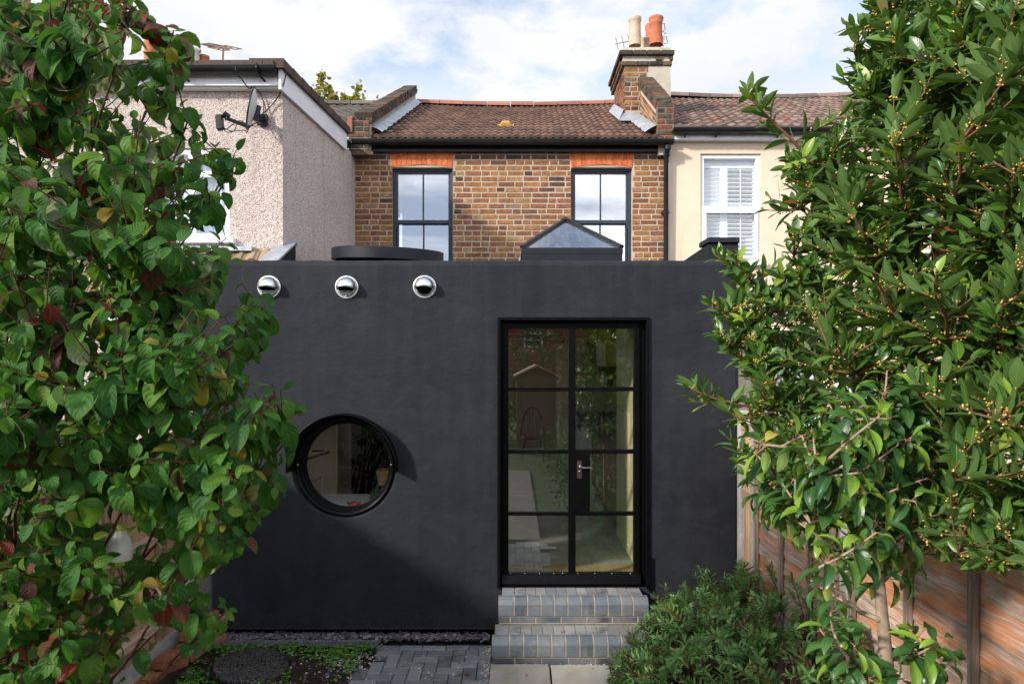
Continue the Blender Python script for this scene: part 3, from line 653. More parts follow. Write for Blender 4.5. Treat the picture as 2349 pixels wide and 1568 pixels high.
# slate chippings along the wall, pale chips between the paving
def chips(name, mat, n, fx, size, label=None, flat=0.45):
    mb = MB()
    for _ in range(n):
        x, y, z = fx(); s = size * random.uniform(0.5, 1.3)
        a = random.uniform(0, 6.28); q = Matrix.Rotation(a, 3, 'Z') @ Matrix.Rotation(random.uniform(-.6, .6), 3, 'X') @ Matrix.Rotation(random.uniform(-.6, .6), 3, 'Y')
        mb.obox((x, y, z), q @ Vector((s, 0, 0)), q @ Vector((0, s * 0.65, 0)), q @ Vector((0, 0, s * flat * 0.5)), random.random(), 0, s * 0.3)
    return tag(mb.build(name, mat), kind='stuff')
chips('slate_chippings', MAT['chip'], 1500, lambda: (random.uniform(-2.5, -0.2), random.uniform(5.775, 5.9), random.uniform(0.0, 0.035)), 0.015)
def gv():
    k = random.random()
    if k < 0.34: return (random.uniform(-0.24, -0.165), random.uniform(4.7, 5.66), random.uniform(-0.005, 0.012))
    if k < 0.48: return (random.uniform(0.75, 0.95), random.uniform(4.7, 5.6), random.uniform(-0.005, 0.012))
    if k < 0.58: return (random.uniform(-0.2, 0.75), random.uniform(5.27, 5.31), random.uniform(0.0, 0.02))
    if k < 0.86: return (random.gauss(-1.33, 0.12), random.uniform(4.6, 5.5), random.uniform(0.0, 0.01))
    return (random.uniform(-2.3, -0.2), random.uniform(4.6, 5.6), random.uniform(0.006, 0.018))
chips('pale_gravel', MAT['pale_chip'], 1500, gv, 0.0055, flat=1.2)
chips('pebbles', MAT['chip'], 160, lambda: (random.uniform(-2.3, -1.1), random.uniform(4.7, 5.6), random.uniform(0.004, 0.012)), 0.012, flat=1.2)

# drainage channel
dr = thing('drainage_channel', (-1.75, 5.72, 0), 'galvanised slotted drain grating lying along the foot of the black wall', 'drain')
mb = MB(); xa, xb, ya, yb = -2.5, -1.12, 5.668, 5.772
mb.box(xa, xb, ya, ya + 0.010, -0.03, 0.014); mb.box(xa, xb, yb - 0.010, yb, -0.03, 0.014)
x = xa + 0.01
while x < xb - 0.02:
    mb.prism([(x, ya + 0.01, 0.012), (x + 0.012, ya + 0.01, 0.012), (x + 0.046, yb - 0.01, 0.012), (x + 0.032, yb - 0.01, 0.012)], (0, 0, -0.01)); x += 0.032
mb.build('grating', MAT['galvanised'], dr)
mb = MB(); mb.box(xa, xb, ya + 0.002, yb - 0.002, -0.06, -0.02); mb.build('channel', MAT['black_matt'], dr)

# manhole cover, slightly tipped in the soil
mc = P(576, 1532, 5.22)
mh = thing('manhole_cover', (mc.x, mc.y, 0.03), 'round black patterned manhole cover lying tilted in the weedy soil', 'manhole cover')
ax = Vector((0.10, -0.02, 1)).normalized()
mb = MB(); mb.lathe([(0.0, 0.032), (0.262, 0.032), (0.272, 0.026), (0.274, 0.0)], (mc.x, mc.y, 0.03), ax, 64)
mb.build('lid', MAT['cover'], mh)
mb = MB(); mb.lathe([(0.276, 0.0), (0.283, 0.02), (0.292, 0.018), (0.294, -0.05)], (mc.x, mc.y, 0.026), ax, 64); mb.build('rim', MAT['black_plastic'], mh)

# low edging of reclaimed bricks
mb = MB()
A, B = Vector((-2.47, 5.80, 0)), Vector((-2.72, 4.80, 0)); dr_ = (B - A).normalized(); sd = Vector((-dr_.y, dr_.x, 0))
for lay in range(4):
    for k in range(5):
        if lay > max(0, 3.4 - k * 0.8): continue
        c = A + dr_ * (0.11 + k * 0.222 + (0.10 if lay % 2 else 0)) + Vector((random.uniform(-.012, .012), 0, 0.035 + lay * 0.078))
        q = Matrix.Rotation(random.uniform(-.12, .12), 3, 'Z') @ Matrix.Rotation(random.uniform(-.05, .05), 3, 'Y')
        mb.obox(c, q @ (dr_ * 0.104), q @ (sd * 0.055), q @ Vector((0, 0, 0.034)), random.random(), 0, 0.006)
o = mb.build('brick_edging', MAT['reclaimed_brick'], bevel=0.007)
tag(o, 'low edging of loose reclaimed orange bricks stacked beside the weedy bed', 'brick edging')

# ================================================================== black extension
YW = 5.85
ext = thing('house_extension', (-0.4, YW, 0), 'single storey black rendered extension with round window and glazed steel door', 'extension')
WX0, WX1, WZ0, WZ1 = -2.745, 1.935, 0.089, 3.236
DX0, DX1, DZ0, DZ1 = PX(1142, YW), PX(1488, YW), PZ(1345, YW), PZ(729, YW)
RWX, RWZ, RWR = -1.437, 1.461, 0.452
def black_wall():
    bm = bmesh.new()
    def loop(pts):
        vs = [bm.verts.new(p) for p in pts]; return [bm.edges.new((vs[i], vs[(i + 1) % len(vs)])) for i in range(len(vs))]
    NX = 24
    top = [(WX0 + 0.02, YW, WZ1 - 0.05), (WX0 + 0.02, YW, WZ0), (WX1 - 0.02, YW, WZ0), (WX1 - 0.02, YW, WZ1 - 0.05)]
    es = loop(top) + loop([(DX0, YW, DZ0), (DX1, YW, DZ0), (DX1, YW, DZ1), (DX0, YW, DZ1)])
    ang = [2 * math.pi * k / 72 for k in range(72)]
    es += loop([(RWX + RWR * math.cos(a), YW, RWZ + RWR * math.sin(a)) for a in ang])
    bmesh.ops.triangle_fill(bm, use_beauty=True, use_dissolve=False, edges=es, normal=(0, -1, 0))
    me = bpy.data.meshes.new('tmp'); bm.to_mesh(me); bm.free()
    vs = [tuple(v.co) for v in me.vertices]; fs = [tuple(p.vertices) for p in me.polygons]
    mb = MB(); mb.add(vs, fs)
    # rounded top and ends, in slightly wavy strips
    xs_ = np.linspace(WX0 + 0.02, WX1 - 0.02, 60)
    prof = [(0.0, -0.05), (0.004, -0.028), (0.018, -0.008), (0.04, 0.0), (0.30, 0.0), (0.30, -0.30)]
    wob = np.random.default_rng(5).normal(0, 0.0016, 60)
    rows = [[(x, YW + a, WZ1 + b + (w if b > -0.04 else 0)) for x, w in zip(xs_, wob)] for a, b in prof]
    m = 60; mb.add([p for r_ in rows for p in r_], [(i * m + j, i * m + j + 1, (i + 1) * m + j + 1, (i + 1) * m + j) for i in range(len(prof) - 1) for j in range(m - 1)], 0.5, 0, True)
    for xe, sg in ((WX0 + 0.02, -1), (WX1 - 0.02, 1)):
        pr = [(0, 0), (sg * 0.012, 0.006), (sg * 0.02, 0.02), (sg * 0.02, 0.30)]
        z1 = WZ1 - 0.05
        mb.add([(xe + a, YW + b, z) for z in (WZ0, z1) for a, b in pr], [(i, i + 1, 4 + i + 1, 4 + i) for i in range(3)], 0.5, 0, True)
        tp = [(0, 0, z1), (sg * 0.02, 0.02, z1), (sg * 0.02, 0.3, z1), (0, 0.3, WZ1), (0, 0.04, WZ1), (0, 0.0, z1)]
        mb.add([(xe + a, YW + b, z) for a, b, z in tp], [(0, 1, 2, 3, 4)])
    # drip bead at the foot
    mb.prism([(WX0 + 0.02, YW, WZ0), (WX0 + 0.02, YW - 0.010, WZ0 - 0.004), (WX0 + 0.02, YW - 0.008, WZ0 - 0.014), (WX0 + 0.02, YW + 0.06, WZ0 - 0.014), (WX0 + 0.02, YW + 0.06, WZ0)], (WX1 - WX0 - 0.04, 0, 0))
    # door reveals and the splayed reveal of the round window
    yb = YW + 0.28
    for a, b in (((DX0, DZ0), (DX0, DZ1)), ((DX0, DZ1), (DX1, DZ1)), ((DX1, DZ1), (DX1, DZ0))):
        mb.quad((a[0], YW, a[1]), (b[0], YW, b[1]), (b[0], yb, b[1]), (a[0], yb, a[1]))
    pr = [(RWR, 0.0), (RWR - 0.006, 0.012), (RWR - 0.02, 0.035), (RWR - 0.036, 0.055), (RWR - 0.036, 0.28)]
    mb.lathe([(r_, h) for r_, h in pr], (RWX, YW, RWZ), (0, 1, 0), 72)
    return mb.build('rendered_wall', MAT['render'], ext, recalc=False)
black_wall()
mb = MB(); mb.box(WX0 + 0.02, WX1 - 0.03, YW + 0.05, YW + 0.28, -0.1, WZ0 - 0.012); mb.build('plinth', MAT['black_matt'], ext)
# flank walls and inner leaf
mb = MB()
mb.box(WX0 + 0.001, WX0 + 0.28, YW + 0.301, 9.46, -0.1, 3.02); mb.build('flank_wall', MAT['render'], ext)
mb = MB(); mb.box(WX1 - 0.28, WX1 - 0.001, YW + 0.301, 9.46, -0.1, 3.02); mb.build('flank_wall', MAT['render'], ext)
# flat roof: openings for roof light and lantern, plus an added light strip
DOM = (-1.61, -0.89, 6.45, 7.15); STR = (-0.62, 0.0, 6.5, 9.2); LAN = (0.16, 1.03, 6.80, 9.08)
def roof_sheet(z0, z1, name, mat, y0, y1, x0=WX0 + 0.285, x1=WX1 - 0.285):
    mb = MB(); ys_ = sorted({y0, y1, *[q for h in (DOM, LAN, STR) for q in h[2:] if y0 < q < y1]})
    for a, b in zip(ys_[:-1], ys_[1:]):
        c = (a + b) / 2; cut = sorted([(h[0], h[1]) for h in (DOM, LAN, STR) if h[2] < c < h[3]]); x = x0
        for p, q in cut: mb.box(x, p, a, b, z0, z1); x = q
        mb.box(x, x1, a, b, z0, z1)
    return mb.build(name, mat, ext)
roof_sheet(2.90, 3.05, 'roof', MAT['anthracite'], YW + 0.305, 9.45)
roof_sheet(2.88, 2.896, 'ceiling', MAT['white_paint'], YW + 0.305, 9.45)

mb = MB(); mb.box(STR[0] - 0.04, STR[1] + 0.04, STR[2] - 0.04, STR[3] + 0.04, 3.052, 3.058); mb.build('added_fill_rooflight', MAT['glass_roof'], ext)  # unseen glazed strip, added to let fill light into the kitchen
# black parapets climbing against the neighbours on both sides
mb = MB()
xa, xb = PX(657, 7.5), PX(672, 7.5) + 0.01
ya, yb, za, zb = 6.12, 6.66, 3.25, 3.52; zm = za + (zb - za) * (6.505 - ya) / (yb - ya)
mb.prism([(-2.25, ya, 2.95), (-2.25, ya, za), (-2.25, 6.503, zm), (-2.25, 6.503, 2.95)], (0.14, 0, 0)); mb.prism([(-2.18, 6.503, 2.95), (-2.18, 6.503, zm), (-2.18, yb, zb), (-2.18, yb, 2.95)], (0.07, 0, 0))
mb.build('side_parapet', MAT['render'], ext)
mb = MB(); mb.prism([(-2.265, ya - 0.01, za + 0.002), (-2.265, ya - 0.01, za + 0.022), (-2.265, 6.504, zm + 0.022), (-2.265, 6.504, zm + 0.002)], (0.17, 0, 0)); mb.prism([(-2.18, 6.504, zm + 0.002), (-2.18, 6.504, zm + 0.022), (-2.18, yb + 0.012, zb + 0.024), (-2.18, yb + 0.012, zb - 0.03), (-2.18, yb + 0.001, zb - 0.03), (-2.18, yb + 0.001, zb + 0.003)], (0.085, 0, 0)); mb.build('lead_capping', MAT['lead'], ext)
# right hand: stub of a pier with a coping
py0 = 6.35; x0, x1 = PX(1627, py0), PX(1695, py0); zt = PZ(545, py0)
mb = MB(); mb.prism([(x0, py0 + 0.02, zt - 0.052), (x0, py0 + 0.02, 3.0), (x0, 8.4, 3.0), (x0, 8.4, zt - 0.11)], (0.16, 0, 0)); mb.box(x0 + 0.004, x1 - 0.006, py0, py0 + 0.25, 2.9, zt - 0.05)
mb.build('side_parapet', MAT['render'], ext)
mb = MB(); mb.box(x0 - 0.02, x1, py0 - 0.03, py0 + 0.28, zt - 0.05, zt - 0.001); mb.build('pier_coping', MAT['anthracite'], ext, bevel=0.006)
mb = MB(); brickwork(mb, (x0 + 0.09, py0, zt - 0.21), (1, 0, 0), (0, 0, 1), (0, -1, 0), x1 - x0 - 0.1, 0.076); mb.build('bare_brick', MAT['sooty_brick'], ext)

# round roof light: low drum with an overhanging dark ring
rc = Vector((PX(889, 6.8), 6.8, 3.085)); rl = thing('roof_light', (0, 0, 0), None, None); rl.parent = ext; rl.location = rc - wloc(ext)
axr = (Matrix.Rotation(R(4.2), 3, 'X') @ Matrix.Rotation(R(1.9), 3, 'Y')) @ Vector((0, 0, 1))
mb = MB(); mb.lathe([(0.50, -0.08), (0.50, 0.27), (0.36, 0.27), (0.36, -0.12)], rc, axr, 72); mb.build('upstand', MAT['black_matt'], rl)
mb = MB(); mb.lathe([(0.508, 0.265), (0.545, 0.265), (0.548, 0.27), (0.548, 0.368), (0.542, 0.376), (0.508, 0.378), (0.50, 0.36)], rc, axr, 128, smooth=False); mb.build('ring', MAT['anthracite'], rl)
mb = MB(); mb.lathe([(0.0, 0.356), (0.502, 0.356)], rc, axr, 64); mb.build('glass', MAT['glass_roof'], rl)
# pyramid lantern
ld0, ld1 = 6.72, 9.15; lx0, lx1 = PX(1197, ld0), PX(1428, ld0); lz = PZ(568, ld0); ap = Vector((PX(1297, 7.32), 7.32, PZ(503, 7.32)))
lan = thing('roof_lantern', (0, 0, 0), None, None); lan.parent = ext; lan.location = Vector(((lx0 + lx1) / 2, ld0, 3.05)) - wloc(ext)
mb = MB()
for (a, b, c, d) in ((lx0, lx1, ld0, ld0 + 0.06), (lx0, lx1, ld1 - 0.06, ld1), (lx0, lx0 + 0.06, ld0 + 0.06, ld1 - 0.06), (lx1 - 0.06, lx1, ld0 + 0.06, ld1 - 0.06)):
    mb.box(a, b, c, d, 3.04, lz - 0.062); mb.box(a - 0.004, b + 0.004, c - 0.004, d + 0.004, lz - 0.06, lz)
mb.build('kerb', MAT['anthracite'], lan)
cn = [Vector((lx0, ld0, lz)), Vector((lx1, ld0, lz)), Vector((lx1, ld1, lz)), Vector((lx0, ld1, lz))]
mb = MB()
ap2 = Vector((ap.x, ld1 - (ap.y - ld0), ap.z)); aps = [ap, ap, ap2, ap2]
for c, a_ in zip(cn, aps): mb.bar(c + (a_ - c) * 0.01 + Vector((0, 0, 0.006)), a_, 0.055, 0.03)
mb.bar(ap, ap2, 0.05, 0.03)
mb.build('hip_bar', MAT['anthracite'], lan)
mb = MB()
q = [ap + (c - ap) * 0.09 + Vector((0, 0, 0.026)) for c in cn]; mb.add(q + [ap + Vector((0, 0, 0.034))], [(0, 1, 4), (1, 2, 4), (2, 3, 4), (3, 0, 4), (3, 2, 1, 0)]); mb.build('finial_cap', MAT['anthracite'], lan)
for i in range(4):
    mb = MB(); mb.add([cn[i], cn[(i + 1) % 4], aps[(i + 1) % 4]] + ([aps[i]] if aps[i] is not aps[(i + 1) % 4] else []), [(0, 1, 2) if aps[i] is aps[(i + 1) % 4] else (0, 1, 2, 3)]); mb.build('glass', MAT['glass_lantern'], lan, recalc=False)
mb = MB(); mb.prism([(lx0 - 0.015, ld0 + 0.02, lz - 0.06), (lx0 - 0.11, ld0 + 0.02, 3.05), (lx0 - 0.015, ld0 + 0.02, 3.05)], (0, 2.3, 0)); mb.build('flashing', MAT['lead'], lan)

# ---- glazed steel door
YD = 5.93
door = thing('door', (0, 0, 0), None, None); door.parent = ext; door.location = Vector(((DX0 + DX1) / 2, YD, DZ0)) - wloc(ext)
DGX = [(PX(1166.5, YD), PX(1303.5, YD)), (PX(1320, YD), PX(1453, YD))]
DGZ = [(PZ(887, YD), PZ(754, YD)), (PZ(1030, YD), PZ(897, YD)), (PZ(1172.6, YD), PZ(1039.5, YD)), (PZ(1311.7, YD), PZ(1181, YD))]
fx0, fx1, fz0, fz1 = DGX[0][0] - 0.05, DGX[1][1] + 0.05, PZ(1338, YD), DGZ[0][1] + 0.05
mb = MB()  # outer liner that stands proud of the render
T = 0.022; lyo = YW - 0.022
mb.box(DX0 - 0.004, DX0 + T, lyo, YD + 0.10, DZ0 - 0.012, DZ1 - T); mb.box(DX1 - T, DX1 + 0.004, lyo, YD + 0.10, DZ0 - 0.012, DZ1 - T); mb.box(DX0 - 0.004, DX1 + 0.004, lyo, YD + 0.10, DZ1 - T + 0.0005, DZ1 + 0.006)
mb.build('frame_liner', MAT['black_steel'], ext, bevel=0.004)
mb = MB()
mb.box(DX0 + T, fx0 + 0.012, YD - 0.002, YD + 0.06, DZ0, DZ1 - T); mb.box(fx1 - 0.012, DX1 - T, YD - 0.002, YD + 0.06, DZ0, DZ1 - T)
mb.box(fx0 + 0.012, fx1 - 0.012, YD + 0.002, YD + 0.06, fz1 - 0.012, DZ1 - T); mb.box(DX0 + T + 0.001, DX1 - T - 0.001, YD - 0.03, YD + 0.06, DZ0 - 0.02, fz0 - 0.004)
mb.build('fixed_frame', MAT['black_steel'], ext, bevel=0.003)
mb = MB(); zb = DGZ[3][0]
mb.box(fx0, DGX[0][0], YD - 0.022, YD + 0.03, fz0, fz1); mb.box(DGX[1][1], fx1, YD - 0.022, YD + 0.03, fz0, fz1)
mb.box(DGX[0][0], DGX[1][1], YD - 0.0215, YD + 0.03, DGZ[0][1], fz1); mb.box(DGX[0][0], DGX[1][1], YD - 0.0215, YD + 0.03, fz0, zb)
mb.box(DGX[0][1], DGX[1][0], YD - 0.024, YD + 0.028, zb, DGZ[0][1])
for k in range(3): mb.box(DGX[0][0], DGX[0][1], YD - 0.018, YD + 0.026, DGZ[k + 1][1], DGZ[k][0]); mb.box(DGX[1][0], DGX[1][1], YD - 0.018, YD + 0.026, DGZ[k + 1][1], DGZ[k][0])
mb.build('leaf_frame', MAT['black_steel'], door, bevel=0.003)
mb = MB(); mb.prism([(fx0 - 0.004, YD - 0.023, zb - 0.008), (fx0 - 0.004, YD - 0.034, zb - 0.016), (fx0 - 0.004, YD - 0.058, fz0 + 0.018), (fx0 - 0.004, YD - 0.058, fz0 + 0.008), (fx0 - 0.004, YD - 0.023, fz0 + 0.008)], (fx1 - fx0 + 0.008, 0, 0)); mb.build('weather_bar', MAT['black_steel'], door)
for px_ in (1171, 1204, 1237, 1270, 1290, 1325, 1364, 1403, 1445): mb = MB(); mb.lathe([(0.0, 0.0045), (0.003, 0.0035), (0.0042, 0)], (PX(px_, YD), YD - 0.0225, zb - 0.003), (0, -1, 0), 10); mb.build('rivet', MAT['alloy'], door)
for i in range(4):
    for x0, x1 in DGX:
        mb = MB(); mb.box(x0, x1, YD + 0.002, YD + 0.008, DGZ[i][0], DGZ[i][1]); mb.build('glass_pane', MAT['glass_door'], door)
lk0, lk1 = PX(1315, YD - .02), PX(1353, YD - .02)
mb = MB(); mb.box(lk0, lk1, YD - 0.032, YD + 0.03, PZ(1177, YD), PZ(1037, YD)); mb.build('lock_panel', MAT['black_steel'], door, bevel=0.002)
hx, hz, hy = PX(1328.5, YD), PZ(1066, YD), YD - 0.033
mb = MB(); mb.box(hx - 0.022, hx + 0.020, hy - 0.004, hy, PZ(1095, YD), PZ(1055, YD)); mb.build('handle_plate', MAT['dark_bronze'], door)
mb = MB(); mb.lathe([(0.013, 0), (0.013, 0.02), (0.010, 0.045), (0.013, 0.05), (0.010, 0.056), (0, 0.058)], (hx, hy - 0.004, hz), (0, -1, 0), 16)
mb.tube([(hx, hy - 0.046, hz - 0.004), (hx + 0.03, hy - 0.05, hz - 0.012), (hx + 0.07, hy - 0.05, hz - 0.010), (hx + 0.10, hy - 0.047, hz - 0.012)], [0.008, 0.0065, 0.006, 0.005], 10); mb.build('handle', MAT['brass'], door)
mb = MB(); mb.lathe([(0.009, 0), (0.009, 0.006), (0.006, 0.01), (0, 0.011)], (hx, hy - 0.004, hz - 0.05), (0, -1, 0), 14); mb.build('lock', MAT['brass'], door)
mb = MB(); mb.bar((DX1 + 0.006, YW - 0.02, PZ(1275, YW)), (DX1 + 0.006, YW - 0.02, DZ0 - 0.03), 0.016, 0.03, (0, 1, 0)); mb.build('frame_bracket', MAT['black_steel'], ext)
mb = MB(); mb.box(DX0 - 0.2, 1.14, 6.16, 6.45, 0.441, 0.449); mb.build('oak_threshold', MAT['oak'], ext)

# ---- round window
rw = thing('round_window', (0, 0, 0), None, None); rw.parent = ext; rw.location = Vector((RWX, YW, RWZ - RWR)) - wloc(ext)
mb = MB(); c = (RWX, YW, RWZ)
mb.lathe([(0.425, 0.03), (0.425, 0.02), (0.417, 0.012), (0.400, 0.014), (0.392, 0.03), (0.388, 0.06), (0.378, 0.064), (0.372, 0.085), (0.366, 0.09), (0.366, 0.16)], c, (0, 1, 0), 96); mb.build('frame', MAT['black_steel'], rw)
mb = MB(); mb.lathe([(0.0, 0.14), (0.372, 0.14)], c, (0, 1, 0), 72, smooth=False); mb.build('glass', MAT['glass_round'], rw)
mb = MB(); mb.lathe([(0.430, 0.04), (0.456, -0.125), (0.462, -0.125), (0.462, 0.0)], c, (0, 1, 0), 64, a0=R(-184), a1=R(4), ref=(1, 0, 0))
mb.build('hood', MAT['black_steel'], rw, recalc=False)
for sx in (-1, 1): mb = MB(); mb.lathe([(0.007, 0), (0.007, 0.008), (0, 0.011)], (RWX + sx * 0.40, YW + 0.012, RWZ + 0.02), (0, -1, 0), 12); mb.build('bolt', MAT['alloy'], rw)

# ---- steel vent hoods
def vent(px_, py_, label, slats):
    x, z = PX(px_, YW), PZ(py_, YW); t = thing('vent_hood', (x, YW, z - 0.1), label, 'vent', 'round steel vent hoods in a row under the parapet')
    r = 0.100; mb = MB()
    mb.lathe([(r, 0.0), (r + 0.0015, -0.006), (r - 0.004, -0.011), (r - 0.012, -0.012), (r - 0.015, -0.009)], (x, YW, z), (0, 1, 0), 56); mb.build('flange', MAT['steel'], t)
    # dome, cut away below the lip, drawn out to a small peak
    mb = MB(); nu, nv = 40, 16; rd = r - 0.014; V = []
    for i in range(nv + 1):
        f = i / nv
        for j in range(nu + 1):
            a = math.pi * (-0.06 + 1.12 * j / nu)      # over the top from right to left
            ex, ez = math.cos(a) * rd, math.sin(a) * rd
            lip = -0.012 - 0.0 * f
            # blend from rim circle to lip line
            lx = math.cos(math.pi * j / nu) * rd * 0.80; lz = -0.022 + 0.016 * math.sin(math.pi * j / nu)
            k = math.sin(f * math.pi / 2)
            px__ = ex * math.cos(f * math.pi / 2) ** 0.8 + lx * (1 - math.cos(f * math.pi / 2) ** 0.8)
            pz__ = ez * math.cos(f * math.pi / 2) ** 0.8 + lz * (1 - math.cos(f * math.pi / 2) ** 0.8)
            pro = k * (0.03 + 0.075 * math.sin(math.pi * j / nu) ** 0.8)
            V.append((x + px__, YW - 0.008 - pro, z + pz__))
    mb.add(V, [(i * (nu + 1) + j, i * (nu + 1) + j + 1, (i + 1) * (nu + 1) + j + 1, (i + 1) * (nu + 1) + j) for i in range(nv) for j in range(nu)], 0.5, 0, True)
    o = mb.build('dome', MAT['steel'], t); s_ = o.modifiers.new('thick', 'SOLIDIFY'); s_.thickness = 0.0015
    # lower lip that closes the mouth
    mb = MB(); V = []
    for i in range(9):
        f = i / 8
        for j in range(33):
            a = math.pi + math.pi * j / 32; rr_ = rd * (1 - 0.17 * f)
            V.append((x + math.cos(a) * rr_ * (1 - 0.02 * f), YW - 0.008 - 0.030 * math.sin(f * math.pi / 2) * (1 - 0.35 * abs(math.cos(a))), z + math.sin(a) * rr_ * (0.99 - 0.02 * f)))
    mb.add(V, [(i * 33 + j, i * 33 + j + 1, (i + 1) * 33 + j + 1, (i + 1) * 33 + j) for i in range(8) for j in range(32)], 0.5, 0, True); mb.build('lip', MAT['steel'], t)
    mb = MB(); mb.lathe([(0, -0.004), (rd, -0.004)], (x, YW, z), (0, 1, 0), 40, smooth=False); mb.build('duct', MAT['black_matt'], t)
    if slats:
        for k in range(4):
            zz = z - 0.026 - k * 0.0135; hw = math.sqrt(max(0, (rd * 0.78) ** 2 - (zz - z) ** 2))
            mb = MB(); mb.prism([(x - hw, YW - 0.012, zz), (x - hw, YW - 0.040, zz - 0.010), (x - hw, YW - 0.040, zz - 0.012), (x - hw, YW - 0.012, zz - 0.002)], (2 * hw, 0, 0)); mb.build('slat', MAT['steel'], t)
    for sx in (-1, 1): mb = MB(); mb.lathe([(0.0042, 0), (0.0042, 0.003), (0, 0.004)], (x + sx * 0.091, YW - 0.012, z), (0, -1, 0), 10); mb.build('screw', MAT['black_matt'], t)
vent(617.5, 658.5, 'steel vent hood with inner slats, nearest the leafy dogwood shrub', True)
vent(795.7, 659, 'steel vent hood with inner slats, middle one of three on the black wall', True)
vent(974, 658, 'steel vent hood with an open black mouth and no slats', False)

# ---- brick steps
st = thing('brick_steps', (PX(1315, 5.55), 5.56, 0), 'two blue brick steps with pale mortar under the steel door', 'steps')
z1, z2 = 0.430, 0.212; SX0, SX1 = PX(1143, 5.56), PX(1489, 5.56); LX0, LX1 = PX(1128, 5.29), PX(1496, 5.29)
st1 = thing('upper_step', (0, 0, 0), None, None); st1.parent = st; st1.location = (0, 0.1, 0.21); st2 = thing('lower_step', (0, 0, 0), None, None); st2.parent = st; st2.location = (0, -0.2, 0)
mort = MB(); bl = MB(); pv = MB()
def nosing(x0, x1, yF, zT, endw):
    """row of bull-nosed header bricks with corner blocks"""
    ch = 0.052; hgt = 0.140; dep = 0.10
    def one(a, b, t, e=0.0):
        pr = [(yF + dep, zT - 0.002), (yF + ch, zT - 0.002), (yF + 0.02, zT - 0.018), (yF, zT - 0.05), (yF, zT - hgt), (yF + dep, zT - hgt)]
        bl.prism([(a, y, z) for y, z in pr], (b - a, 0, 0), t)
    one(x0, x0 + endw, 0.9); one(x1 - endw, x1, 0.85)
    n = 9; w = (x1 - x0 - 2 * endw) / n
    for k in range(n): one(x0 + endw + k * w + 0.013, x0 + endw + (k + 1) * w - (0.0 if k < n - 1 else 0.013), random.random())
    mort.box(x0 + 0.01, x1 - 0.01, yF + 0.004, yF + 0.11, zT - hgt - 0.002, zT - 0.050)
    mort.prism([(x0 + 0.011, yF + 0.005, zT - 0.056), (x0 + 0.011, yF + 0.023, zT - 0.021), (x0 + 0.011, yF + ch + 0.004, zT - 0.005), (x0 + 0.011, yF + 0.1, zT - 0.005), (x0 + 0.011, yF + 0.1, zT - 0.056)], (x1 - x0 - 0.022, 0, 0))
def course(x0, x1, yF, za, zb, off):
    mort.box(x0 + 0.004, x1 - 0.004, yF + 0.003, yF + 0.1, za - 0.012, zb + 0.016)
    x = x0 - off
    while x < x1:
        a, b = max(x0, x), min(x1, x + 0.198); x += 0.209
        if b - a > 0.02: bl.box(a, b, yF, yF + 0.09, za, zb, random.random() * 0.6)
def tread(x0, x1, y0, y1, z):
    n = 11; e = 0.10
    for (a, b) in ((x0 + 0.03, x0 + 0.03 + e), (x1 - e - 0.03, x1 - 0.03)):
        for k in range(2):
            ya, yb = y0 + (y1 - y0) * k / 2, y0 + (y1 - y0) * (k + 1) / 2; pv.box(a, b, ya + 0.004, yb - 0.003, z - 0.05, z + random.uniform(-.001, .001), 0.4)
    w = (x1 - x0 - 2 * e - 0.08) / n
    for k in range(n): pv.box(x0 + e + 0.04 + k * w + 0.002, x0 + e + 0.04 + (k + 1) * w - 0.003, y0 + 0.003, y1, z - 0.05, z + random.uniform(-.001, .0012), random.random())
    mort.box(x0 + 0.035, x1 - 0.035, y0, y1, z - 0.09, z - 0.007)
yT, yL = 5.575, 5.305
nosing(SX0, SX1, yT, z1, 0.12); tread(SX0, SX1, yT + 0.10, YW - 0.002, z1); course(SX0 + 0.002, SX1 - 0.002, yT + 0.012, z2 + 0.018, z2 + 0.064, 0.11)
bl.build('nosing_bricks', MAT['blue_brick'], st1, bevel=0.003); pv.build('tread_bricks', MAT['step_paver'], st1, bevel=0.002); mort.build('mortar', MAT['mortar_buff'], st1); bl, pv, mort = MB(), MB(), MB()
nosing(LX0, LX1, yL, z2, 0.13); tread(LX0, LX1, yL + 0.10, yT + 0.008, z2); course(LX0 + 0.004, LX1 - 0.004, yL + 0.012, 0.006, 0.056, 0.03)
core = MB(); core.box(SX0 + 0.012, SX1 - 0.012, yT + 0.03, YW - 0.004, 0.01, z1 - 0.092); core.box(LX0 + 0.014, LX1 - 0.014, yL + 0.03, YW - 0.006, -0.05, z2 - 0.094)
bl.build('nosing_bricks', MAT['blue_brick'], st2, bevel=0.003); pv.build('tread_bricks', MAT['step_paver'], st2, bevel=0.002); mort.build('mortar', MAT['mortar_buff'], st2); core.build('core', MAT['mortar_buff'], st)
# ================================================================== brick house (middle)
YH, YR = 9.5, 13.6
BX0, BX1 = -2.185, 2.115
ZE = PZ(320, 9.38); ZR = PZ(240, YR)
bh = thing('brick_house', (0, YH, 0), 'yellow stock brick terraced house with two dark blue sash windows and brown tiled roof', 'house')
WINS = []
for (a, b) in ((899, 1038.6), (1309.5, 1450)): WINS.append((PX(a, YH), PX(b, YH), 3.0, PZ(384, YH)))
mb = MB(); holed_plane(mb, BX0, BX1 + 0.02, 2.6, ZE, YH, WINS)
for (a, b, c, d) in WINS:
    for xx in (a, b): mb.quad((xx, YH, c), (xx, YH, d), (xx, YH + 0.22, d), (xx, YH + 0.22, c))
    mb.quad((a, YH, d), (b, YH, d), (b, YH + 0.22, d), (a, YH + 0.22, d))
mb.box(BX0, BX1, YH + 0.24, YH + 0.26, 2.6, ZE) if False else None
mb.build('mortar', MAT['mortar'], bh, recalc=False)
ARCH_T = PZ(349.5, YH)
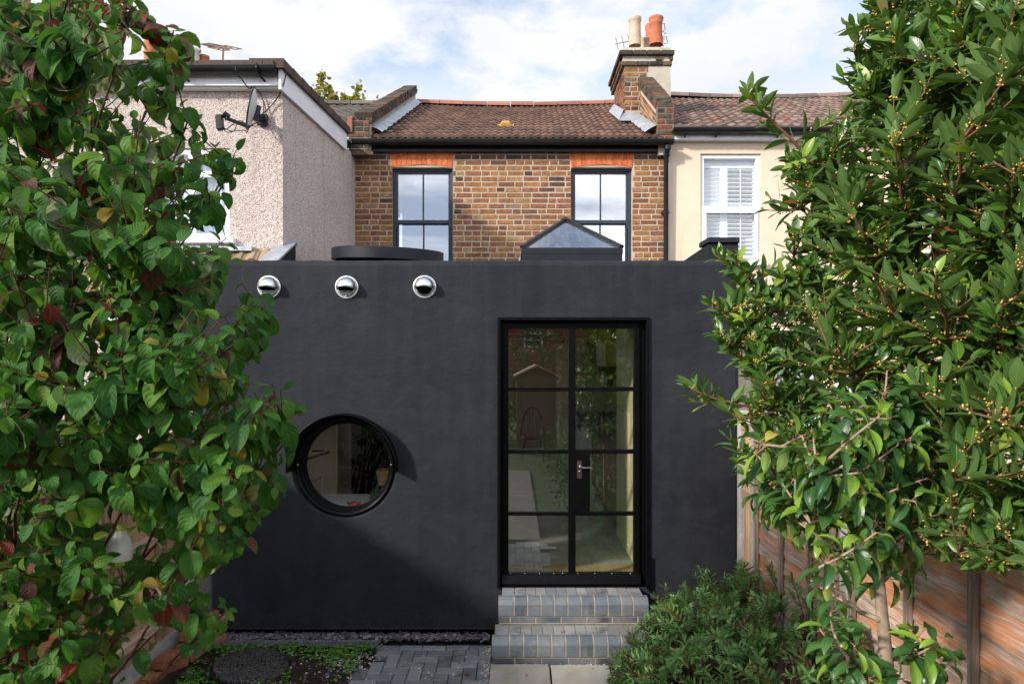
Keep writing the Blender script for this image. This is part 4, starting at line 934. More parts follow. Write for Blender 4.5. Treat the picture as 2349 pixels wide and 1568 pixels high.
mb = MB(); holes = [(a - BX0, b - BX0, c - 2.6, d - 2.6) for a, b, c, d in WINS]
holes += [(PX(894, YH) - BX0, PX(1041, YH) - BX0, PZ(386, YH) - 2.6, ARCH_T - 2.6), (PX(1306, YH) - BX0, PX(1454, YH) - BX0, PZ(386, YH) - 2.6, ARCH_T - 2.6)]
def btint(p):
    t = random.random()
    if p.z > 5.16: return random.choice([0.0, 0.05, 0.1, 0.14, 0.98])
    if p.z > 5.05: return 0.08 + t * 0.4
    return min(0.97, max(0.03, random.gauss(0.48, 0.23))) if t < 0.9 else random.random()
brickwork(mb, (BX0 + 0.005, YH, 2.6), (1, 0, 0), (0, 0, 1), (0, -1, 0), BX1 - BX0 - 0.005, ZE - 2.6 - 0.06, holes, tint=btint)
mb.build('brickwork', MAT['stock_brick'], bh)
# segmental arches of orange rubbed brick
for (a, b) in ((894, 1041), (1306, 1454)):
    xa, xb = PX(a, YH), PX(b, YH); xm, hw = (xa + xb) / 2, (xb - xa) / 2; n = 12; mb = MB(); mo = MB(); zt = ARCH_T
    bot = lambda x: PZ(385.5, YH) + 0.045 * (1 - ((x - xm) / hw) ** 2)
    ze = lambda x: (x - xm) * 0.93 + xm
    for k in range(n):
        x0, x1 = xa + (xb - xa) * k / n + 0.004, xa + (xb - xa) * (k + 1) / n - 0.004
        l0, l1 = ze(x0) , ze(x1)
        p = [(l0, YH - 0.013, bot(l0)), (l1, YH - 0.013, bot(l1)), (x1, YH - 0.013, zt), (x0, YH - 0.013, zt)]
        mb.prism([(q[0] + random.uniform(-.002, .002), q[1] + random.uniform(-.002, .002), q[2]) for q in p], (0, 0.11, 0), random.random())
    mo.prism([(ze(xa), YH - 0.006, bot(xa)), (ze(xa + hw), YH - 0.006, bot(xm)), (ze(xb), YH - 0.006, bot(xb)), (xb, YH - 0.006, zt - 0.003), (xa, YH - 0.006, zt - 0.003)], (0, 0.10, 0))
    ar = mb.build('window_arch', MAT['arch_brick'], bh, bevel=0.003); mo.build('arch_joints', MAT['mortar'], ar)

def sash_window(parent, x0, x1, z0, z1, zmeet, px_l, px_r):
    w = thing('sash_window', (0, 0, 0), None, None); w.parent = parent; w.location = Vector(((x0 + x1) / 2, YH + 0.07, z0)) - wloc(parent)
    y = YH + 0.075; mb = MB(); fr = 0.036
    mb.box(x0, x0 + fr, y, y + 0.12, z0, z1); mb.box(x1 - fr, x1, y, y + 0.12, z0, z1)
    xm, hw = (x0 + x1) / 2, (x1 - x0) / 2
    mb.box(x0 + fr, x1 - fr, y, y + 0.12, z1 - 0.026, z1 + 0.03)
    mb.box(x0 + 0.012, x0 + 0.020, y - 0.010, y, z0, z1); mb.box(x1 - 0.020, x1 - 0.012, y - 0.010, y, z0, z1)
    mb.build('box_frame', MAT['slate_blue_paint'], w, bevel=0.003)
    s = 0.034
    for nm, za, zb, yy, inset in (('upper_sash', zmeet, z1 - 0.026, y + 0.022, 0.0), ('lower_sash', z0, zmeet + 0.03, y + 0.065, 0.004)):
        a, b = x0 + fr + inset, x1 - fr - inset; mb = MB()
        mb.box(a, a + s, yy, yy + 0.04, za, zb); mb.box(b - s, b, yy, yy + 0.04, za, zb)
        mb.box(a + s, b - s, yy + 0.001, yy + 0.04, zb - 0.03, zb); mb.box(a + s, b - s, yy - 0.004, yy + 0.04, za, za + 0.05)
        xm_ = (a + b) / 2; mb.box(xm_ - 0.011, xm_ + 0.011, yy + 0.002, yy + 0.04, za + 0.05, zb - 0.03)
        sh = mb.build(nm, MAT['slate_blue_paint'], w, bevel=0.002)
        for (p, q) in ((a + s, xm_ - 0.011), (xm_ + 0.011, b - s)):
            gm = MB(); gm.quad((p, yy + 0.018, za + 0.05), (q, yy + 0.018, za + 0.05), (q, yy + 0.018, zb - 0.03), (p, yy + 0.018, zb - 0.03)); gm.build('glass_pane', MAT['glass_sash'], sh, recalc=False)
        if nm == 'upper_sash':
            for sx in (-1, 1):
                hm = MB(); hm.prism([(a - 0.001 if sx < 0 else b - 0.03, yy + 0.001, za), (a + 0.03 if sx < 0 else b + 0.001, yy + 0.001, za), (a + 0.02 if sx < 0 else b + 0.001, yy + 0.001, za - 0.07), (a - 0.001 if sx < 0 else b - 0.02, yy + 0.001, za - 0.07)], (0, 0.035, 0)); hm.build('sash_horn', MAT['slate_blue_paint'], sh)
            for xl in (a + s + (xm_ - a - s) * 0.5, xm_ + (b - s - xm_) * 0.52):
                lm = MB(); lm.lathe([(0.024, 0), (0.020, 0.012), (0.008, 0.022), (0.0, 0.036)], (xl, yy + 0.045, za + 0.05), (0, 0, 1), 12); lm.tube([(xl, yy + 0.045, za + 0.056), (xl + 0.045, yy + 0.045, za + 0.062)], 0.009, 8); lm.build('sash_lock', MAT['white_upvc'], sh)
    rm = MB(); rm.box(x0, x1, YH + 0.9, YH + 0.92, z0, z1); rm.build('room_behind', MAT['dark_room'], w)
for (a, b, c, d) in WINS: sash_window(bh, a, b, 2.9, d - 0.012, PZ(513, YH + .1), 0, 0)

# roof
tile_roof('roof', MAT['tile_brown'], bh, PX(836, 9.38), PX(1514, 9.38), PX(950, YR), PX(1432, YR), 9.36, ZE + 0.02, YR, ZR, 14, 0.104, 0.016, sag=0.055)
mb = MB(); mb.quad((BX0, 9.37, ZE - 0.04), (BX1, 9.37, ZE - 0.04), (BX1, YR, ZR - 0.14), (BX0, YR, ZR - 0.14)); mb.quad((BX1, YR + 0.03, ZR - 0.14), (BX0, YR + 0.03, ZR - 0.14), (BX0, YR + 4.1, ZE - 0.04), (BX1, YR + 4.1, ZE - 0.04)); mb.build('roof_underlay', MAT['black_matt'], bh)
ridge('ridge_tiles', MAT['ridge_clay'], bh, PX(957, YR), PX(1440, YR), YR, ZR + 0.0, 0.125, sag=0.055)
t_ = P(1161, 291, 10.5)
mb = MB(); sl = math.atan2(ZR - ZE, YR - 9.36); cs, sn = math.cos(sl), math.sin(sl)
def rp(u, v, w): return (t_.x + u, t_.y + v * cs - w * sn, t_.z + v * sn + w * cs)
mb.prism([rp(-.13, -.12, 0.03), rp(-.09, -.12, 0.03), rp(-.06, -.12, 0.075), rp(.05, -.12, 0.075), rp(.08, -.12, 0.03), rp(.12, -.12, 0.03), rp(.12, -.12, 0.0), rp(-.13, -.12, 0.0)], Vector(rp(0, .24, 0)) - Vector(rp(0, 0, 0)), 0.5)
mb.build('replacement_tile', MAT['new_tile'], bh)
# gutter, fascia and downpipe
mb = MB(); gutter(mb, PX(808, 9.3), PX(1545, 9.3), 9.31, PZ(322.5, 9.31), 0.058, [PX(p, 9.3) for p in (905, 1012, 1127, 1292, 1352, 1480, 1520)])
mb.build('gutter', MAT['black_plastic'], bh)
mb = MB(); mb.box(PX(836, 9.42), PX(1512, 9.42), 9.42, 9.46, PZ(348, 9.42), ZE - 0.0); mb.box(PX(836, 9.42), PX(1512, 9.42), 9.405, 9.42, PZ(348, 9.42), PZ(344.5, 9.42)); mb.build('fascia', MAT['black_plastic'], bh)
mb = MB(); dx_ = PX(1528, 9.42)
mb.tube([(dx_, 9.33, PZ(334, 9.33)), (dx_, 9.33, PZ(343, 9.33))], [0.048, 0.044], 16); mb.tube([(dx_, 9.33, PZ(342, 9.33)), (dx_ - 0.004, 9.40, PZ(362, 9.4)), (dx_ - 0.006, 9.42, 2.8)], 0.034, 16)
for zz in (PZ(356, 9.42), PZ(487, 9.42)): mb.tube([(dx_ - 0.006, 9.42, zz - 0.03), (dx_ - 0.006, 9.42, zz + 0.03)], 0.042, 16); mb.box(dx_ - 0.06, dx_ + 0.05, 9.425, 9.49, zz - 0.012, zz + 0.012)
mb.build('downpipe', MAT['black_plastic'], bh)

# party walls that rise through the roof
def coping_wall(name, x0, x1, y0, z0, y1, z1, zb0, matb, corb=True, wallmat=None):
    root = thing(name, (0, 0, 0), None, None); root.parent = bh; root.location = Vector(((x0 + x1) / 2, y0, zb0)) - wloc(bh)
    sl = Vector((0, y1 - y0, z1 - z0)); L = sl.length; d = sl.normalized(); up = Vector((0, -d.z, d.y))
    mb = MB(); mb.prism([(x0 + 0.02, y0, zb0), (x0 + 0.02, y0, z0 - 0.17), (x0 + 0.02, y1, z1 - 0.17), (x0 + 0.02, y1, zb0)], (x1 - x0 - 0.04, 0, 0)); mb.build('rendered_side', wallmat or MAT['cement'], root)
    mb = MB(); mo = MB()
    mo.prism([Vector((x0 + 0.006, y0, z0)) - up * k for k in (0.012, 0.16)][::1] + [Vector((x0 + 0.006, y1, z1)) - up * k for k in (0.16, 0.012)], (x1 - x0 - 0.012, 0, 0))
    # two oversailing courses under a course on edge
    for lay, (oh, off, th) in enumerate(((0.0, 0.0, 0.062), (0.012, 0.066, 0.062))):
        s = 0.0
        while s < L:
            bl_ = 0.072 if lay == 0 else 0.216
            e = min(L, s + bl_ - 0.008); o_ = Vector((0, y0, z0)) + d * ((s + e) / 2) - up * (off + th / 2)
            q = random.uniform(-0.004, 0.004)
            mb.obox((( x0 + x1) / 2 + q, o_.y, o_.z), ((x1 - x0) / 2 + oh + random.uniform(-.005, .005), 0, 0), d * ((e - s) / 2), up * (th / 2), random.random(), 0, 0.004)
            s += bl_
    # front end bricks
    return root, mb, mo, up, d
lx0, lx1 = PX(813, 9.35), PX(853, 9.35)
root, mb, mo, up, d = coping_wall('party_wall_parapet', lx0, lx1, 9.35, PZ(258, 9.35), 13.75, PZ(196, 13.75), 5.2, None)
brickwork(mb, (lx0 - 0.07, 9.30, PZ(352, 9.3)), (1, 0, 0), (0, 0, 1), (0, -1, 0), lx1 - lx0 + 0.04, PZ(268, 9.3) - PZ(352, 9.3), bond='flemish', phase=1)
mb.box(lx0 - 0.07, lx1 + 0.03, 9.28, 9.36, PZ(356, 9.3), PZ(348, 9.3), 0.8)
mo.box(lx0 - 0.065, lx1 - 0.035, 9.302, 9.52, PZ(352, 9.3), PZ(262, 9.3) - 0.07)
mb.build('coping_bricks', MAT['sooty_brick'], root, bevel=0.004); mo.build('mortar', MAT['mortar_dark'], root)
mb = MB(); mb.box(lx0 - 0.075, lx0 - 0.01, 9.27, 9.60, PZ(305, 9.3), PZ(268, 9.3)); mb.build('end_tile', MAT['ridge_clay'], root, bevel=0.01)
# flashing strip folded over the first tiles
def flashing(parent, pts_wall, pts_roof, n=26):
    mb = MB(); V = []
    A0, A1 = Vector(pts_wall[0]), Vector(pts_wall[1]); B0, B1 = Vector(pts_roof[0]), Vector(pts_roof[1])
    for i in range(n + 1):
        f = i / n; w = 0.014 * math.sin(i * 2.4) + random.uniform(-.006, .006)
        a, b = A0 + (A1 - A0) * f, B0 + (B1 - B0) * f
        for k in range(5):
            g_ = k / 4; p = a + (b - a) * g_; p.z += w * g_ + 0.012 * math.sin(g_ * 3.1); V.append(p)
        
    mb.add(V, [(i * 5 + k, i * 5 + k + 1, (i + 1) * 5 + k + 1, (i + 1) * 5 + k) for i in range(n) for k in range(4)], 0.5, 0, True)
    return mb.build('lead_flashing', MAT['lead'], parent, recalc=False)
def roofz(y): return ZE + 0.02 + (ZR - ZE) * (y - 9.36) / (YR - 9.36)
flashing(root, ((lx1 - 0.015, 9.42, roofz(9.42) + 0.14), (lx1 - 0.015, 13.3, roofz(13.3) + 0.14)), ((lx1 + 0.14, 9.37, roofz(9.37) + 0.075), (lx1 + 0.16, 13.3, roofz(13.3) + 0.06)))
rx0, rx1 = PX(1507, 9.4), PX(1542, 9.4)
root, mb, mo, up, d = coping_wall('party_wall_parapet', rx0, rx1, 9.4, PZ(226, 9.4), 10.75, PZ(175, 10.75), 5.2, None)
brickwork(mb, (rx0 + 0.0, 9.36, PZ(322, 9.36)), (1, 0, 0), (0, 0, 1), (0, -1, 0), rx1 - rx0 + 0.02, PZ(232, 9.36) - PZ(322, 9.36), phase=0, tint=lambda p: random.choice([0.1, 0.3, 0.98, 1.0, 0.99, 0.6]))
mo.box(rx0 + 0.004, rx1 + 0.015, 9.362, 9.5, PZ(322, 9.36), PZ(228, 9.36) - 0.07)
mb.build('coping_bricks', MAT['sooty_brick'], root, bevel=0.004); mo.build('mortar', MAT['mortar_dark'], root)
mb = MB(); sl_ = (PZ(175, 10.75) - PZ(226, 9.4)) / 1.35
brickwork(mb, (rx0 + 0.018, 10.75, roofz(10.75) - 0.1), (0, -1, sl_ * -1), (0, 0, 1), (-1, 0, 0), 1.5, 0.62); mb.build('side_brickwork', MAT['stock_brick'], root)
flashing(root, ((rx0 + 0.0, 9.42, roofz(9.42) + 0.16), (rx0 + 0.0, 10.8, roofz(10.8) + 0.16)), ((rx0 - 0.17, 9.38, roofz(9.38) + 0.075), (rx0 - 0.17, 10.8, roofz(10.8) + 0.065)), 14)

# chimney
ch = thing('chimney', (0, 0, 0), None, None); ch.parent = bh; YC = 10.7
cx0, cx1 = PX(1432, YC), PX(1535.5, YC); cz0, cz1 = PZ(245, YC), PZ(150, YC); cd = 1.05
ch.location = Vector(((cx0 + cx1) / 2, YC, cz0)) - wloc(bh)
mo = MB(); mo.box(cx0 + 0.008, cx1 - 0.008, YC + 0.008, YC + cd, cz0 - 0.6, PZ(118, YC)); mo.build('mortar', MAT['mortar'], ch)
mb = MB(); cmx = PX(1487, YC)
ctint = lambda p: random.choice([0.02, 0.08, 0.15, 0.3, 0.45, 0.7, 0.75, 0.82, 0.98])
brickwork(mb, (cx0, YC + 0.005, cz0 - 0.05), (1, 0, 0), (0, 0, 1), (0, -1, 0), cmx - cx0, cz1 - cz0 + 0.05, tint=ctint)
brickwork(mb, (cx0 + 0.005, YC + cd, cz0 - 0.05), (0, -1, 0), (0, 0, 1), (-1, 0, 0), cd, cz1 - cz0 + 0.05, tint=ctint)
mb.build('brickwork', MAT['stock_brick'], ch)
mb = MB(); mb.box(cmx, cx1, YC - 0.008, YC + 0.03, cz0 - 0.2, PZ(152, YC)); mb.box(cx1 - 0.001, cx1 + 0.02, YC - 0.006, YC + cd, cz0 - 0.6, PZ(152, YC)); mb.build('cement_patch', MAT['cement'], ch)
mb = MB(); z = PZ(152, YC)
for k, (ov, hh) in enumerate(((0.035, 0.066), (0.05, 0.066), (0.085, 0.07))):
    x = cx0 - ov
    while x < cx1 + ov - 0.02:
        L_ = 0.216 if k != 1 else 0.108
        if not (k == 1 and (x < cmx - 0.05 or int(x * 9) % 2)): mb.box(x, min(cx1 + ov, x + L_ - 0.01), YC - ov, YC + 0.12, z + 0.003, z + hh, random.random(), 0)
        x += L_
    y = YC + 0.12
    while y < YC + cd + ov:
        mb.box(cx0 - ov, cx0 + 0.1, y + 0.008, y + 0.21, z + 0.003, z + hh, random.random()); mb.box(cx1 - 0.1, cx1 + ov, y + 0.008, y + 0.21, z + 0.003, z + hh, random.random()); y += 0.216
    z += hh + 0.008
ztop = z
mb.build('corbelled_cap', MAT['sooty_brick'], ch, bevel=0.006)
mb = MB(); mb.box(cx0 - 0.02, cx1 + 0.02, YC - 0.02, YC + cd, PZ(151, YC), ztop - 0.01)
n = 9; V = []
for k, (ins, hh) in enumerate(((0.02, -0.02), (0.03, 0.05), (0.10, 0.09), (0.2, 0.14), (0.3, 0.15))):
    V += [(cx0 - 0.05 + ins, YC - 0.05 + ins, ztop + hh + random.uniform(-.01, .01)), (cx1 + 0.05 - ins, YC - 0.05 + ins, ztop + hh + random.uniform(-.01, .01)), (cx1 + 0.05 - ins, YC + cd + 0.05 - ins, ztop + hh), (cx0 - 0.05 + ins, YC + cd + 0.05 - ins, ztop + hh)]
mb.add(V, [(4 * k + i, 4 * k + (i + 1) % 4, 4 * k + 4 + (i + 1) % 4, 4 * k + 4 + i) for k in range(4) for i in range(4)] + [(16, 17, 18, 19)], 0.5, 0, False)
mb.build('flaunching', MAT['cement'], ch)
def pot(parent, x, y, z0, z1, r, mat, style=0, nm='chimney_pot'):
    h = z1 - z0; mb = MB()
    if style == 0: pr = [(r * 1.0, 0), (r * 0.96, h * 0.6), (r * 0.94, h * 0.84), (r * 1.0, h * 0.86), (r * 1.07, h * 0.9), (r * 1.08, h * 0.98), (r * 1.03, h), (r * 0.8, h), (r * 0.78, h * 0.8)]
    else: pr = [(r * 1.02, 0), (r * 0.92, h * 0.45), (r * 0.90, h * 0.74), (r * 0.98, h * 0.77), (r * 0.98, h * 0.80), (r * 0.94, h * 0.82), (r * 1.08, h * 0.92), (r * 1.1, h * 0.98), (r * 1.05, h), (r * 0.85, h), (r * 0.8, h * 0.7)]
    mb.lathe(pr, (x, y, z0), (0, 0, 1), 40); return mb.build(nm, mat, parent)
yp = YC + 0.22; pot(ch, PX(1456.5, yp), yp, PZ(106, yp), PZ(41.5, yp), 0.096, MAT['buff_clay'], 0); pot(ch, PX(1505, yp), yp, PZ(104, yp), PZ(41, yp), 0.106, MAT['terracotta'], 1)
yq = YC + 0.82; pot(ch, PX(1494, yq), yq, ztop + 0.1, PZ(58, yq), 0.095, MAT['terracotta'], 1); pot(ch, PX(1479, yq - .25), yq - .25, ztop + 0.1, PZ(92, yq - .25), 0.10, MAT['buff_clay'], 0)
mb = MB(); mb.quad((cx0 - 0.10, YC - 0.14, roofz(YC - 0.14) + 0.07), (rx0 + 0.0, YC - 0.14, roofz(YC - 0.14) + 0.07), (rx0 + 0.0, YC - 0.012, roofz(YC) + 0.16), (cx0 - 0.05, YC - 0.012, roofz(YC) + 0.17)); mb.quad((cx0 - 0.10, YC - 0.14, roofz(YC - 0.14) + 0.075), (cx0 - 0.012, YC - 0.012, roofz(YC) + 0.22), (cx0 - 0.012, YC + 1, roofz(YC + 1) + 0.2), (cx0 - 0.10, YC + 1, roofz(YC + 1) + 0.07)); mb.build('lead_apron', MAT['lead'], ch, recalc=False)

def aerial(mast0, mast1, boom0, boom1, nel, ell, mat_m, mat_b, label, tilt=(0, 1, 0.2)):
    a = thing('television_aerial', mast0, label, 'aerial')
    mb = MB(); mb.tube([mast0, (Vector(mast0) + Vector(mast1)) / 2 + Vector((0.01, 0, 0)), mast1], 0.017, 8); mb.build('mast', mat_m, a)
    mb = MB(); mb.tube([boom0, boom1], 0.011, 6); mb.build('boom', mat_b, a)
    mb = MB(); ev = Vector(tilt).normalized()
    for k in range(nel):
        c = Vector(boom0).lerp(Vector(boom1), (k + 0.3) / nel * 0.72); l = ell * (0.8 + 0.3 * k / nel); mb.tube([c - ev * l, c + ev * l], 0.006, 5)
    mb.build('elements', mat_b, a)
    mb = MB(); c = Vector(boom0).lerp(Vector(boom1), 0.86); bd = (Vector(boom1) - Vector(boom0)).normalized(); 
    for s in (-1, 1):
        for f in (-0.14, 0.0, 0.14): mb.bar(c + ev * ell * 1.3 * s * 0.35 + bd * (f - 0.02), c + ev * ell * 1.3 * s + bd * (f - 0.02), 0.012, 0.012)
        mb.bar(c + ev * ell * s * 1.3 - bd * 0.17, c + ev * ell * s * 1.3 + bd * 0.14, 0.014, 0.014); mb.bar(c + ev * ell * s * 0.45 - bd * 0.17, c + ev * ell * s * 0.45 + bd * 0.14, 0.014, 0.014)
    mb.build('reflector', mat_b, a); return a
aerial(P(508, 160, 12.5), P(512, 112, 12.5), P(468, 100, 12.5), P(526, 113, 12.5), 9, 0.14, MAT['rusty_steel'], MAT['rusty_steel'], 'rusty television aerial standing above the black gutter of the pebbledash house', (0.55, 0.6, 0.35))
aerial(P(1521, 106, 11.7), P(1521, 70, 11.7), P(1411, 101, 11.7), P(1528, 76, 11.7), 6, 0.13, MAT['alloy'], MAT['alloy'], 'pale television aerial half hidden behind the chimney pots', (0.25, 0.5, -0.55))

# ================================================================== cream house (right)
cr = thing('cream_house', (4, YH, 0), 'cream painted house with weathered tiled roof and white shuttered window', 'house')
KX0, KX1 = 2.125, 7.0
wa, wb, wc, wd = PX(1606, YH), PX(1745, YH), PZ(598, YH), PZ(353, YH)
ZE2 = PZ(299, 9.38)
mb = MB(); holed_plane(mb, KX0 + 0.02, KX1, -0.1, ZE2, YH - 0.012, [(wa, wb, wc, wd)])
yb_ = YH + 0.10
for xx in (wa, wb): mb.quad((xx, YH - 0.012, wc), (xx, YH - 0.012, wd), (xx, yb_, wd), (xx, yb_, wc))
mb.quad((wa, YH - 0.012, wd), (wb, YH - 0.012, wd), (wb, yb_, wd), (wa, yb_, wd)); mb.quad((wa, YH - 0.012, wc), (wb, YH - 0.012, wc), (wb, yb_, wc), (wa, yb_, wc))
mb.quad((KX0 + 0.02, YH - 0.012, -0.1), (KX0 + 0.02, YH - 0.012, ZE2), (KX0 + 0.02, YH + 0.3, ZE2), (KX0 + 0.02, YH + 0.3, -0.1))
mb.build('wall', MAT['cream'], cr, recalc=False)
ZR2 = PZ(222, YR)
tile_roof('roof', MAT['tile_grey'], cr, PX(1546, 9.36), 6.9, PX(1530, YR) + 0.0, 6.9, 9.34, ZE2 + 0.015, YR, ZR2, 13, 0.150, 0.022, sag=0.06, thick=0.03, rag=0.02)
mb = MB(); mb.quad((KX0 + 0.1, 9.36, ZE2 - 0.05), (KX1, 9.36, ZE2 - 0.05), (KX1, YR, ZR2 - 0.12), (KX0 + 0.1, YR, ZR2 - 0.12)); mb.quad((KX0 + 0.1, YR + 0.02, ZR2 - 0.12), (KX1, YR + 0.02, ZR2 - 0.12), (KX1, YR + 4.1, ZE2), (KX0 + 0.1, YR + 4.1, ZE2)); mb.build('roof_underlay', MAT['black_matt'], cr)
ridge('ridge_tiles', MAT['tile_grey'], cr, PX(1530, YR), 6.9, YR, ZR2 - 0.01, 0.13, sag=0.06)
mb = MB(); gutter(mb, PX(1544, 9.28), 6.95, 9.29, PZ(296, 9.29), 0.056, [PX(p, 9.3) for p in (1560, 1700)])
for p in (1571, 1642, 1783): mb.prism([(PX(p, 9.36) - 0.012, 9.36, PZ(303, 9.36)), (PX(p, 9.36) - 0.012, 9.28, PZ(307, 9.3)), (PX(p, 9.36) - 0.012, 9.36, PZ(316, 9.36))], (0.024, 0, 0))
mb.build('gutter', MAT['black_plastic'], cr)
mb = MB(); mb.box(PX(1541, 9.38), 6.95, 9.375, 9.42, PZ(320, 9.38), ZE2); mb.box(PX(1541, 9.38), 6.95, 9.42, YH, PZ(320, 9.38), PZ(320, 9.38) + 0.02); mb.build('fascia', MAT['fascia_white'], cr)
cw = thing('window', (0, 0, 0), None, None); cw.parent = cr; cw.location = Vector(((wa + wb) / 2, YH, wc)) - wloc(cr)
y = YH + 0.02
mb = MB(); f = 0.060; zt_, zm0, zm1, zb_ = PZ(363, YH), PZ(472, YH), PZ(489, YH), PZ(586, YH)
mb.box(wa + .001, wa + f, y, y + 0.07, wc + .001, wd - .002); mb.box(wb - f, wb - .001, y, y + 0.07, wc + .001, wd - .002); mb.box(wa + f, wb - f, y, y + 0.07, zt_, wd - .002); mb.box(wa + f, wb - f, y, y + 0.07, wc + .001, wc + 0.05); mb.box(wa + f, wb - f, y, y + 0.07, zm0 - 0.055, zm0)
mb.build('frame', MAT['white_upvc'], cw, bevel=0.006)
mb = MB(); i_ = 0.028; mb.box(wa + f - 0.02, wa + f + i_, y - 0.028, y + 0.001, wc + 0.035, zm0 - 0.045); mb.box(wb - f - i_, wb - f + 0.02, y - 0.028, y + 0.001, wc + 0.035, zm0 - 0.045)
mb.box(wa + f + i_, wb - f - i_, y - 0.028, y + 0.001, zm1, zm0 - 0.045); mb.box(wa + f + i_, wb - f - i_, y - 0.028, y + 0.001, wc + 0.035, zb_); mb.build('casement', MAT['white_upvc'], cw, bevel=0.006)
mb = MB(); mb.quad((wa + f, y + 0.03, zm0), (wb - f, y + 0.03, zm0), (wb - f, y + 0.03, zt_), (wa + f, y + 0.03, zt_)); mb.build('glass_pane', MAT['glass_white'], cw, recalc=False)
mb = MB(); mb.quad((wa + f, y + 0.012, wc + .05), (wb - f, y + 0.012, wc + .05), (wb - f, y + 0.012, zm1), (wa + f, y + 0.012, zm1)); mb.build('glass_pane', MAT['glass_white'], cw, recalc=False)
ysh = y + 0.10; mid = PX(1666, YH)
for side, (a, b), op in (('left', (wa + 0.02, mid), 0), ('right', (mid + 0.002, wb - 0.02), 1)):
    mb = MB(); s = 0.05
    mb.box(a, a + s, ysh, ysh + 0.03, wc + .02, wd - 0.03); mb.box(b - s, b, ysh, ysh + 0.03, wc + .02, wd - 0.03); mb.box(a + s, b - s, ysh, ysh + 0.03, wd - 0.17, wd - 0.03); mb.box(a + s, b - s, ysh, ysh + 0.03, zm0 - 0.07, zm0 + 0.02)
    sh = mb.build('shutter', MAT['white_upvc'], cw)
    z = wc + 0.06; mb = MB()
    while z < wd - 0.17:
        if not (zm0 - 0.08 < z < zm0 + 0.03):
            an = R(24) if (op == 1) else R(54)
            if op == 0 and z < zm0: an = R(40)
            mb.bar((a + s, ysh + 0.015, z), (b - s, ysh + 0.015, z), 0.064, 0.009, (0, -math.cos(an + math.pi / 2), math.sin(an + math.pi / 2)))
        z += 0.058
    if op == 1: mb.box((a + b) / 2 - 0.006, (a + b) / 2 + 0.006, ysh - 0.025, ysh - 0.013, wc + 0.05, wd - 0.18)
    mb.build('louvres', MAT['white_upvc'], sh)
mb = MB(); mb.box(wa - 0.1, wb + 0.1, YH + 0.9, YH + 0.92, wc - .2, wd + .2); mb.build('room_behind', simple('blue_grey_room', (0.16, 0.26, 0.36), 0.9), cw)
mb = MB(); mb.prism([(PX(1600, YH), YH - 0.09, PZ(610, YH)), (PX(1600, YH), YH - 0.09, PZ(604, YH)), (PX(1600, YH), YH + 0.02, PZ(597, YH)), (PX(1600, YH), YH + 0.02, PZ(610, YH))], (PX(1756, YH) - PX(1600, YH), 0, 0)); mb.build('window_sill', MAT['white_upvc'], cr)
# its single storey addition behind the fence
mb = MB(); mb.box(2.16, 6.5, 6.6, YH - 0.02, -0.1, 2.55); mb.build('rear_addition', MAT['cream'], cr)
mb = MB(); mb.box(2.10, 6.6, 6.5, YH - 0.03, 2.552, 2.66); mb.build('addition_roof', MAT['anthracite'], cr)
mb = MB(); mb.box(2.36, 3.6, 6.56, 6.598, 1.25, 2.30); mb.build('addition_window', MAT['white_upvc'], cr)
mb = MB(); mb.tube([(2.06, 6.35, -0.05), (2.06, 6.35, 2.56)], 0.045, 14); mb.build('downpipe', MAT['black_plastic'], cr)

# ================================================================== pebbledash house (left)
pb = thing('pebbledash_house', (-4, 7, 0), 'pinkish pebbledash house with white bargeboard and black gutter', 'house')
SX = -2.185; YF = 6.51; ZW = PZ(197, YF)
va, vb, vc, vd = PX(345, YF), PX(527, YF), PZ(547, YF), PZ(340, YF)
mb = MB(); holed_plane(mb, -6.5, SX, -0.1, ZW, YF, [(va, vb, vc, vd)])
for xx in (va, vb): mb.quad((xx, YF, vc), (xx, YF, vd), (xx, YF + 0.1, vd), (xx, YF + 0.1, vc))
mb.quad((va, YF, vd), (vb, YF, vd), (vb, YF + 0.1, vd), (va, YF + 0.1, vd)); mb.quad((va, YF, vc), (vb, YF, vc), (vb, YF + 0.1, vc), (va, YF + 0.1, vc))
yE_, zE_ = 9.50, PZ(345, 8.85) + 0.12
mb.add([(SX, YF, -0.1), (SX, YH, -0.1), (SX, YH, zE_), (SX, YF, ZW + 0.02)], [(0, 1, 2, 3)])
mb.build('wall', MAT['pebbledash'], pb, recalc=False)
# shallow roof: bargeboard on the flank, fascia and gutter in front
b0, b1 = Vector((SX + 0.03, 6.36, 0)), Vector((SX + 0.03, 8.9, 0))
zt0, zb0, zt1, zb1 = PZ(152, 6.36), PZ(205, 6.36), PZ(300, 8.9), PZ(345, 8.9)
mb = MB(); mb.prism([(b0.x - 0.02, b0.y, zb0), (b0.x - 0.02, b0.y, zt0), (b1.x - 0.02, b1.y, zt1), (b1.x - 0.02, b1.y, zb1)], (0.024, 0, 0)); mb.build('bargeboard', MAT['fascia_white'], pb)
mb = MB(); n = 9
for k in range(n):
    f0, f1 = k / n, (k + 1) / n; ya, yb = b0.y - 0.04 + (b1.y - b0.y + 0.06) * f0, b0.y - 0.04 + (b1.y - b0.y + 0.06) * f1 + 0.02; za, zb = zt0 + (zt1 - zt0) * f0, zt0 + (zt1 - zt0) * f1; q = random.uniform(0, .006)
    mb.prism([(b0.x - 0.28, ya, za - 0.03), (b0.x - 0.28, ya, za + 0.055 + q), (b0.x - 0.28, yb, zb + 0.05), (b0.x - 0.28, yb, zb - 0.03)], (0.32, 0, 0), random.random())
mb.build('verge_tiles', MAT['verge'], pb)
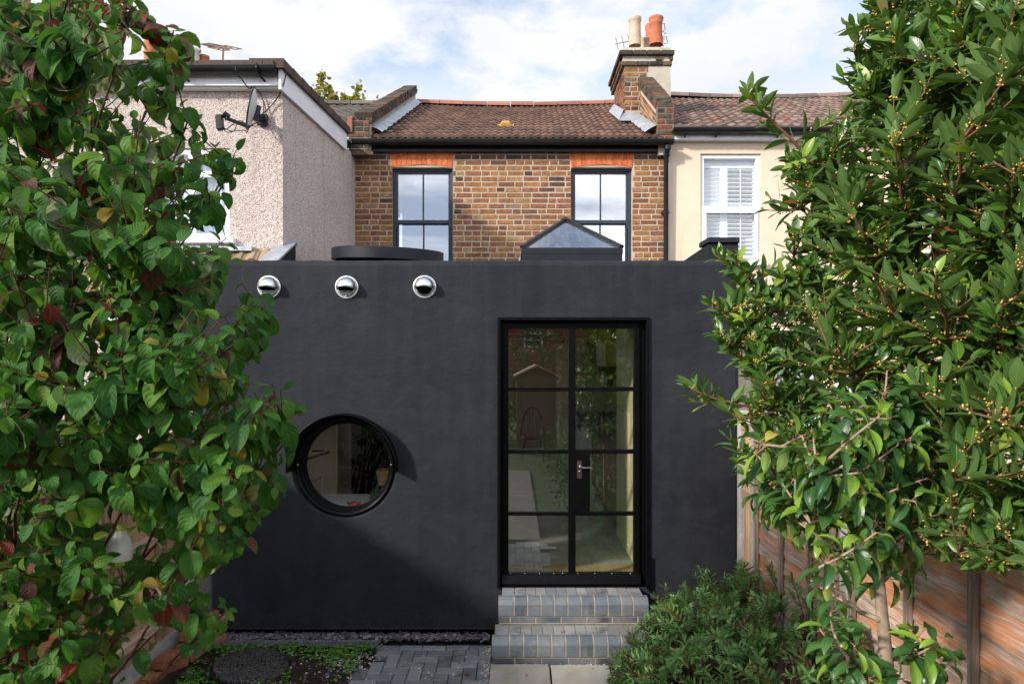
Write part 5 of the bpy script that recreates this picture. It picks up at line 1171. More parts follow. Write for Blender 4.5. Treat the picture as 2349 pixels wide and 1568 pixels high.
mb = MB(); mb.box(-6.5, SX - 0.012, 6.40, 6.43, PZ(196, 6.4), PZ(160, 6.4)); mb.box(-6.5, SX + 0.02, 6.43, YF + 0.02, PZ(199, 6.4), PZ(197, 6.4)); mb.build('fascia', MAT['fascia_white'], pb)
mb = MB(); mb.box(-6.5, SX + 0.03, 6.38, 6.40, PZ(168, 6.4) , PZ(166, 6.4)); mb.build('soffit_strip', MAT['black_matt'], pb)
mb = MB(); gz = PZ(156, 6.34); gutter(mb, -6.5, SX + 0.0, 6.335, gz, 0.062, [])
for p in (418, 594): 
    xx = PX(p, 6.33); mb.tube([(xx, 6.40, gz + 0.01), (xx, 6.335, gz + 0.012), (xx, 6.27, gz + 0.004), (xx, 6.268, gz - 0.03), (xx, 6.30, gz - 0.065), (xx + 0.03, 6.40, gz - 0.10)], 0.011, 6)
mb.build('gutter', MAT['black_plastic'], pb)
mb = MB(); k = -6.5
while k < SX - 0.05:
    mb.box(k, min(SX - 0.02, k + 0.295), 6.30, 6.9, gz + 0.012 + random.uniform(0, .006), gz + 0.052 + random.uniform(0, .008), random.random()); k += 0.30
mb.build('eaves_tiles', MAT['verge'], pb)
mb = MB(); mb.quad((-6.5, 6.42, gz + 0.03), (SX, 6.42, gz + 0.03), (SX, 9.6, gz + 0.26), (-6.5, 9.6, gz + 0.26)); mb.build('roof', MAT['verge'], pb)
# window with net curtain
pw = thing('window', (0, 0, 0), None, None); pw.parent = pb; pw.location = Vector(((va + vb) / 2, YF, vc)) - wloc(pb)
y = YF + 0.02; f = 0.055; mb = MB(); zm = PZ(398, YF)
mb.box(va + .001, va + f, y, y + 0.07, vc + .001, vd - .001); mb.box(vb - f, vb - .001, y, y + 0.07, vc + .001, vd - .001); mb.box(va + f, vb - f, y, y + 0.07, vd - f, vd - .001); mb.box(va + f, vb - f, y, y + 0.07, vc + .001, vc + f)
mb.box(va + f, vb - f, y, y + 0.07, zm - 0.03, zm + 0.03); xm = PX(438, YF); mb.box(xm - 0.035, xm + 0.035, y - 0.002, y + 0.07, vc + f, zm - 0.03); mb.box(xm - 0.035, xm + 0.035, y - 0.002, y + 0.07, zm + 0.03, vd - f); mb.build('frame', MAT['white_upvc'], pw, bevel=0.006)
for a, b in ((va + f, xm - 0.035), (xm + 0.035, vb - f)):
    for c, d in ((vc + f, zm - 0.03), (zm + 0.03, vd - f)):
        mb = MB(); mb.quad((a, y + 0.03, c), (b, y + 0.03, c), (b, y + 0.03, d), (a, y + 0.03, d)); mb.build('glass_pane', MAT['glass_white'], pw, recalc=False)
mb = MB(); n = 90; V = [(va + (vb - va) * i / n, y + 0.11 + 0.02 * math.sin(i * 0.9) + 0.01 * math.sin(i * 2.3), z) for z in (vc, vd) for i in range(n + 1)]
mb.add(V, [(i, i + 1, n + 1 + i + 1, n + 1 + i) for i in range(n)], 0.5, 0, True); mb.build('net_curtain', MAT['net'], pw)
mb = MB(); mb.box(va - 0.06, vb + 0.06, YF - 0.06, YF + 0.02, vc - 0.05, vc - 0.001); mb.build('window_sill', MAT['white_upvc'], pb, bevel=0.005)
# main roof behind, with its chimney
tile_roof('main_roof', MAT['tile_old'], pb, -6.8, PX(812, 9.4), -6.8, PX(925, YR), 9.36, ZE + 0.02, YR, PZ(243, YR), 14, 0.16, 0.02, thick=0.03)
ridge('ridge_tiles', MAT['tile_old'], pb, -6.8, PX(912, YR), YR, PZ(243, YR), 0.12)
pc = thing('chimney', (0, 0, 0), None, None); pc.parent = pb; pc.location = Vector((PX(400, 12.2), 12.2, 6.3)) - wloc(pb)
mb = MB(); mb.box(PX(330, 12), PX(478, 12), 12, 12.9, 6.0, PZ(168, 12)); mb.build('stack', MAT['cement'], pc)
for (p, yt, r, m, dd) in ((346, 71, 0.115, 'terracotta', 12.2), (385, 80, 0.115, 'pale_clay', 12.4), (412, 92, 0.11, 'terracotta', 12.6), (443, 114, 0.115, 'pale_clay', 12.8), (467, 129, 0.10, 'terracotta', 13.0)):
    pot(pc, PX(p, dd), dd, PZ(172, dd), PZ(yt, dd), r, MAT[m], 0)
# lean-to in front
lt = MB()
lt.box(-6.5, WX0 - 0.01, 6.30, YF - 0.004, -0.1, PZ(745, 6.3)); lt.build('lean_to_wall', MAT['pebbledash'], pb)
tile_roof('lean_to_roof', MAT['tile_tan'], pb, -6.3, -2.27, -6.3, -2.27, 6.12, PZ(690, 6.12), YF - 0.01, PZ(574, YF), 4, 0.115, 0.022)
mb = MB(); mb.box(-6.3, -2.45, YF - 0.09, YF - 0.012, PZ(578, YF), PZ(573, YF) + 0.02); mb.box(-6.3, -2.45, YF - 0.02, YF - 0.004, PZ(573, YF), PZ(567, YF)); mb.build('lead_flashing', MAT['lead'], pb)
mb = MB(); gutter(mb, -6.3, WX0 - 0.02, 6.08, PZ(700, 6.08), 0.05, []); mb.build('lean_to_gutter', MAT['black_plastic'], pb)
mb = MB(); mb.box(-6.3, WX0 - 0.015, 6.14, 6.17, PZ(738, 6.14), PZ(700, 6.14)); mb.build('lean_to_fascia', MAT['fascia_white'], pb)

# satellite dish
ds = thing('satellite_dish', P(600, 275, 6.5), 'grey satellite dish on the pebbledash wall seen edge on, with looped black cables', 'satellite dish')
dc = P(576, 249, 6.16); nd = Vector((-0.93, -0.30, 0.20)).normalized()
mb = MB(); uu = nd.cross(Vector((0, 0, 1))).normalized(); vv = uu.cross(nd) * -1
if vv.z < 0: vv = -vv
V = [dc - nd * 0.045]; nr = 8; na = 40
for i in range(1, nr + 1):
    r = i / nr
    for j in range(na):
        a = 2 * math.pi * j / na; V.append(dc + uu * (math.cos(a) * r * 0.20) + vv * (math.sin(a) * r * 0.185) + nd * (-0.045 + 0.045 * r * r))
F = [(0, 1 + j, 1 + (j + 1) % na) for j in range(na)] + [(1 + (i - 1) * na + j, 1 + i * na + j, 1 + i * na + (j + 1) % na, 1 + (i - 1) * na + (j + 1) % na) for i in range(1, nr) for j in range(na)]
mb.add(V, F, 0.5, 0, True); o = mb.build('reflector', MAT['dish_grey'], ds); s_ = o.modifiers.new('thick', 'SOLIDIFY'); s_.thickness = 0.006
mb = MB(); ring = [dc + uu * (math.cos(2 * math.pi * j / 48) * 0.203) + vv * (math.sin(2 * math.pi * j / 48) * 0.188) for j in range(49)]; mb.tube(ring, 0.007, 6, cap=False); mb.build('rim', MAT['anthracite'], ds)
low = dc - vv * 0.17; lnb = P(512, 268, 5.98)
mb = MB(); mb.bar(low - nd * 0.02, lnb + Vector((0.02, 0, -0.01)), 0.028, 0.028); mb.build('arm', MAT['anthracite'], ds, bevel=0.003)
mb = MB(); mb.tube([lnb + Vector((0.0, 0, 0.03)), lnb + Vector((0.04, 0.03, 0.0))], [0.028, 0.030], 14); mb.obox(lnb + Vector((-0.03, 0, -0.05)), (0.024, 0, 0.004), (0, 0.03, 0), (-0.004, 0, 0.06)); 
for k in range(4): mb.tube([lnb + Vector((-0.045 + k * 0.012, 0, -0.105)), lnb + Vector((-0.045 + k * 0.012, 0, -0.13))], 0.004, 6)
mb.build('receiver_head', MAT['black_plastic'], ds)
mt = P(604, 277, 6.5)
mb = MB(); mb.obox(mt + Vector((0, -0.02, 0)), (0.05, 0, 0), (0, 0.02, 0), (0, 0, 0.05)); mb.bar(mt + Vector((0, -0.03, 0)), mt + Vector((-0.02, -0.2, 0.0)), 0.04, 0.04); mb.obox(dc - nd * 0.06 - vv * 0.03, uu * 0.028, nd * 0.02, vv * 0.07); mb.bar(mt + Vector((-0.02, -0.18, 0)), dc - nd * 0.08 - vv * 0.05, 0.028, 0.045); mb.build('mount', MAT['anthracite'], ds, bevel=0.004)
mb = MB()
def cable(pts, r=0.0055):
    pts = [Vector(p) for p in pts]; out = []
    for i in range(len(pts) - 1):
        p0, p1, p2, p3 = pts[max(i - 1, 0)], pts[i], pts[i + 1], pts[min(i + 2, len(pts) - 1)]
        for k in range(6):
            t = k / 6; out.append(0.5 * ((2 * p1) + (-p0 + p2) * t + (2 * p0 - 5 * p1 + 4 * p2 - p3) * t * t + (-p0 + 3 * p1 - 3 * p2 + p3) * t ** 3))
    out.append(pts[-1]); mb.tube(out, r, 6)
cable([P(546, 160, 6.26), P(543, 152, 6.25), P(541, 163, 6.24), P(555, 183, 6.3), P(571, 203, 6.4), P(583, 200, 6.45), P(597, 215, 6.48), P(605, 240, 6.48), P(603, 270, 6.45)])
cable([P(656, 170, 6.35), P(650, 195, 6.4), P(636, 225, 6.47), P(615, 250, 6.48), P(597, 266, 6.44), P(590, 275, 6.42)], 0.006)
cable([P(510, 290, 5.98), P(518, 297, 6.0), P(535, 285, 6.1), P(552, 277, 6.15), P(570, 287, 6.3), P(595, 280, 6.45)], 0.004)
cable([P(512, 292, 5.98), P(530, 301, 6.05), P(560, 299, 6.15), P(566, 304, 6.2), P(575, 290, 6.3), P(606, 270, 6.47)], 0.004)
cable([P(508, 291, 5.98), P(520, 303, 6.0), P(537, 300, 6.06), P(550, 280, 6.15), P(590, 290, 6.4), P(610, 262, 6.48), P(604, 230, 6.48)], 0.004)
cable([P(579, 210, 6.3), P(585, 240, 6.4), P(592, 262, 6.42)], 0.004)
mb.build('cables', MAT['black_plastic'], ds)
# ================================================================== inside the extension, seen through the glass
FZ = 0.44
kit = MB(); kit.box(-2.46, 1.66, YW + 0.305, 15.6, FZ - 0.05, FZ); kit.build('interior_floor', MAT['floor'], ext)
kit = MB(); kit.box(-2.463, -2.44, YW + 0.31, 15.6, FZ, 2.878); kit.box(1.63, 1.655, YW + 0.31, 10.6, FZ, 2.878); kit.box(0.98, 1.655, 10.6, 10.7, FZ, 2.878); kit.box(0.98, 1.05, 10.7, 15.6, FZ, 2.878); kit.box(-0.5, 1.05, 15.5, 15.6, FZ, 2.878); kit.box(-2.44, -2.2, 15.5, 15.6, FZ, 2.878); kit.box(-2.2, -0.5, 15.5, 15.6, FZ, 1.0)
kit.box(-2.44, PX(770, 7.2), 7.2, 7.28, FZ, 2.878)
kit.build('interior_wall', MAT['plaster'], ext)
kit = MB(); kit.box(PX(770, 7.2) + 0.001, -0.62, 7.9, 7.96, FZ, 2.876); kit.build('painted_shade_panel', MAT['black_matt'], ext)  # added black sheet: painted shade for the dark space behind the round window
kit = MB(); kit.box(-2.46, 1.65, 9.52, 15.6, 2.88, 2.92); kit.build('inner_ceiling', MAT['white_paint'], ext)
ku = thing('tall_cupboard', (1.4, 6.85, FZ), 'pale yellow green full height cupboard inside the glazed door at the right', 'cupboard')
mb = MB(); mb.box(1.165, 1.628, 6.2, 7.5, FZ, 2.87); mb.build('carcass', MAT['kitchen_yellow'], ku)
for a, b in ((6.203, 6.84), (6.86, 7.497)):
    mb = MB(); mb.box(1.147, 1.164, a, b, FZ + 0.02, 2.30); mb.box(1.147, 1.164, a, b, 2.305, 2.86); mb.build('cupboard_door', MAT['kitchen_yellow'], ku)
kb = thing('base_units', (1.4, 9.0, FZ), 'plywood kitchen units under a dark marble worktop, seen through the door', 'kitchen units')
mb = MB(); mb.box(1.19, 1.628, 7.55, 10.0, FZ + 0.12, FZ + 0.89); mb.build('carcass', MAT['ply'], kb)
mb = MB(); mb.box(1.26, 1.628, 7.55, 10.0, FZ, FZ + 0.118); mb.build('plinth', MAT['black_matt'], kb)
for k in range(4):
    mb = MB(); mb.box(1.17, 1.188, 7.56 + k * 0.61, 7.56 + k * 0.61 + 0.60, FZ + 0.13, FZ + 0.885); mb.build('unit_door', MAT['ply'], kb)
mb = MB(); mb.box(1.14, 1.628, 7.55, 10.0, FZ + 0.892, FZ + 0.93); mb.build('worktop', MAT['marble'], kb)
mb = MB(); mb.box(0.99, 1.62, 10.05, 10.59, FZ, FZ + 0.90); mb.build('end_unit', MAT['white_paint'], kb)
for r in range(3):
    pass
mb = MB()
for r in range(3):
    for k in range(5): mb.box(1.0 + k * 0.125, 1.12 + k * 0.125, 10.585, 10.597, FZ + 0.92 + r * 0.075, FZ + 0.99 + r * 0.075, random.random())
mb.build('wall_tiles', MAT['blue_paver'], kb)
kw = thing('wall_cupboard', (1.4, 8.9, 2.0), 'ochre yellow wall cupboard over an open shelf of jars, seen through the door', 'cupboard')
mb = MB(); mb.box(1.15, 1.60, 8.4, 9.3, 2.30, 2.80); mb.build('cupboard', MAT['kitchen_ochre'], kw)
mb = MB(); mb.box(1.15, 1.60, 8.4, 9.3, 2.02, 2.04); mb.box(1.58, 1.60, 8.4, 9.3, 2.04, 2.30); mb.box(1.15, 1.60, 9.28, 9.3, 2.04, 2.30); mb.build('open_shelf', MAT['ply'], kw)
for k in range(7):
    r = random.uniform(0.025, 0.04); h = random.uniform(0.09, 0.17); x, yy = 1.2 + random.uniform(0, 0.1), 8.46 + k * 0.115
    mb = MB(); mb.lathe([(0, 0), (r, 0), (r, h * 0.75), (r * 0.6, h * 0.85), (r * 0.6, h), (0, h)], (x, yy, 2.041), n=16)
    tag(mb.build('jar', random.choice([MAT['stoneware'], MAT['white_upvc'], MAT['crate_wood'], MAT['green_enamel']])), 'small kitchen jar on the shelf below the ochre wall cupboard', 'jar', 'jars on the kitchen shelf')
# spindle back chair at the far end of the room
cc_ = Vector((PX(1222, 13.2), 13.2, FZ)); cha = thing('wooden_chair', cc_, 'orange wooden spindle back chair at the far end of the room behind the glass door', 'chair')
mb = MB(); mb.lathe([(0, 0.42), (0.21, 0.42), (0.225, 0.435), (0.215, 0.455), (0, 0.45)], cc_, n=28); mb.build('seat', MAT['chair_wood'], cha)
for sx in (-1, 1):
    for sy in (-1, 1): mb = MB(); mb.tube([cc_ + Vector((sx * 0.14, sy * 0.14, 0.43)), cc_ + Vector((sx * 0.21, sy * 0.2, 0))], [0.017, 0.013], 8); mb.build('leg', MAT['chair_wood'], cha)
mb = MB(); arc = [cc_ + Vector((0.23 * math.cos(a), 0.18 + 0.08 * math.sin(a), 0.44 + 0.56 * math.sin(a))) for a in np.linspace(0, math.pi, 17)]; mb.tube(arc, 0.013, 8); mb.build('back_hoop', MAT['chair_wood'], cha)
mb = MB()
for k in range(7): x = -0.16 + k * 0.053; mb.tube([cc_ + Vector((x * 0.8, 0.17, 0.44)), cc_ + Vector((x, 0.23, 0.44 + 0.55 * math.sqrt(max(0, 1 - (x / 0.23) ** 2))))], 0.007, 6)
mb.build('spindles', MAT['chair_wood'], cha)
# behind the round window
sk = thing('sink_counter', (-1.6, 6.45, 1.0), 'white worktop just inside the round window', 'worktop'); mb = MB(); mb.box(-2.43, -0.85, 6.16, 6.75, FZ + 0.3, 1.055); mb.build('top', MAT['white_paint'], sk)
tp = thing('mixer_tap', (-1.86, 6.4, 1.06), 'dark bridge mixer tap on the worktop inside the round window', 'tap')
mb = MB(); tb = P(738, 1130, 6.35); 
mb.tube([(tb.x, 6.35, 1.055), (tb.x, 6.35, PZ(1092, 6.35))], 0.010, 10); mb.tube([P(712, 1106, 6.35), P(742, 1093, 6.35)], 0.012, 10); mb.tube([P(741, 1093, 6.35), P(741, 1030, 6.35)], 0.006, 8); mb.build('pillar', MAT['alloy'], tp)
mb = MB(); mb.tube([P(716, 1034, 6.35), P(744, 1033, 6.35)], 0.010, 10); mb.tube([P(704, 1052, 6.25), P(755, 1036, 6.2)], 0.012, 10); mb.build('spout', MAT['black_steel'], tp)
cb = P(886, 1092, 6.5); cz_ = 1.2; ct = thing('wooden_crate', (cb.x, 6.5, cz_), 'small pale wooden tub at the right edge of the round window', 'tub')
mb = MB(); mb.lathe([(0, 0), (0.085, 0), (0.11, 0.13), (0.10, 0.14), (0.08, 0.02)], (cb.x + 0.01, 6.5, PZ(1110, 6.5)), n=8, smooth=False); mb.build('tub', MAT['crate_wood'], ct)
mb = MB(); mb.lathe([(0.06, 0), (0.13, 0.0), (0.14, 0.10), (0.12, 0.105)], (cb.x - 0.02, 6.52, PZ(1152, 6.5)), n=24)
tag(mb.build('enamel_pan', MAT['green_enamel']), 'dark green enamel pan below the wooden tub behind the round window', 'pan')
mb = MB(); c_ = P(812, 1157, 6.18); V = [c_ + Vector((0.06 * math.cos(a) * (1 + .2 * math.sin(3 * a)), 0.03 * math.sin(a), 0.006 + 0.004 * math.sin(5 * a))) for a in np.linspace(0, 6.283, 24, endpoint=False)]
mb.prism(V, (0, 0, 0.016)); tag(mb.build('dish_cloth', MAT['red_cloth']), 'red cloth lying on the white worktop inside the round window', 'cloth')

# ================================================================== fences
lf = thing('closeboard_fence', (-2.7, 4, 0), 'pale closeboard timber fence behind the leafy dogwood on the left', 'fence')
FX = -2.715
for ya in (5.60, 3.50):
    mb = MB(); mb.box(FX - 0.05, FX + 0.06, ya, ya + 0.11, -0.1, 1.86); mb.build('concrete_post', MAT['concrete'], lf, bevel=0.012)
mb = MB(); mb.box(FX - 0.02, FX + 0.01, 1.2, 5.58, -0.02, 0.20); mb.build('gravel_board', MAT['concrete'], lf)
mb = MB(); y = 1.2
while y < 5.55:
    mb.prism([(FX - 0.03, y, 0.2), (FX - 0.012, y, 0.2), (FX - 0.03, y + 0.118, 0.2), (FX - 0.036, y + 0.118, 0.2)], (0, 0, 1.6 + random.uniform(-.004, .004)), random.random()); y += 0.096
mb.build('boards', MAT['fence_new'], lf)
for zz in (0.36, 1.02, 1.62):
    mb = MB(); mb.prism([(FX - 0.012, 1.2, zz - 0.04), (FX + 0.03, 1.2, zz - 0.03), (FX + 0.03, 1.2, zz + 0.02), (FX - 0.012, 1.2, zz + 0.04)], (0, 4.38, 0), random.random()); mb.build('rail', MAT['rail'], lf)
mb = MB(); mb.box(FX - 0.02, FX + 0.035, 5.54, 5.598, 0.0, 1.8); mb.build('end_batten', MAT['bark_brown'], lf)

rf = thing('waney_lap_fence', (1.95, 4, 0), 'weathered waney lap fence panels with orange streaks along the right of the garden', 'fence')
RX = 1.945
mb = MB()
for (ya, yb, zt) in ((5.72, 5.80, 1.955), (5.40, 5.475, 1.90), (3.90, 3.99, 1.90), (2.05, 2.14, 1.90)): 
    mb = MB(); mb.box(RX - 0.035, RX + 0.07, ya, yb, -0.1, zt); mb.build('concrete_post', MAT['concrete'], rf, bevel=0.01)
def lap(ya, yb):
    z = 0.10; k = 0
    mb = MB()
    while z < 1.80:
        n = 14; V = []
        w0 = [0.012 * math.sin(i * 0.8 + k * 1.7) + random.uniform(-.005, .005) for i in range(n + 1)]
        for i in range(n + 1):
            y = ya + (yb - ya) * i / n
            V += [(RX - 0.018, y, z + w0[i]), (RX - 0.002, y, z + 0.165)]
        mb.add(V, [(2 * i, 2 * i + 2, 2 * i + 3, 2 * i + 1) for i in range(n)], random.random())
        mb.add([(v[0] + (0.010 if j % 2 == 0 else 0.0), v[1], v[2]) for j, v in enumerate(V)] + V, [(2 * i, 2 * i + 2, 2 * (n + 1) + 2 * i + 2, 2 * (n + 1) + 2 * i) for i in range(n)], random.random())
        z += 0.128; k += 1
    return mb.build('lap_boards', MAT['fence_weathered'], rf, recalc=False)
lap(4.0, 5.39); lap(2.15, 3.89); lap(0.3, 2.04)
mb = MB()
for y in (4.02, 4.40, 4.86, 5.35, 2.19, 2.36, 2.83, 3.30, 3.84, 0.4, 0.9, 1.4, 1.95):
    mb = MB(); mb.box(RX - 0.046, RX - 0.020, y - 0.019, y + 0.019, 0.08, 1.86, random.random()); mb.build('batten', MAT['batten'], rf)
for (a, b) in ((4.0, 5.39), (2.15, 3.89), (0.3, 2.04)):
    mb = MB(); mb.box(RX - 0.046, RX + 0.02, a, b, 1.862, 1.885, 0.5); mb.build('top_rail', MAT['batten'], rf)
tr = thing('trellis_panel', (1.95, 5.6, 0), 'narrow trellis panel of pale slats between concrete posts beside the black wall', 'trellis')
for zz in (1.80, 1.24, 0.68, 0.16):
    mb = MB(); mb.box(RX - 0.03, RX + 0.02, 5.478, 5.718, zz, zz + 0.055, random.random()); mb.build('rail', MAT['rail'], tr)
for k in range(4):
    y = 5.50 + k * 0.055; mb = MB(); mb.box(RX - 0.012, RX + 0.010, y, y + 0.028, 0.1, 1.82, random.random()); mb.build('slat', MAT['trellis_wood'], tr)

# ================================================================== the garden behind the camera, seen in the door glass
sh = thing('garden_shed', (0.5, -5.8, 0), 'dark timber garden shed with a low pitched roof, reflected in the glass door', 'shed')
sx0, sx1 = 0.12, 1.15; sy = -5.6; se, sp = 1.95, 2.2
mb = MB()
for k in range(16): mb.prism([(sx0, sy, k * 0.122), (sx0, sy + 0.022, k * 0.122), (sx0, sy + 0.006, k * 0.122 + 0.125), (sx0, sy, k * 0.122 + 0.125)], (sx1 - sx0, 0, 0), random.random())
mb.box(sx0, sx1, sy - 2.0, sy - 0.001, 0, se); mb.prism([(sx0, sy - 2, se), (sx1, sy - 2, se), ((sx0 + sx1) / 2, sy - 2, sp)], (0, 2.0, 0)); mb.build('walls', MAT['shed_wood'], sh)
mb = MB(); xm = (sx0 + sx1) / 2
for a, b in ((sx0 - 0.08, xm), (sx1 + 0.08, xm)): mb.prism([(a, sy - 2.1, se - 0.03), (b, sy - 2.1, sp + 0.02), (b, sy - 2.1, sp + 0.06), (a, sy - 2.1, se + 0.02)], (0, 2.22, 0))
mb.build('roof', MAT['rail'], sh)
mb = MB(); mb.box(xm - 0.36, xm + 0.30, sy + 0.02, sy + 0.05, 0.05, 1.85); mb.build('door', MAT['shed_wood'], sh)
rh = thing('red_brick_house', (2, -26, 0), 'red brick house with a white window, reflected in the top of the glass door', 'house')
mb = MB(); mb.box(-12, 14, -33, -25, 0, 6.2); mb.build('wall', MAT['garden_brick'], rh)
mb = MB(); mb.prism([(-12.3, -24.6, 6.2), (-12.3, -33.4, 6.2), (-12.3, -29, 9.0)], (26.6, 0, 0)); mb.build('roof', MAT['tile_grey'], rh)
mb = MB(); wx, wz = 1.15, 3.45
mb.box(wx - 0.5, wx + 0.5, -25.0, -24.94, wz - 0.4, wz + 0.4); mb.build('window_frame', MAT['white_upvc'], rh)
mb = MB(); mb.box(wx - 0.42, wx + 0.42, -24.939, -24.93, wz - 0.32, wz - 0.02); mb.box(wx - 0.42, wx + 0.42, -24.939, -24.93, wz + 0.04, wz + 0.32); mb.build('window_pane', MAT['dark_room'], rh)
# ================================================================== plants
def nrmz(a): return a / np.maximum(np.linalg.norm(a, axis=-1, keepdims=True), 1e-9)
def in_poly(x, y, poly):
    c = False; n = len(poly)
    for i in range(n):
        x1, y1 = poly[i]; x2, y2 = poly[(i + 1) % n]
        if (y1 > y) != (y2 > y) and x < (x2 - x1) * (y - y1) / (y2 - y1) + x1: c = not c
    return c

class Leaves:
    def __init__(s): s.r = []
    def add(s, pos, dir, nor, L, w, curl, fold, wave, tint): s.r.append((*pos, *dir, *nor, L, w, curl, fold, wave, tint, random.uniform(0, 6.28)))
    def build(s, name, mat, parent, vs, ws, us, lobes=None):
        A = np.array(s.r, dtype=np.float64); M = len(A)
        pos, d, n = A[:, 0:3], nrmz(A[:, 3:6]), A[:, 6:9]
        b = nrmz(np.cross(d, n)); n = np.cross(b, d)
        L, w, curl, fold, wave, tint, ph = [A[:, 9 + i] for i in range(7)]
        vs = np.array(vs); ws = np.array(ws); us = np.array(us); NV, NU = len(vs), len(us)
        curl = np.where(np.abs(curl) < 0.02, 0.02, curl)
        th = curl[:, None] * vs[None, :]
        yc = np.sin(th) / curl[:, None]; zc = -(1 - np.cos(th)) / curl[:, None]
        half = (w * L)[:, None] * ws[None, :]
        X = half[:, :, None] * us[None, None, :] * np.cos(fold)[:, None, None]
        Hh = half[:, :, None] * np.abs(us)[None, None, :] * np.sin(fold)[:, None, None]
        Hh = Hh + (wave * L)[:, None, None] * (np.abs(us) ** 2)[None, None, :] * np.sin(ph[:, None, None] + vs[None, :, None] * 17 + np.sign(us)[None, None, :] * 1.1)
        yy = (L[:, None] * yc)[:, :, None] + Hh * np.sin(th)[:, :, None]
        zz = (L[:, None] * zc)[:, :, None] + Hh * np.cos(th)[:, :, None]
        V = pos[:, None, None, :] + X[..., None] * b[:, None, None, :] + yy[..., None] * d[:, None, None, :] + zz[..., None] * n[:, None, None, :]
        V = V.reshape(-1, 3); per = NV * NU
        q = np.array([(i * NU + j, i * NU + j + 1, (i + 1) * NU + j + 1, (i + 1) * NU + j) for i in range(NV - 1) for j in range(NU - 1)])
        F = (q[None] + (np.arange(M) * per)[:, None, None]).reshape(-1, 4)
        me = bpy.data.meshes.new(name); me.vertices.add(len(V)); me.vertices.foreach_set('co', V.ravel())
        me.loops.add(F.size); me.loops.foreach_set('vertex_index', F.ravel().astype(np.int32))
        me.polygons.add(len(F)); me.polygons.foreach_set('loop_start', np.arange(0, F.size, 4, dtype=np.int32)); me.polygons.foreach_set('loop_total', np.full(len(F), 4, dtype=np.int32))
        me.polygons.foreach_set('use_smooth', np.ones(len(F), dtype=bool))
        luv = np.zeros((M, NV, NU, 3)); luv[..., 0] = us[None, None, :]; luv[..., 1] = vs[None, :, None]
        a = me.attributes.new('luv', 'FLOAT_VECTOR', 'POINT'); a.data.foreach_set('vector', luv.ravel().astype(np.float32))
        a = me.attributes.new('tint', 'FLOAT', 'POINT'); a.data.foreach_set('value', np.repeat(tint, per).astype(np.float32))
        me.update(calc_edges=True); me.validate()
        return finish(name, me, mat, parent, V)

OVATE = ([0, 0.06, 0.16, 0.32, 0.5, 0.68, 0.84, 0.94, 1.0], [0.02, 0.46, 0.82, 1.0, 0.97, 0.78, 0.45, 0.16, 0.01], [-1, -0.5, 0, 0.5, 1])
LANCE = ([0, 0.08, 0.25, 0.45, 0.62, 0.8, 0.93, 1.0], [0.04, 0.35, 0.82, 1.0, 0.95, 0.62, 0.25, 0.01], [-1, -0.5, 0, 0.5, 1])
SMALL = ([0, 0.3, 0.65, 1.0], [0.15, 1.0, 0.85, 0.02], [-1, 0, 1])

def bez(a, c, b, n):
    t = np.linspace(0, 1, n)[:, None]; return (1 - t) ** 2 * a + 2 * t * (1 - t) * c + t ** 2 * b
def arclen(p): return np.concatenate([[0], np.cumsum(np.linalg.norm(np.diff(p, axis=0), axis=1))])
UP = np.array([0, 0, 1.0])
def rv(s): return np.array([random.gauss(0, s) for _ in range(3)])
def perp(t):
    x = np.cross(t, UP)
    if np.linalg.norm(x) < 0.1: x = np.cross(t, np.array([1.0, 0, 0]))
    x /= np.linalg.norm(x); return x, np.cross(t, x)

class Plant:
    """main limbs, shoots that spring from the nearest limb, leaves along the shoots"""
    def __init__(s): s.nodes = []; s.mb = MB(); s.lv = Leaves(); s.pet = MB()
    def limb(s, pts, r0, r1, n=14, sides=7):
        pts = [np.array(p, dtype=float) for p in pts]
        if len(pts) == 3: p = bez(pts[0], pts[1], pts[2], n)
        else: p = np.array(pts)
        p = p + np.array([[0, 0, 0]] + [list(rv(0.006)) for _ in range(len(p) - 2)] + [[0, 0, 0]])
        rr = list(np.linspace(r0, r1, len(p))); s.mb.tube([Vector(q) for q in p], rr, sides)
        for i in range(2, len(p)): s.nodes.append((p[i], rr[i]))
        return p
    def attach(s, tip, maxlen=9, rise=0.3):
        N = np.array([q[0] for q in s.nodes]); dv = tip - N; dist = np.linalg.norm(dv, axis=1)
        cost = dist + np.where(dv[:, 2] < rise * dist, 0.5 * (rise * dist - dv[:, 2]) * 2, 0)
        return int(np.argmin(cost + np.where(dist < 0.12, 0.5, 0)))
    def shoot(s, tip, r=0.0035, lift=0.12, rtip=0.0014, sides=5, minlen=0.14):
        i = s.attach(tip); a = s.nodes[i][0]; L = np.linalg.norm(tip - a)
        c = (a + tip) / 2 + UP * (-lift * L) * 0.5 + rv(0.05 * L)
        n = max(5, int(L / 0.05)); p = bez(a, c, tip, n)
        s.mb.tube([Vector(q) for q in p], list(np.linspace(min(s.nodes[i][1], r * (1 + L)), rtip, n)), sides)
        if L > 0.35: s.nodes.append((p[n // 2], r))
        return p

def path_at(p, al, s):
    s = max(0.0, min(al[-1], s)); i = min(len(al) - 2, max(0, int(np.searchsorted(al, s) - 1))); f = (s - al[i]) / max(1e-6, al[i + 1] - al[i])
    t = p[i + 1] - p[i]; return p[i] + t * f, t / max(1e-9, np.linalg.norm(t))

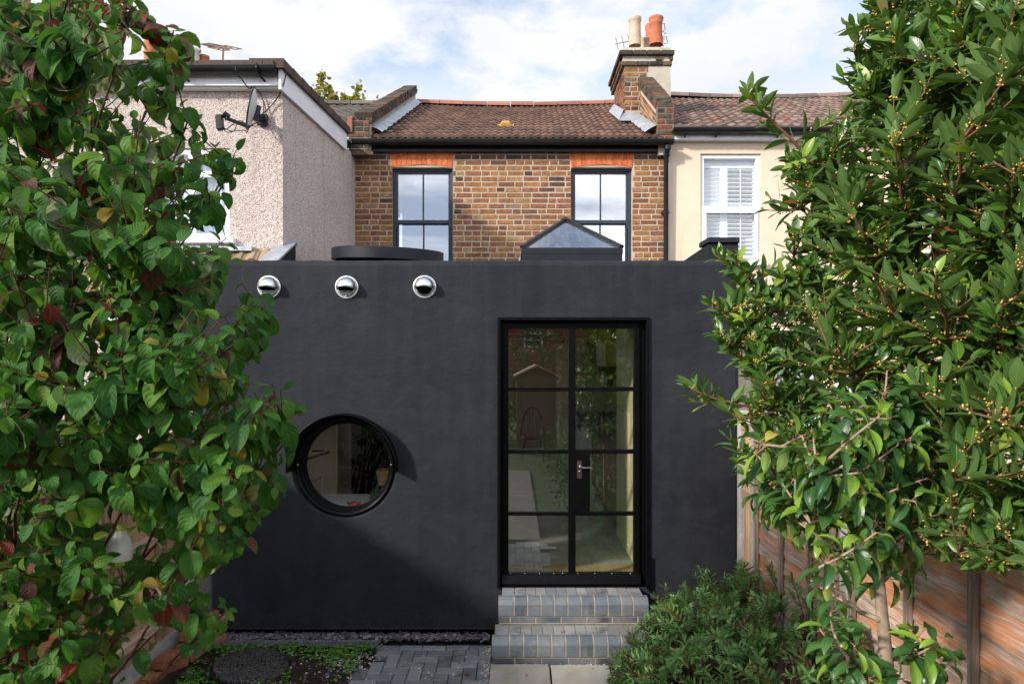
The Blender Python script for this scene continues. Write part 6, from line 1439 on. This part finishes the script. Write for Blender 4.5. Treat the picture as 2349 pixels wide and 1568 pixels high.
# ---- dogwood on the left
def dogwood():
    root = thing('dogwood_shrub', (-2.0, 2.6, 0), 'large leafy dogwood shrub with red stems and some reddening leaves on the left', 'shrub')
    pl = Plant(); O = np.array([-2.05, 2.75, 0.0])
    poly = [(-120, -90), (290, -90), (310, 20), (310, 45), (305, 150), (325, 200), (365, 235), (405, 280), (445, 330), (500, 360), (490, 425), (440, 470), (400, 520), (485, 560), (505, 615), (490, 660), (570, 710), (560, 760), (520, 830),
            (620, 890), (625, 960), (605, 1040), (590, 1120), (560, 1180), (555, 1240), (470, 1290), (420, 1350), (480, 1400), (400, 1430), (350, 1500), (330, 1640), (-120, 1640)]
    tips_main = [(300, 20, 2.2), (410, 90, 2.3), (150, -60, 2.0), (20, -80, 2.2), (-80, 200, 2.0), (430, 280, 2.3), (530, 370, 2.4), (100, 300, 1.9), (250, 420, 2.0), (520, 570, 2.5), (610, 720, 2.5), (640, 920, 2.5), (560, 1180, 2.6), (330, 700, 2.0), (430, 880, 2.2),
                 (120, 800, 1.9), (250, 1000, 2.0), (-60, 700, 1.9), (420, 1240, 2.4), (520, 1400, 2.9), (150, 1250, 2.2), (-60, 1150, 2.0), (650, 1020, 2.5), (200, 150, 2.5), (350, 560, 2.6), (60, 500, 2.7), (300, 1380, 2.9), (-80, 1450, 2.3)]
    for (x, y, d) in tips_main:
        T = np.array(P(x, y, d)); o = O + np.array([random.uniform(-.25, .15), random.uniform(-.3, .2), 0])
        c = o + np.array([(T - o)[0] * 0.25, (T - o)[1] * 0.35, max(0.5, (T - o)[2] * 0.55)])
        pl.limb([o, c, T], 0.009, 0.003, 18, 7)
    cnt = 0; tips = [(np.array(P(x, y, d)), y) for (x, y, d) in tips_main]
    edge = [(300, 10), (315, 40), (385, 60), (425, 70), (405, 120), (420, 140), (390, 150), (400, 60), (415, 100), (430, 90), (395, 130), (440, 250), (480, 330), (470, 290), (565, 350), (555, 375), (500, 430), (545, 545), (552, 590), (535, 555), (580, 650), (628, 705), (612, 745), (585, 725), (595, 820), (670, 895), (650, 880), (665, 960), (645, 1030), (655, 1110), (610, 1180), (600, 1225), (575, 1240), (540, 1395), (515, 1400), (450, 1420), (480, 1300), (640, 1010), (620, 930)]
    for (x, y) in edge: tips.append((np.array(P(x - 26, y, random.uniform(2.1, 2.6))), y))
    while cnt < 860:
        x, y = random.uniform(-110, 660), random.uniform(-80, 1620)
        if not in_poly(x, y, poly): continue
        low = max(0, (y - 900) / 600)
        if y < 620 and x > 240 - y * 0.05 and random.random() < 0.32: continue
        if y < 350 and random.random() < 0.40: continue
        if y > 1130 and 280 < x < 480 and random.random() < 0.85: continue
        if y > 1130 and x <= 280 and random.random() < 0.08: continue
        if y > 1400 and x > 200 and random.random() < 0.5: continue
        d = random.uniform(1.75 + 0.25 * low, 2.9 + 0.35 * low) if random.random() < 0.75 else random.uniform(1.65 + 0.3 * low, 2.1 + .3 * low)
        p = np.array(P(x, y, d))
        if p[0] < -2.55 or p[2] < 0.2: continue
        tips.append((p, y)); cnt += 1
    for tip, yy in tips:
        p = pl.shoot(tip, 0.0035, 0.15); al = arclen(p); LL = al[-1]; s = 0.0; k = random.randint(0, 1); base = random.uniform(0, 3.14)
        hi = max(0, min(1, (800 - yy) / 700))
        first = True; leafy = min(LL, random.uniform(0.26, 0.5))
        red = random.random() < 0.015 + 0.22 * hi
        while s < leafy:
            q, t = path_at(p, al, LL - s); e1, e2 = perp(t); an = base + (1.57 if k % 2 else 0) + random.uniform(-.35, .35)
            for sg in (0, math.pi):
                if random.random() < 0.12: continue
                o = e1 * math.cos(an + sg) + e2 * math.sin(an + sg)
                size = (0.036 + 0.045 * min(1, s / 0.10)) * random.uniform(0.66, 1.30) if not first else random.uniform(0.03, 0.055)
                dr = random.uniform(0.5, 1.35) if not first else random.uniform(-0.3, 0.3)
                dv = o * 1.0 + t * random.uniform(0.1, 0.5) - UP * dr + rv(0.12); dv /= np.linalg.norm(dv)
                nv = UP * 0.7 + t * 0.4 + o * 0.75 * dr + rv(0.15) + np.array([0, -0.35, 0])
                pet = 0.014 * random.uniform(.7, 1.3); b = q + o * pet * 0.8 - UP * pet * 0.25
                if red and random.random() < 0.6: ti = random.uniform(0.80, 1.0)
                else: ti = min(0.79, max(0, random.betavariate(2.0, 3.4) * 0.85 + (0.12 if yy > 1000 and random.random() < .5 else 0))) if random.random() < 0.95 else random.uniform(0.7, 1.0)
                pl.lv.add(b, dv, nv, size, random.uniform(0.30, 0.42), random.uniform(0.6 + 0.5 * hi, 1.9 + 0.8 * hi) if not first else random.uniform(-.3, .6), random.uniform(0.15, 0.65), random.uniform(0.004, 0.022), ti)
                pl.pet.tube([Vector(q), Vector(b)], [0.0012, 0.0010], 4, cap=False)
            first = False; s += random.uniform(0.035, 0.062); k += 1
    pl.mb.build('stems', MAT['bark_red'], root); pl.pet.build('leaf_stalks', MAT['bark_red'], root); pl.lv.build('foliage', MAT['leaf_dogwood'], root, *OVATE)
    # one late flower head
    mb = MB(); c = np.array(P(586, 742, 2.45))
    for _ in range(90):
        v = rv(1.0); v /= np.linalg.norm(v); v[2] = abs(v[2]) * 0.6; q = c + v * 0.014
        mb.tube([Vector(c), Vector(q)], [0.0006, 0.0013], 4)
    mb.build('flower_head', MAT['cream_petal'], root)
dogwood()

# white bell shaped feeder hanging in the dogwood
fc = P(473, 1268, 2.4); fc = P(475, 1280, 2.55)
fd = thing('bell_feeder', fc, 'white bell shaped plastic feeder hanging low among the dogwood leaves', 'bird feeder')
fs = 1.0
fp = P(274, 1258, 2.3); fd.location = fp
mb = MB(); mb.lathe([(0.008, 0.075), (0.014, 0.07), (0.018, 0.055), (0.032, 0.03), (0.042, 0.005), (0.043, -0.03), (0.041, -0.034), (0.0, -0.034)], fp, (0.1, 0, 1), 28); mb.build('bell', MAT['white_plastic'], fd)
mb = MB(); mb.lathe([(0.017, 0.066), (0.018, 0.076), (0.010, 0.088), (0.0, 0.092)], fp, (0.1, 0, 1), 16); mb.tube([fp + Vector((0.01, 0, -0.03)), fp + Vector((0.012, 0, -0.055))], 0.006, 8); mb.build('cap', MAT['lime_plastic'], fd)
mb = MB(); mb.tube([fp + Vector((0.008, 0, 0.09)), fp + Vector((0.012, 0, 0.32))], 0.0012, 5); mb.build('cord', MAT['bark_brown'], fd)

# ---- bay tree on the right
def bay():
    root = thing('bay_tree', (1.62, 2.75, 0), 'tall glossy bay tree full of small yellow flower buds overhanging the right fence', 'tree')
    pl = Plant(); bud = MB()
    poly = [(2000, -60), (1960, 60), (1950, 180), (1965, 260), (1850, 330), (1800, 390), (1870, 450), (1830, 520), (1830, 600), (1690, 640), (1665, 740), (1700, 850), (1720, 950), (1730, 1040), (1790, 1120), (1900, 1190), (2080, 1240), (2200, 1290), (2460, 1300), (2460, -60)]
    dep = lambda x: 3.0 - 1.05 * (x - 1640) / 710
    B = np.array([2.32, 3.15, 0.0]); 
    trunk = pl.limb([B, np.array([2.25, 3.1, 1.75]), np.array(P(2150, 700, 2.9)), np.array(P(2150, 300, 2.7)), np.array(P(2180, -120, 2.65))], 0.05, 0.014, 5, 10)
    for f in np.linspace(0.35, 1, 20):
        i = f * 4; a = trunk[min(3, int(i))]; b_ = trunk[min(4, int(i) + 1)]; pl.nodes.append((a + (b_ - a) * (i - int(i)), 0.02))
    mains = [(1715, 215, 2.7), (1810, 370, 2.8), (1960, 120, 2.6), (1990, -40, 2.5), (1840, 480, 2.8), (1820, 590, 2.9), (1640, 585, 3.0), (1625, 690, 3.0), (1680, 800, 3.0), (1570, 885, 2.95), (1700, 960, 2.9), (1760, 1090, 2.8), (1900, 1150, 2.6), (2080, 1200, 2.3), (2200, 1270, 2.1), (2340, 1290, 2.0),
             (2060, 60, 2.4), (2200, 30, 2.2), (2330, 60, 2.1), (2050, 330, 2.2), (2200, 330, 2.0), (2330, 400, 1.9), (2000, 620, 2.2), (2150, 620, 1.95), (2300, 700, 1.9), (1900, 800, 2.4), (2100, 880, 2.0), (2280, 960, 1.9), (1880, 950, 2.4), (2180, 1100, 2.0), (2400, 1150, 2.0), (1960, 500, 2.4)]
    spine = [t for t in trunk]
    for (x, y, d) in mains:
        T = np.array(P(x, y, d)); zt = min(max(0.9, T[2] - 0.55), 3.2)
        k = min(range(len(pl.nodes[:24])), key=lambda i: abs(pl.nodes[i][0][2] - zt)); a = pl.nodes[k][0]
        c = (a + T) / 2 + np.array([0, 0, -0.14 if y < 900 else 0.10]); pl.limb([a, c, T], 0.011, 0.004, 14, 6)
    tips = [(np.array(P(x, y, d)), x, y) for (x, y, d) in mains]; cnt = 0
    for (x, y) in [(1720, 205), (1735, 230), (1755, 290), (1800, 350), (1830, 360), (1790, 400), (1795, 385), (1935, 60), (1925, 175), (1945, 250), (1985, 10), (1835, 330), (1860, 400), (1795, 560), (1815, 520), (1780, 600), (1640, 575), (1655, 600), (1690, 590), (1700, 620), (1620, 700), (1635, 745), (1642, 760), (1660, 800), (1650, 720), (1565, 880), (1590, 920), (1640, 920), (1660, 1000), (1690, 1050), (1700, 1085), (1680, 960), (1725, 1100), (1800, 1190), (1760, 1150), (1745, 480), (1760, 455), (1830, 430)]:
        tips.append((np.array(P(x + 6, y, dep(x) + random.uniform(-.12, .12))), x, y))
    while cnt < 1750:
        x, y = random.uniform(1640, 2450), random.uniform(-60, 1310)
        if not in_poly(x, y, poly): continue
        d = dep(x) + (random.uniform(-0.1, 0.25) if random.random() < 0.5 else random.uniform(0.2, 1.0))
        if 1700 < x < 2140 and y > 880 and d < 2.65: d += 0.35
        p = np.array(P(x, y, d))
        if p[0] > 1.84 and p[2] < 2.02: continue
        tips.append((p, x, y)); cnt += 1
    for tip, x, y in tips:
        p = pl.shoot(tip, 0.0032, 0.10, 0.0015); al = arclen(p); LL = al[-1]; s = 0.0; an = random.uniform(0, 6.28); leafy = min(LL, random.uniform(0.16, 0.30)); k = 0
        young = random.random() < (0.35 if x < 1800 else 0.10)
        while s < leafy:
            q, t = path_at(p, al, LL - s); t = nrmz(t + UP * 0.25); e1, e2 = perp(t); an += 2.4 + random.uniform(-.3, .3)
            o = e1 * math.cos(an) + e2 * math.sin(an); f = min(1, s / 0.05)
            size = (0.045 + 0.045 * f) * random.uniform(0.75, 1.2)
            dv = o * random.uniform(0.5, 1.0) * (0.5 + 0.5 * f) + t * random.uniform(0.5, 0.95) + rv(0.08); nv = t * 0.8 - o * 0.5 + UP * 0.5 + rv(0.15)
            if young and s < 0.07: ti = random.uniform(0.84, 0.96)
            else: ti = random.betavariate(2, 2.2) * 0.8
            if random.random() < 0.006: ti = 1.0
            pl.lv.add(q + o * 0.003, dv, nv, size, random.uniform(0.155, 0.20), random.uniform(-0.25, 0.6), random.uniform(0.05, 0.45), random.uniform(0.004, 0.014), ti)
            if s > 0.035 and random.random() < 0.58 and not young:
                for _ in range(random.randint(2, 6)):
                    c = q + o * random.uniform(0.005, 0.012) + t * random.uniform(0, .014) + rv(0.0055); r = random.uniform(0.0031, 0.0047)
                    bud.add([c + np.array(v) * r for v in ((1, 0, 0), (0, 1, 0), (-1, 0, 0), (0, -1, 0), (0, 0, 1), (0, 0, -1))], [(0, 1, 4), (1, 2, 4), (2, 3, 4), (3, 0, 4), (1, 0, 5), (2, 1, 5), (3, 2, 5), (0, 3, 5)], random.random(), 0, True)
            s += random.uniform(0.014, 0.026); k += 1
    pl.mb.build('trunk', MAT['bark_bay'], root); pl.lv.build('foliage', MAT['leaf_bay'], root, *LANCE)
    o = bud.build('flower_buds', MAT['bud'], root, recalc=False); o['kind'] = 'stuff'
bay()

# ---- young laurel tree in front of the fence
def laurel():
    root = thing('laurel_tree', (1.22, 2.45, 0), 'young laurel with drooping leaves and pale trunk in front of the right fence', 'tree')
    pl = Plant(); D0 = 2.35
    tr = [np.array(P(2045, 2000, D0)), np.array(P(2030, 1568, D0)), np.array(P(2020, 1400, D0)), np.array(P(2016, 1270, D0)), np.array(P(2010, 1150, D0)), np.array(P(2005, 1020, D0)), np.array(P(2030, 900, D0))]
    tr[0][2] = 0.0
    pl.limb(tr, 0.026, 0.006, 7, 12)
    for i in range(2, 6):
        for f in (0.2, 0.5, 0.8): pl.nodes.append((tr[i] * (1 - f) + tr[i + 1] * f, 0.012))
    for (a, m, b) in (((2020, 1420), (1950, 1400), (1880, 1300)), ((1990, 1160), (1900, 1120), (1850, 1060)), ((2010, 1080), (2090, 1010), (2110, 900)), ((2016, 1250), (1900, 1280), (1860, 1200)), ((2020, 1500), (2120, 1540), (2160, 1470)), ((2015, 1200), (2090, 1180), (2110, 1100)), ((2005, 1050), (1930, 1000), (1900, 930)), ((2025, 1540), (1960, 1560), (1930, 1480)), ((2010, 1100), (1960, 1060), (1760, 1020))):
        da, dm, db = D0, D0 - random.uniform(-.1, .15), D0 - random.uniform(-0.2, .25)
        pl.limb([np.array(P(*a, da)), np.array(P(*m, dm)), np.array(P(*b, db))], 0.010, 0.0045, 12, 8)
    spots = [(2035, 850, 2.35), (2105, 895, 2.3), (2130, 930, 2.4), (1930, 975, 2.3), (1870, 985, 2.35), (1850, 1040, 2.4), (1905, 940, 2.4), (1980, 930, 2.2), (1740, 1020, 2.5), (1720, 1050, 2.5), (1780, 1080, 2.45), (1800, 1150, 2.5), (1860, 1180, 2.4), (1900, 1080, 2.2), (1960, 1050, 2.15), (2060, 1020, 2.2),
             (2120, 1010, 2.25), (2060, 1120, 2.2), (1990, 1130, 2.15), (1940, 1160, 2.3), (1880, 1260, 2.35), (1860, 1330, 2.4), (2100, 1150, 2.2), (2150, 1080, 2.35), (2080, 1210, 2.3), (1880, 1440, 2.4), (1910, 1500, 2.35), (1960, 1480, 2.25), (2160, 1470, 2.2), (2180, 1520, 2.3), (2120, 1440, 2.3), (2080, 1300, 2.4), (1930, 1560, 2.3), (2040, 960, 2.15), (1990, 1000, 2.4), (1820, 1100, 2.3), (2130, 1260, 2.4), (1960, 1240, 2.35), (1760, 1130, 2.55), (2010, 1200, 2.2), (1905, 1395, 2.3),
             (2090, 960, 2.4), (1840, 1000, 2.3), (1950, 1100, 2.3), (2030, 1080, 2.3), (2000, 1560, 2.25), (2090, 1560, 2.3), (1870, 1130, 2.3), (2055, 900, 2.3)]
    spots += [(x + random.uniform(-38, 38), y + random.uniform(-30, 40), d + random.uniform(-.1, .2)) for (x, y, d) in spots if y < 1260]
    for (x, y, d) in spots:
        tip = np.array(P(x, y, d)); p = pl.shoot(tip, 0.0045, 0.05, 0.003, 7); al = arclen(p); LL = al[-1]; s = 0.0; an = random.uniform(0, 6.28); leafy = min(LL, random.uniform(0.10, 0.20))
        while s < leafy:
            q, t = path_at(p, al, LL - s); e1, e2 = perp(t); an += 2.4 + random.uniform(-.3, .3); o = e1 * math.cos(an) + e2 * math.sin(an)
            f = min(1, s / 0.04); size = (0.055 + 0.05 * f) * random.uniform(0.85, 1.15)
            dv = o * 1.0 + t * (0.6 - 0.3 * f) + UP * random.uniform(-0.35, 0.25) + rv(0.08); dv /= np.linalg.norm(dv); nv = UP * 0.9 + t * 0.4 - np.array([0, .25, 0]) + rv(0.12)
            b = q + (o * 0.8 + t * .3) * 0.018
            ti = random.uniform(0.8, 0.95) if random.random() < 0.22 else random.betavariate(2, 2.4) * 0.75
            if random.random() < 0.008: ti = 1.0
            pl.lv.add(b, dv, nv, size, random.uniform(0.16, 0.20), random.uniform(0.7, 2.0), random.uniform(0.15, 0.6), random.uniform(0.002, 0.007), ti)
            pl.pet.tube([Vector(q), Vector((q + b) / 2 + UP * 0.002), Vector(b)], [0.0017, 0.0014, 0.0013], 5, cap=False)
            s += random.uniform(0.010, 0.017)
    pl.mb.build('trunk', MAT['bark_pale'], root); pl.pet.build('leaf_stalks', MAT['petiole'], root); pl.lv.build('foliage', MAT['leaf_laurel'], root, *LANCE)
laurel()

# ---- low shrub with dark seed spikes beside the steps
def hebe():
    root = thing('hebe_shrub', (1.4, 4.6, 0), 'low spreading hebe shrub with dark brown seed spikes beside the brick steps', 'shrub')
    pl = Plant(); sp = MB()
    def hgt(x, y):
        h = 0.26 * max(0, min(1, (4.5 - y) / 0.5)) + 0.20 + 0.52 * max(0, min(1, (x - 0.72) / 0.65)) + 0.06 * math.sin(x * 7 + y * 5) + 0.05 * math.sin(y * 9)
        return h
    cs = [(1.05, 4.9), (1.35, 5.0), (1.6, 4.9), (1.5, 4.5), (1.25, 4.5), (1.65, 4.2), (1.45, 4.1), (1.7, 5.1), (1.75, 3.9), (1.72, 3.6)]
    for (cx_, cy_) in cs:
        for k in range(7):
            a = random.uniform(0, 6.28); r = random.uniform(0.12, 0.36); x, y = cx_ + r * math.cos(a), cy_ + r * math.sin(a); x = min(1.84, x)
            T = np.array([x, y, max(0.12, hgt(x, y) - 0.12)]); o = np.array([cx_, cy_, 0.0]); pl.limb([o, o + np.array([(x - cx_) * .2, (y - cy_) * .2, T[2] * .7]), T], 0.009, 0.004, 8, 5)
    tips = []
    while len(tips) < 520:
        x, y = random.uniform(0.68, 1.86), random.uniform(3.3, 5.55)
        if x < 1.08 and y > 5.25: continue
        e = ((x - 1.45) / 0.80) ** 2 + ((y - 4.55) / 1.2) ** 2
        if e > 1: continue
        edge = 1 - e ** 2
        z = hgt(x, y) * (0.45 + 0.55 * edge) * random.uniform(0.78, 1.0) + (random.uniform(0.05, 0.20) if random.random() < 0.16 else 0)
        if random.random() < 0.25: z *= 0.75
        tips.append(np.array([x, y, z]))
    for (px_, py_, d) in ((1602, 1300, 5.3), (1570, 1345, 5.3), (1640, 1330, 5.3), (1712, 1292, 5.2), (1700, 1330, 5.2), (1735, 1320, 5.1), (1815, 1290, 5.0), (1790, 1330, 5.0), (1845, 1330, 4.9), (1880, 1360, 4.8), (1500, 1430, 5.2), (1530, 1420, 5.1), (1860, 1310, 4.9), (1615, 1370, 5.2), (1925, 1420, 3.7), (1900, 1390, 4.0), (1970, 1490, 3.5), (1940, 1500, 3.55), (1900, 1440, 3.8), (1985, 1530, 3.4), (1920, 1530, 3.5), (1880, 1480, 3.8), (1950, 1450, 3.55), (1860, 1420, 4.1), (1430, 1520, 5.0), (1415, 1545, 4.95), (1455, 1500, 5.1), (1480, 1470, 5.1), (1555, 1400, 5.2), (1770, 1300, 5.1)):
        for _ in range(3): tips.append(np.array(P(px_ + random.uniform(-12, 12), py_ + random.uniform(-5, 25), d)))
    for tip in tips:
        p = pl.shoot(tip, 0.003, -0.15, 0.0013, 4); al = arclen(p); LL = al[-1]; s = 0.0; k = random.randint(0, 1); base = random.uniform(0, 3); leafy = min(LL, random.uniform(0.12, 0.20)); dull = random.random() < 0.07
        while s < leafy:
            q, t = path_at(p, al, LL - s); t = nrmz(t + UP * 0.4); e1, e2 = perp(t); an = base + (1.57 if k % 2 else 0) + random.uniform(-.2, .2)
            for sg in (0, math.pi):
                o = e1 * math.cos(an + sg) + e2 * math.sin(an + sg); f = min(1, s / 0.03); size = (0.030 + 0.030 * f) * random.uniform(.8, 1.25)
                dv = o * (0.45 + 0.55 * f) + t * 0.75 + rv(0.06); nv = t * 0.8 - o * 0.4 + UP * 0.3
                ti = random.uniform(0.92, 1.0) if dull else min(0.88, random.betavariate(2, 2.2) * 0.8 + (0.2 if s < 0.02 else 0))
                pl.lv.add(q, dv, nv, size, random.uniform(0.13, 0.175), random.uniform(0, 0.7), random.uniform(0.1, 0.4), 0.002, ti)
            s += random.uniform(0.013, 0.019); k += 1
        if random.random() < 0.28:
            for _ in range(random.randint(1, 3)):
                q, t = path_at(p, al, LL - random.uniform(0.0, 0.05)); o = rv(0.5); dv = nrmz(t + o + UP * 0.3); l = random.uniform(0.05, 0.09); e = q + dv * l; m = (q + e) / 2 + rv(0.006)
                pts = [q, q * .6 + m * .4, m, m * .5 + e * .5, e]; sp.tube([Vector(v) for v in pts], [0.0015, 0.0045, 0.0052, 0.0045, 0.002], 6)
    pl.mb.build('stems', MAT['bark_brown'], root); pl.lv.build('foliage', MAT['leaf_hebe'], root, *SMALL)
    sp.build('seed_spikes', MAT['seed'], root)
hebe()

# ---- maple top showing over the roofs
def maple():
    root = thing('background_tree', (-3.5, 19, 0), 'yellowing tree tops showing above the ridge behind the pebbledash house', 'tree')
    pl = Plant(); D = 19.0; O = np.array(P(800, 560, D)); O[2] = 0
    pl.limb([O, O + np.array([0, 0, 4]), np.array(P(790, 330, D))], 0.16, 0.06, 8, 8)
    tops = [(738, 158, 16), (752, 190, 12), (726, 200, 10), (765, 210, 8), (822, 188, 10), (790, 210, 10), (812, 215, 8), (858, 228, 5), (880, 222, 6), (780, 228, 8), (735, 225, 14), (830, 228, 8), (845, 240, 5)]
    for (x, y, n) in tops:
        T = np.array(P(x, y, D)); a = np.array(P(790 + (x - 790) * .5, 330, D)); p = pl.limb([a, (a + T) / 2 + np.array([(T - a)[0] * .2, 0, 0]), T], 0.03, 0.006, 10, 5)
        for k in range(n * 11):
            f = random.uniform(0.25, 1.0) ** 0.7; i = f * (len(p) - 1); q = p[int(i)] + rv(0.22 * (1.2 - f)) ; dv = rv(1.0) + np.array([0, -.3, -0.3])
            pl.lv.add(q, nrmz(dv), rv(1.0), random.uniform(0.08, 0.13), 0.45, random.uniform(0, 1), 0.3, 0.03, random.random())
    pl.mb.build('trunk', MAT['bark_brown'], root); pl.lv.build('crown', MAT['leaf_maple'], root, *OVATE)
maple()

# ---- weeds on the bed, fallen leaves
def weeds():
    lv = Leaves(); n = 0
    covers = MAT
    while n < 300:
        x, y = random.uniform(-2.45, -1.0), random.uniform(4.55, 5.66)
        dens = 0.35 + 0.6 * math.sin(x * 6 + 1) * math.sin(y * 7 + x * 2)
        if abs(y - 5.66) < 0.13: dens += 0.5
        if x < -2.15: dens += 0.4
        if x > -1.10 - (5.575 - y) * 0.22: continue
        if (Vector((x, y, 0)) - Vector((mc.x, mc.y, 0))).length < 0.27 and random.random() < 0.96: continue
        if random.random() > dens: continue
        n += 1; c = np.array([x, y, 0.0]); k = random.randint(4, 8)
        for _ in range(k):
            a = random.uniform(0, 6.28); r = random.uniform(0.0, 0.045); h = random.uniform(0.006, 0.035)
            q = c + np.array([math.cos(a) * r, math.sin(a) * r, h]); ti = random.random()
            for da in (-0.9, 0, 0.9):
                dv = np.array([math.cos(a + da), math.sin(a + da), random.uniform(-.15, .35)]); lv.add(q, dv, UP + rv(.25), random.uniform(0.014, 0.026), random.uniform(0.3, 0.42), random.uniform(0, 1), 0.2, 0.03, ti)
    tag(lv.build('weeds', MAT['leaf_weed'], None, *SMALL), kind='stuff')
weeds()
fl = [(-1.33, 5.25, 0.0, 0.05), (-1.22, 5.12, 0.45, 0.03), (-0.86, 5.27, 0.9, 0.035), (-0.33, 5.12, 0.5, 0.045), (-1.72, 4.98, 1.0, 0.06), (-0.62, 5.45, 0.1, 0.03), (0.1, 5.1, 0.5, 0.03), (-1.45, 5.35, 0.2, 0.03), (0.62, 5.2, 0.6, 0.02), (0.40, 5.63, 0.5, 0.03)]
names = ['yellow fallen leaf lying on the soil beside the block paving', 'small red leaf on the soil at the edge of the block paving', 'tan leaf fallen on the middle of the block paving', 'pinkish leaf curled on the block paving close to the sandstone slab', 'pale fallen leaf on the soil below the manhole cover', 'small yellow leaf on the back of the block paving near the wall',
         'small red leaf on the brownish sandstone slab', 'yellow leaf caught among the weeds near the drain', 'tiny red leaf on the paler sandstone slab', 'red scrap of leaf on the lower brick step']
for (x, y, t, L), nm in zip(fl, names):
    lv = Leaves(); a = random.uniform(0, 6.28); z = 0.03 if x > -0.2 else 0.022
    if 'step' in nm: y, z = 5.45, 0.218
    lv.add(np.array([x, y, z]), np.array([math.cos(a), math.sin(a), 0.1]), UP + rv(0.3), L, 0.36, 0.9, 0.35, 0.03, t); tag(lv.build('fallen_leaf', MAT['leaf_dead'], None, *OVATE), nm, 'leaf', 'fallen leaves')

# ---- hedge behind the garden, seen only in the glass
def hedge():
    lv = Leaves()
    for _ in range(5200):
        x = random.uniform(-3.5, 3.5); y = random.uniform(-9.2, -8.0); z = random.uniform(0.1, 3.0 + 0.4 * math.sin(x * 2)) 
        lv.add(np.array([x, y, z]), rv(1), rv(1) + np.array([0, .8, .5]), random.uniform(0.09, 0.16), 0.3, 0.5, 0.3, 0.02, random.random())
    root = thing('garden_hedge', (0, -8.5, 0), 'tall green hedge behind the shed, reflected in the glass door', 'hedge')
    lv.build('foliage', MAT['leaf_hedge'], root, *SMALL)
    mb = MB()
    for k in range(12): x = -3.2 + k * 0.58; mb.tube([(x, -8.6, 0), (x + .1, -8.6, 2.6)], [0.04, 0.015], 6)
    mb.build('stems', MAT['bark_brown'], root)
    lv = Leaves()
    for _ in range(2600):
        y = random.uniform(-5, 3.2); x = random.uniform(0.75 + 0.2 * math.sin(y * 2.3), 1.75); z = random.uniform(0.02, 0.75 + 0.2 * math.sin(y * 3.1))
        lv.add(np.array([x, y, z]), rv(1), rv(1) + np.array([0, .8, .5]), random.uniform(0.05, 0.10), 0.2, 0.5, 0.3, 0.02, random.random())
    root = thing('border_shrub', (1.35, -1, 0), 'green border shrubs along the garden path, reflected in the glass door', 'shrub'); lv.build('foliage', MAT['leaf_hedge'], root, *SMALL)
hedge()
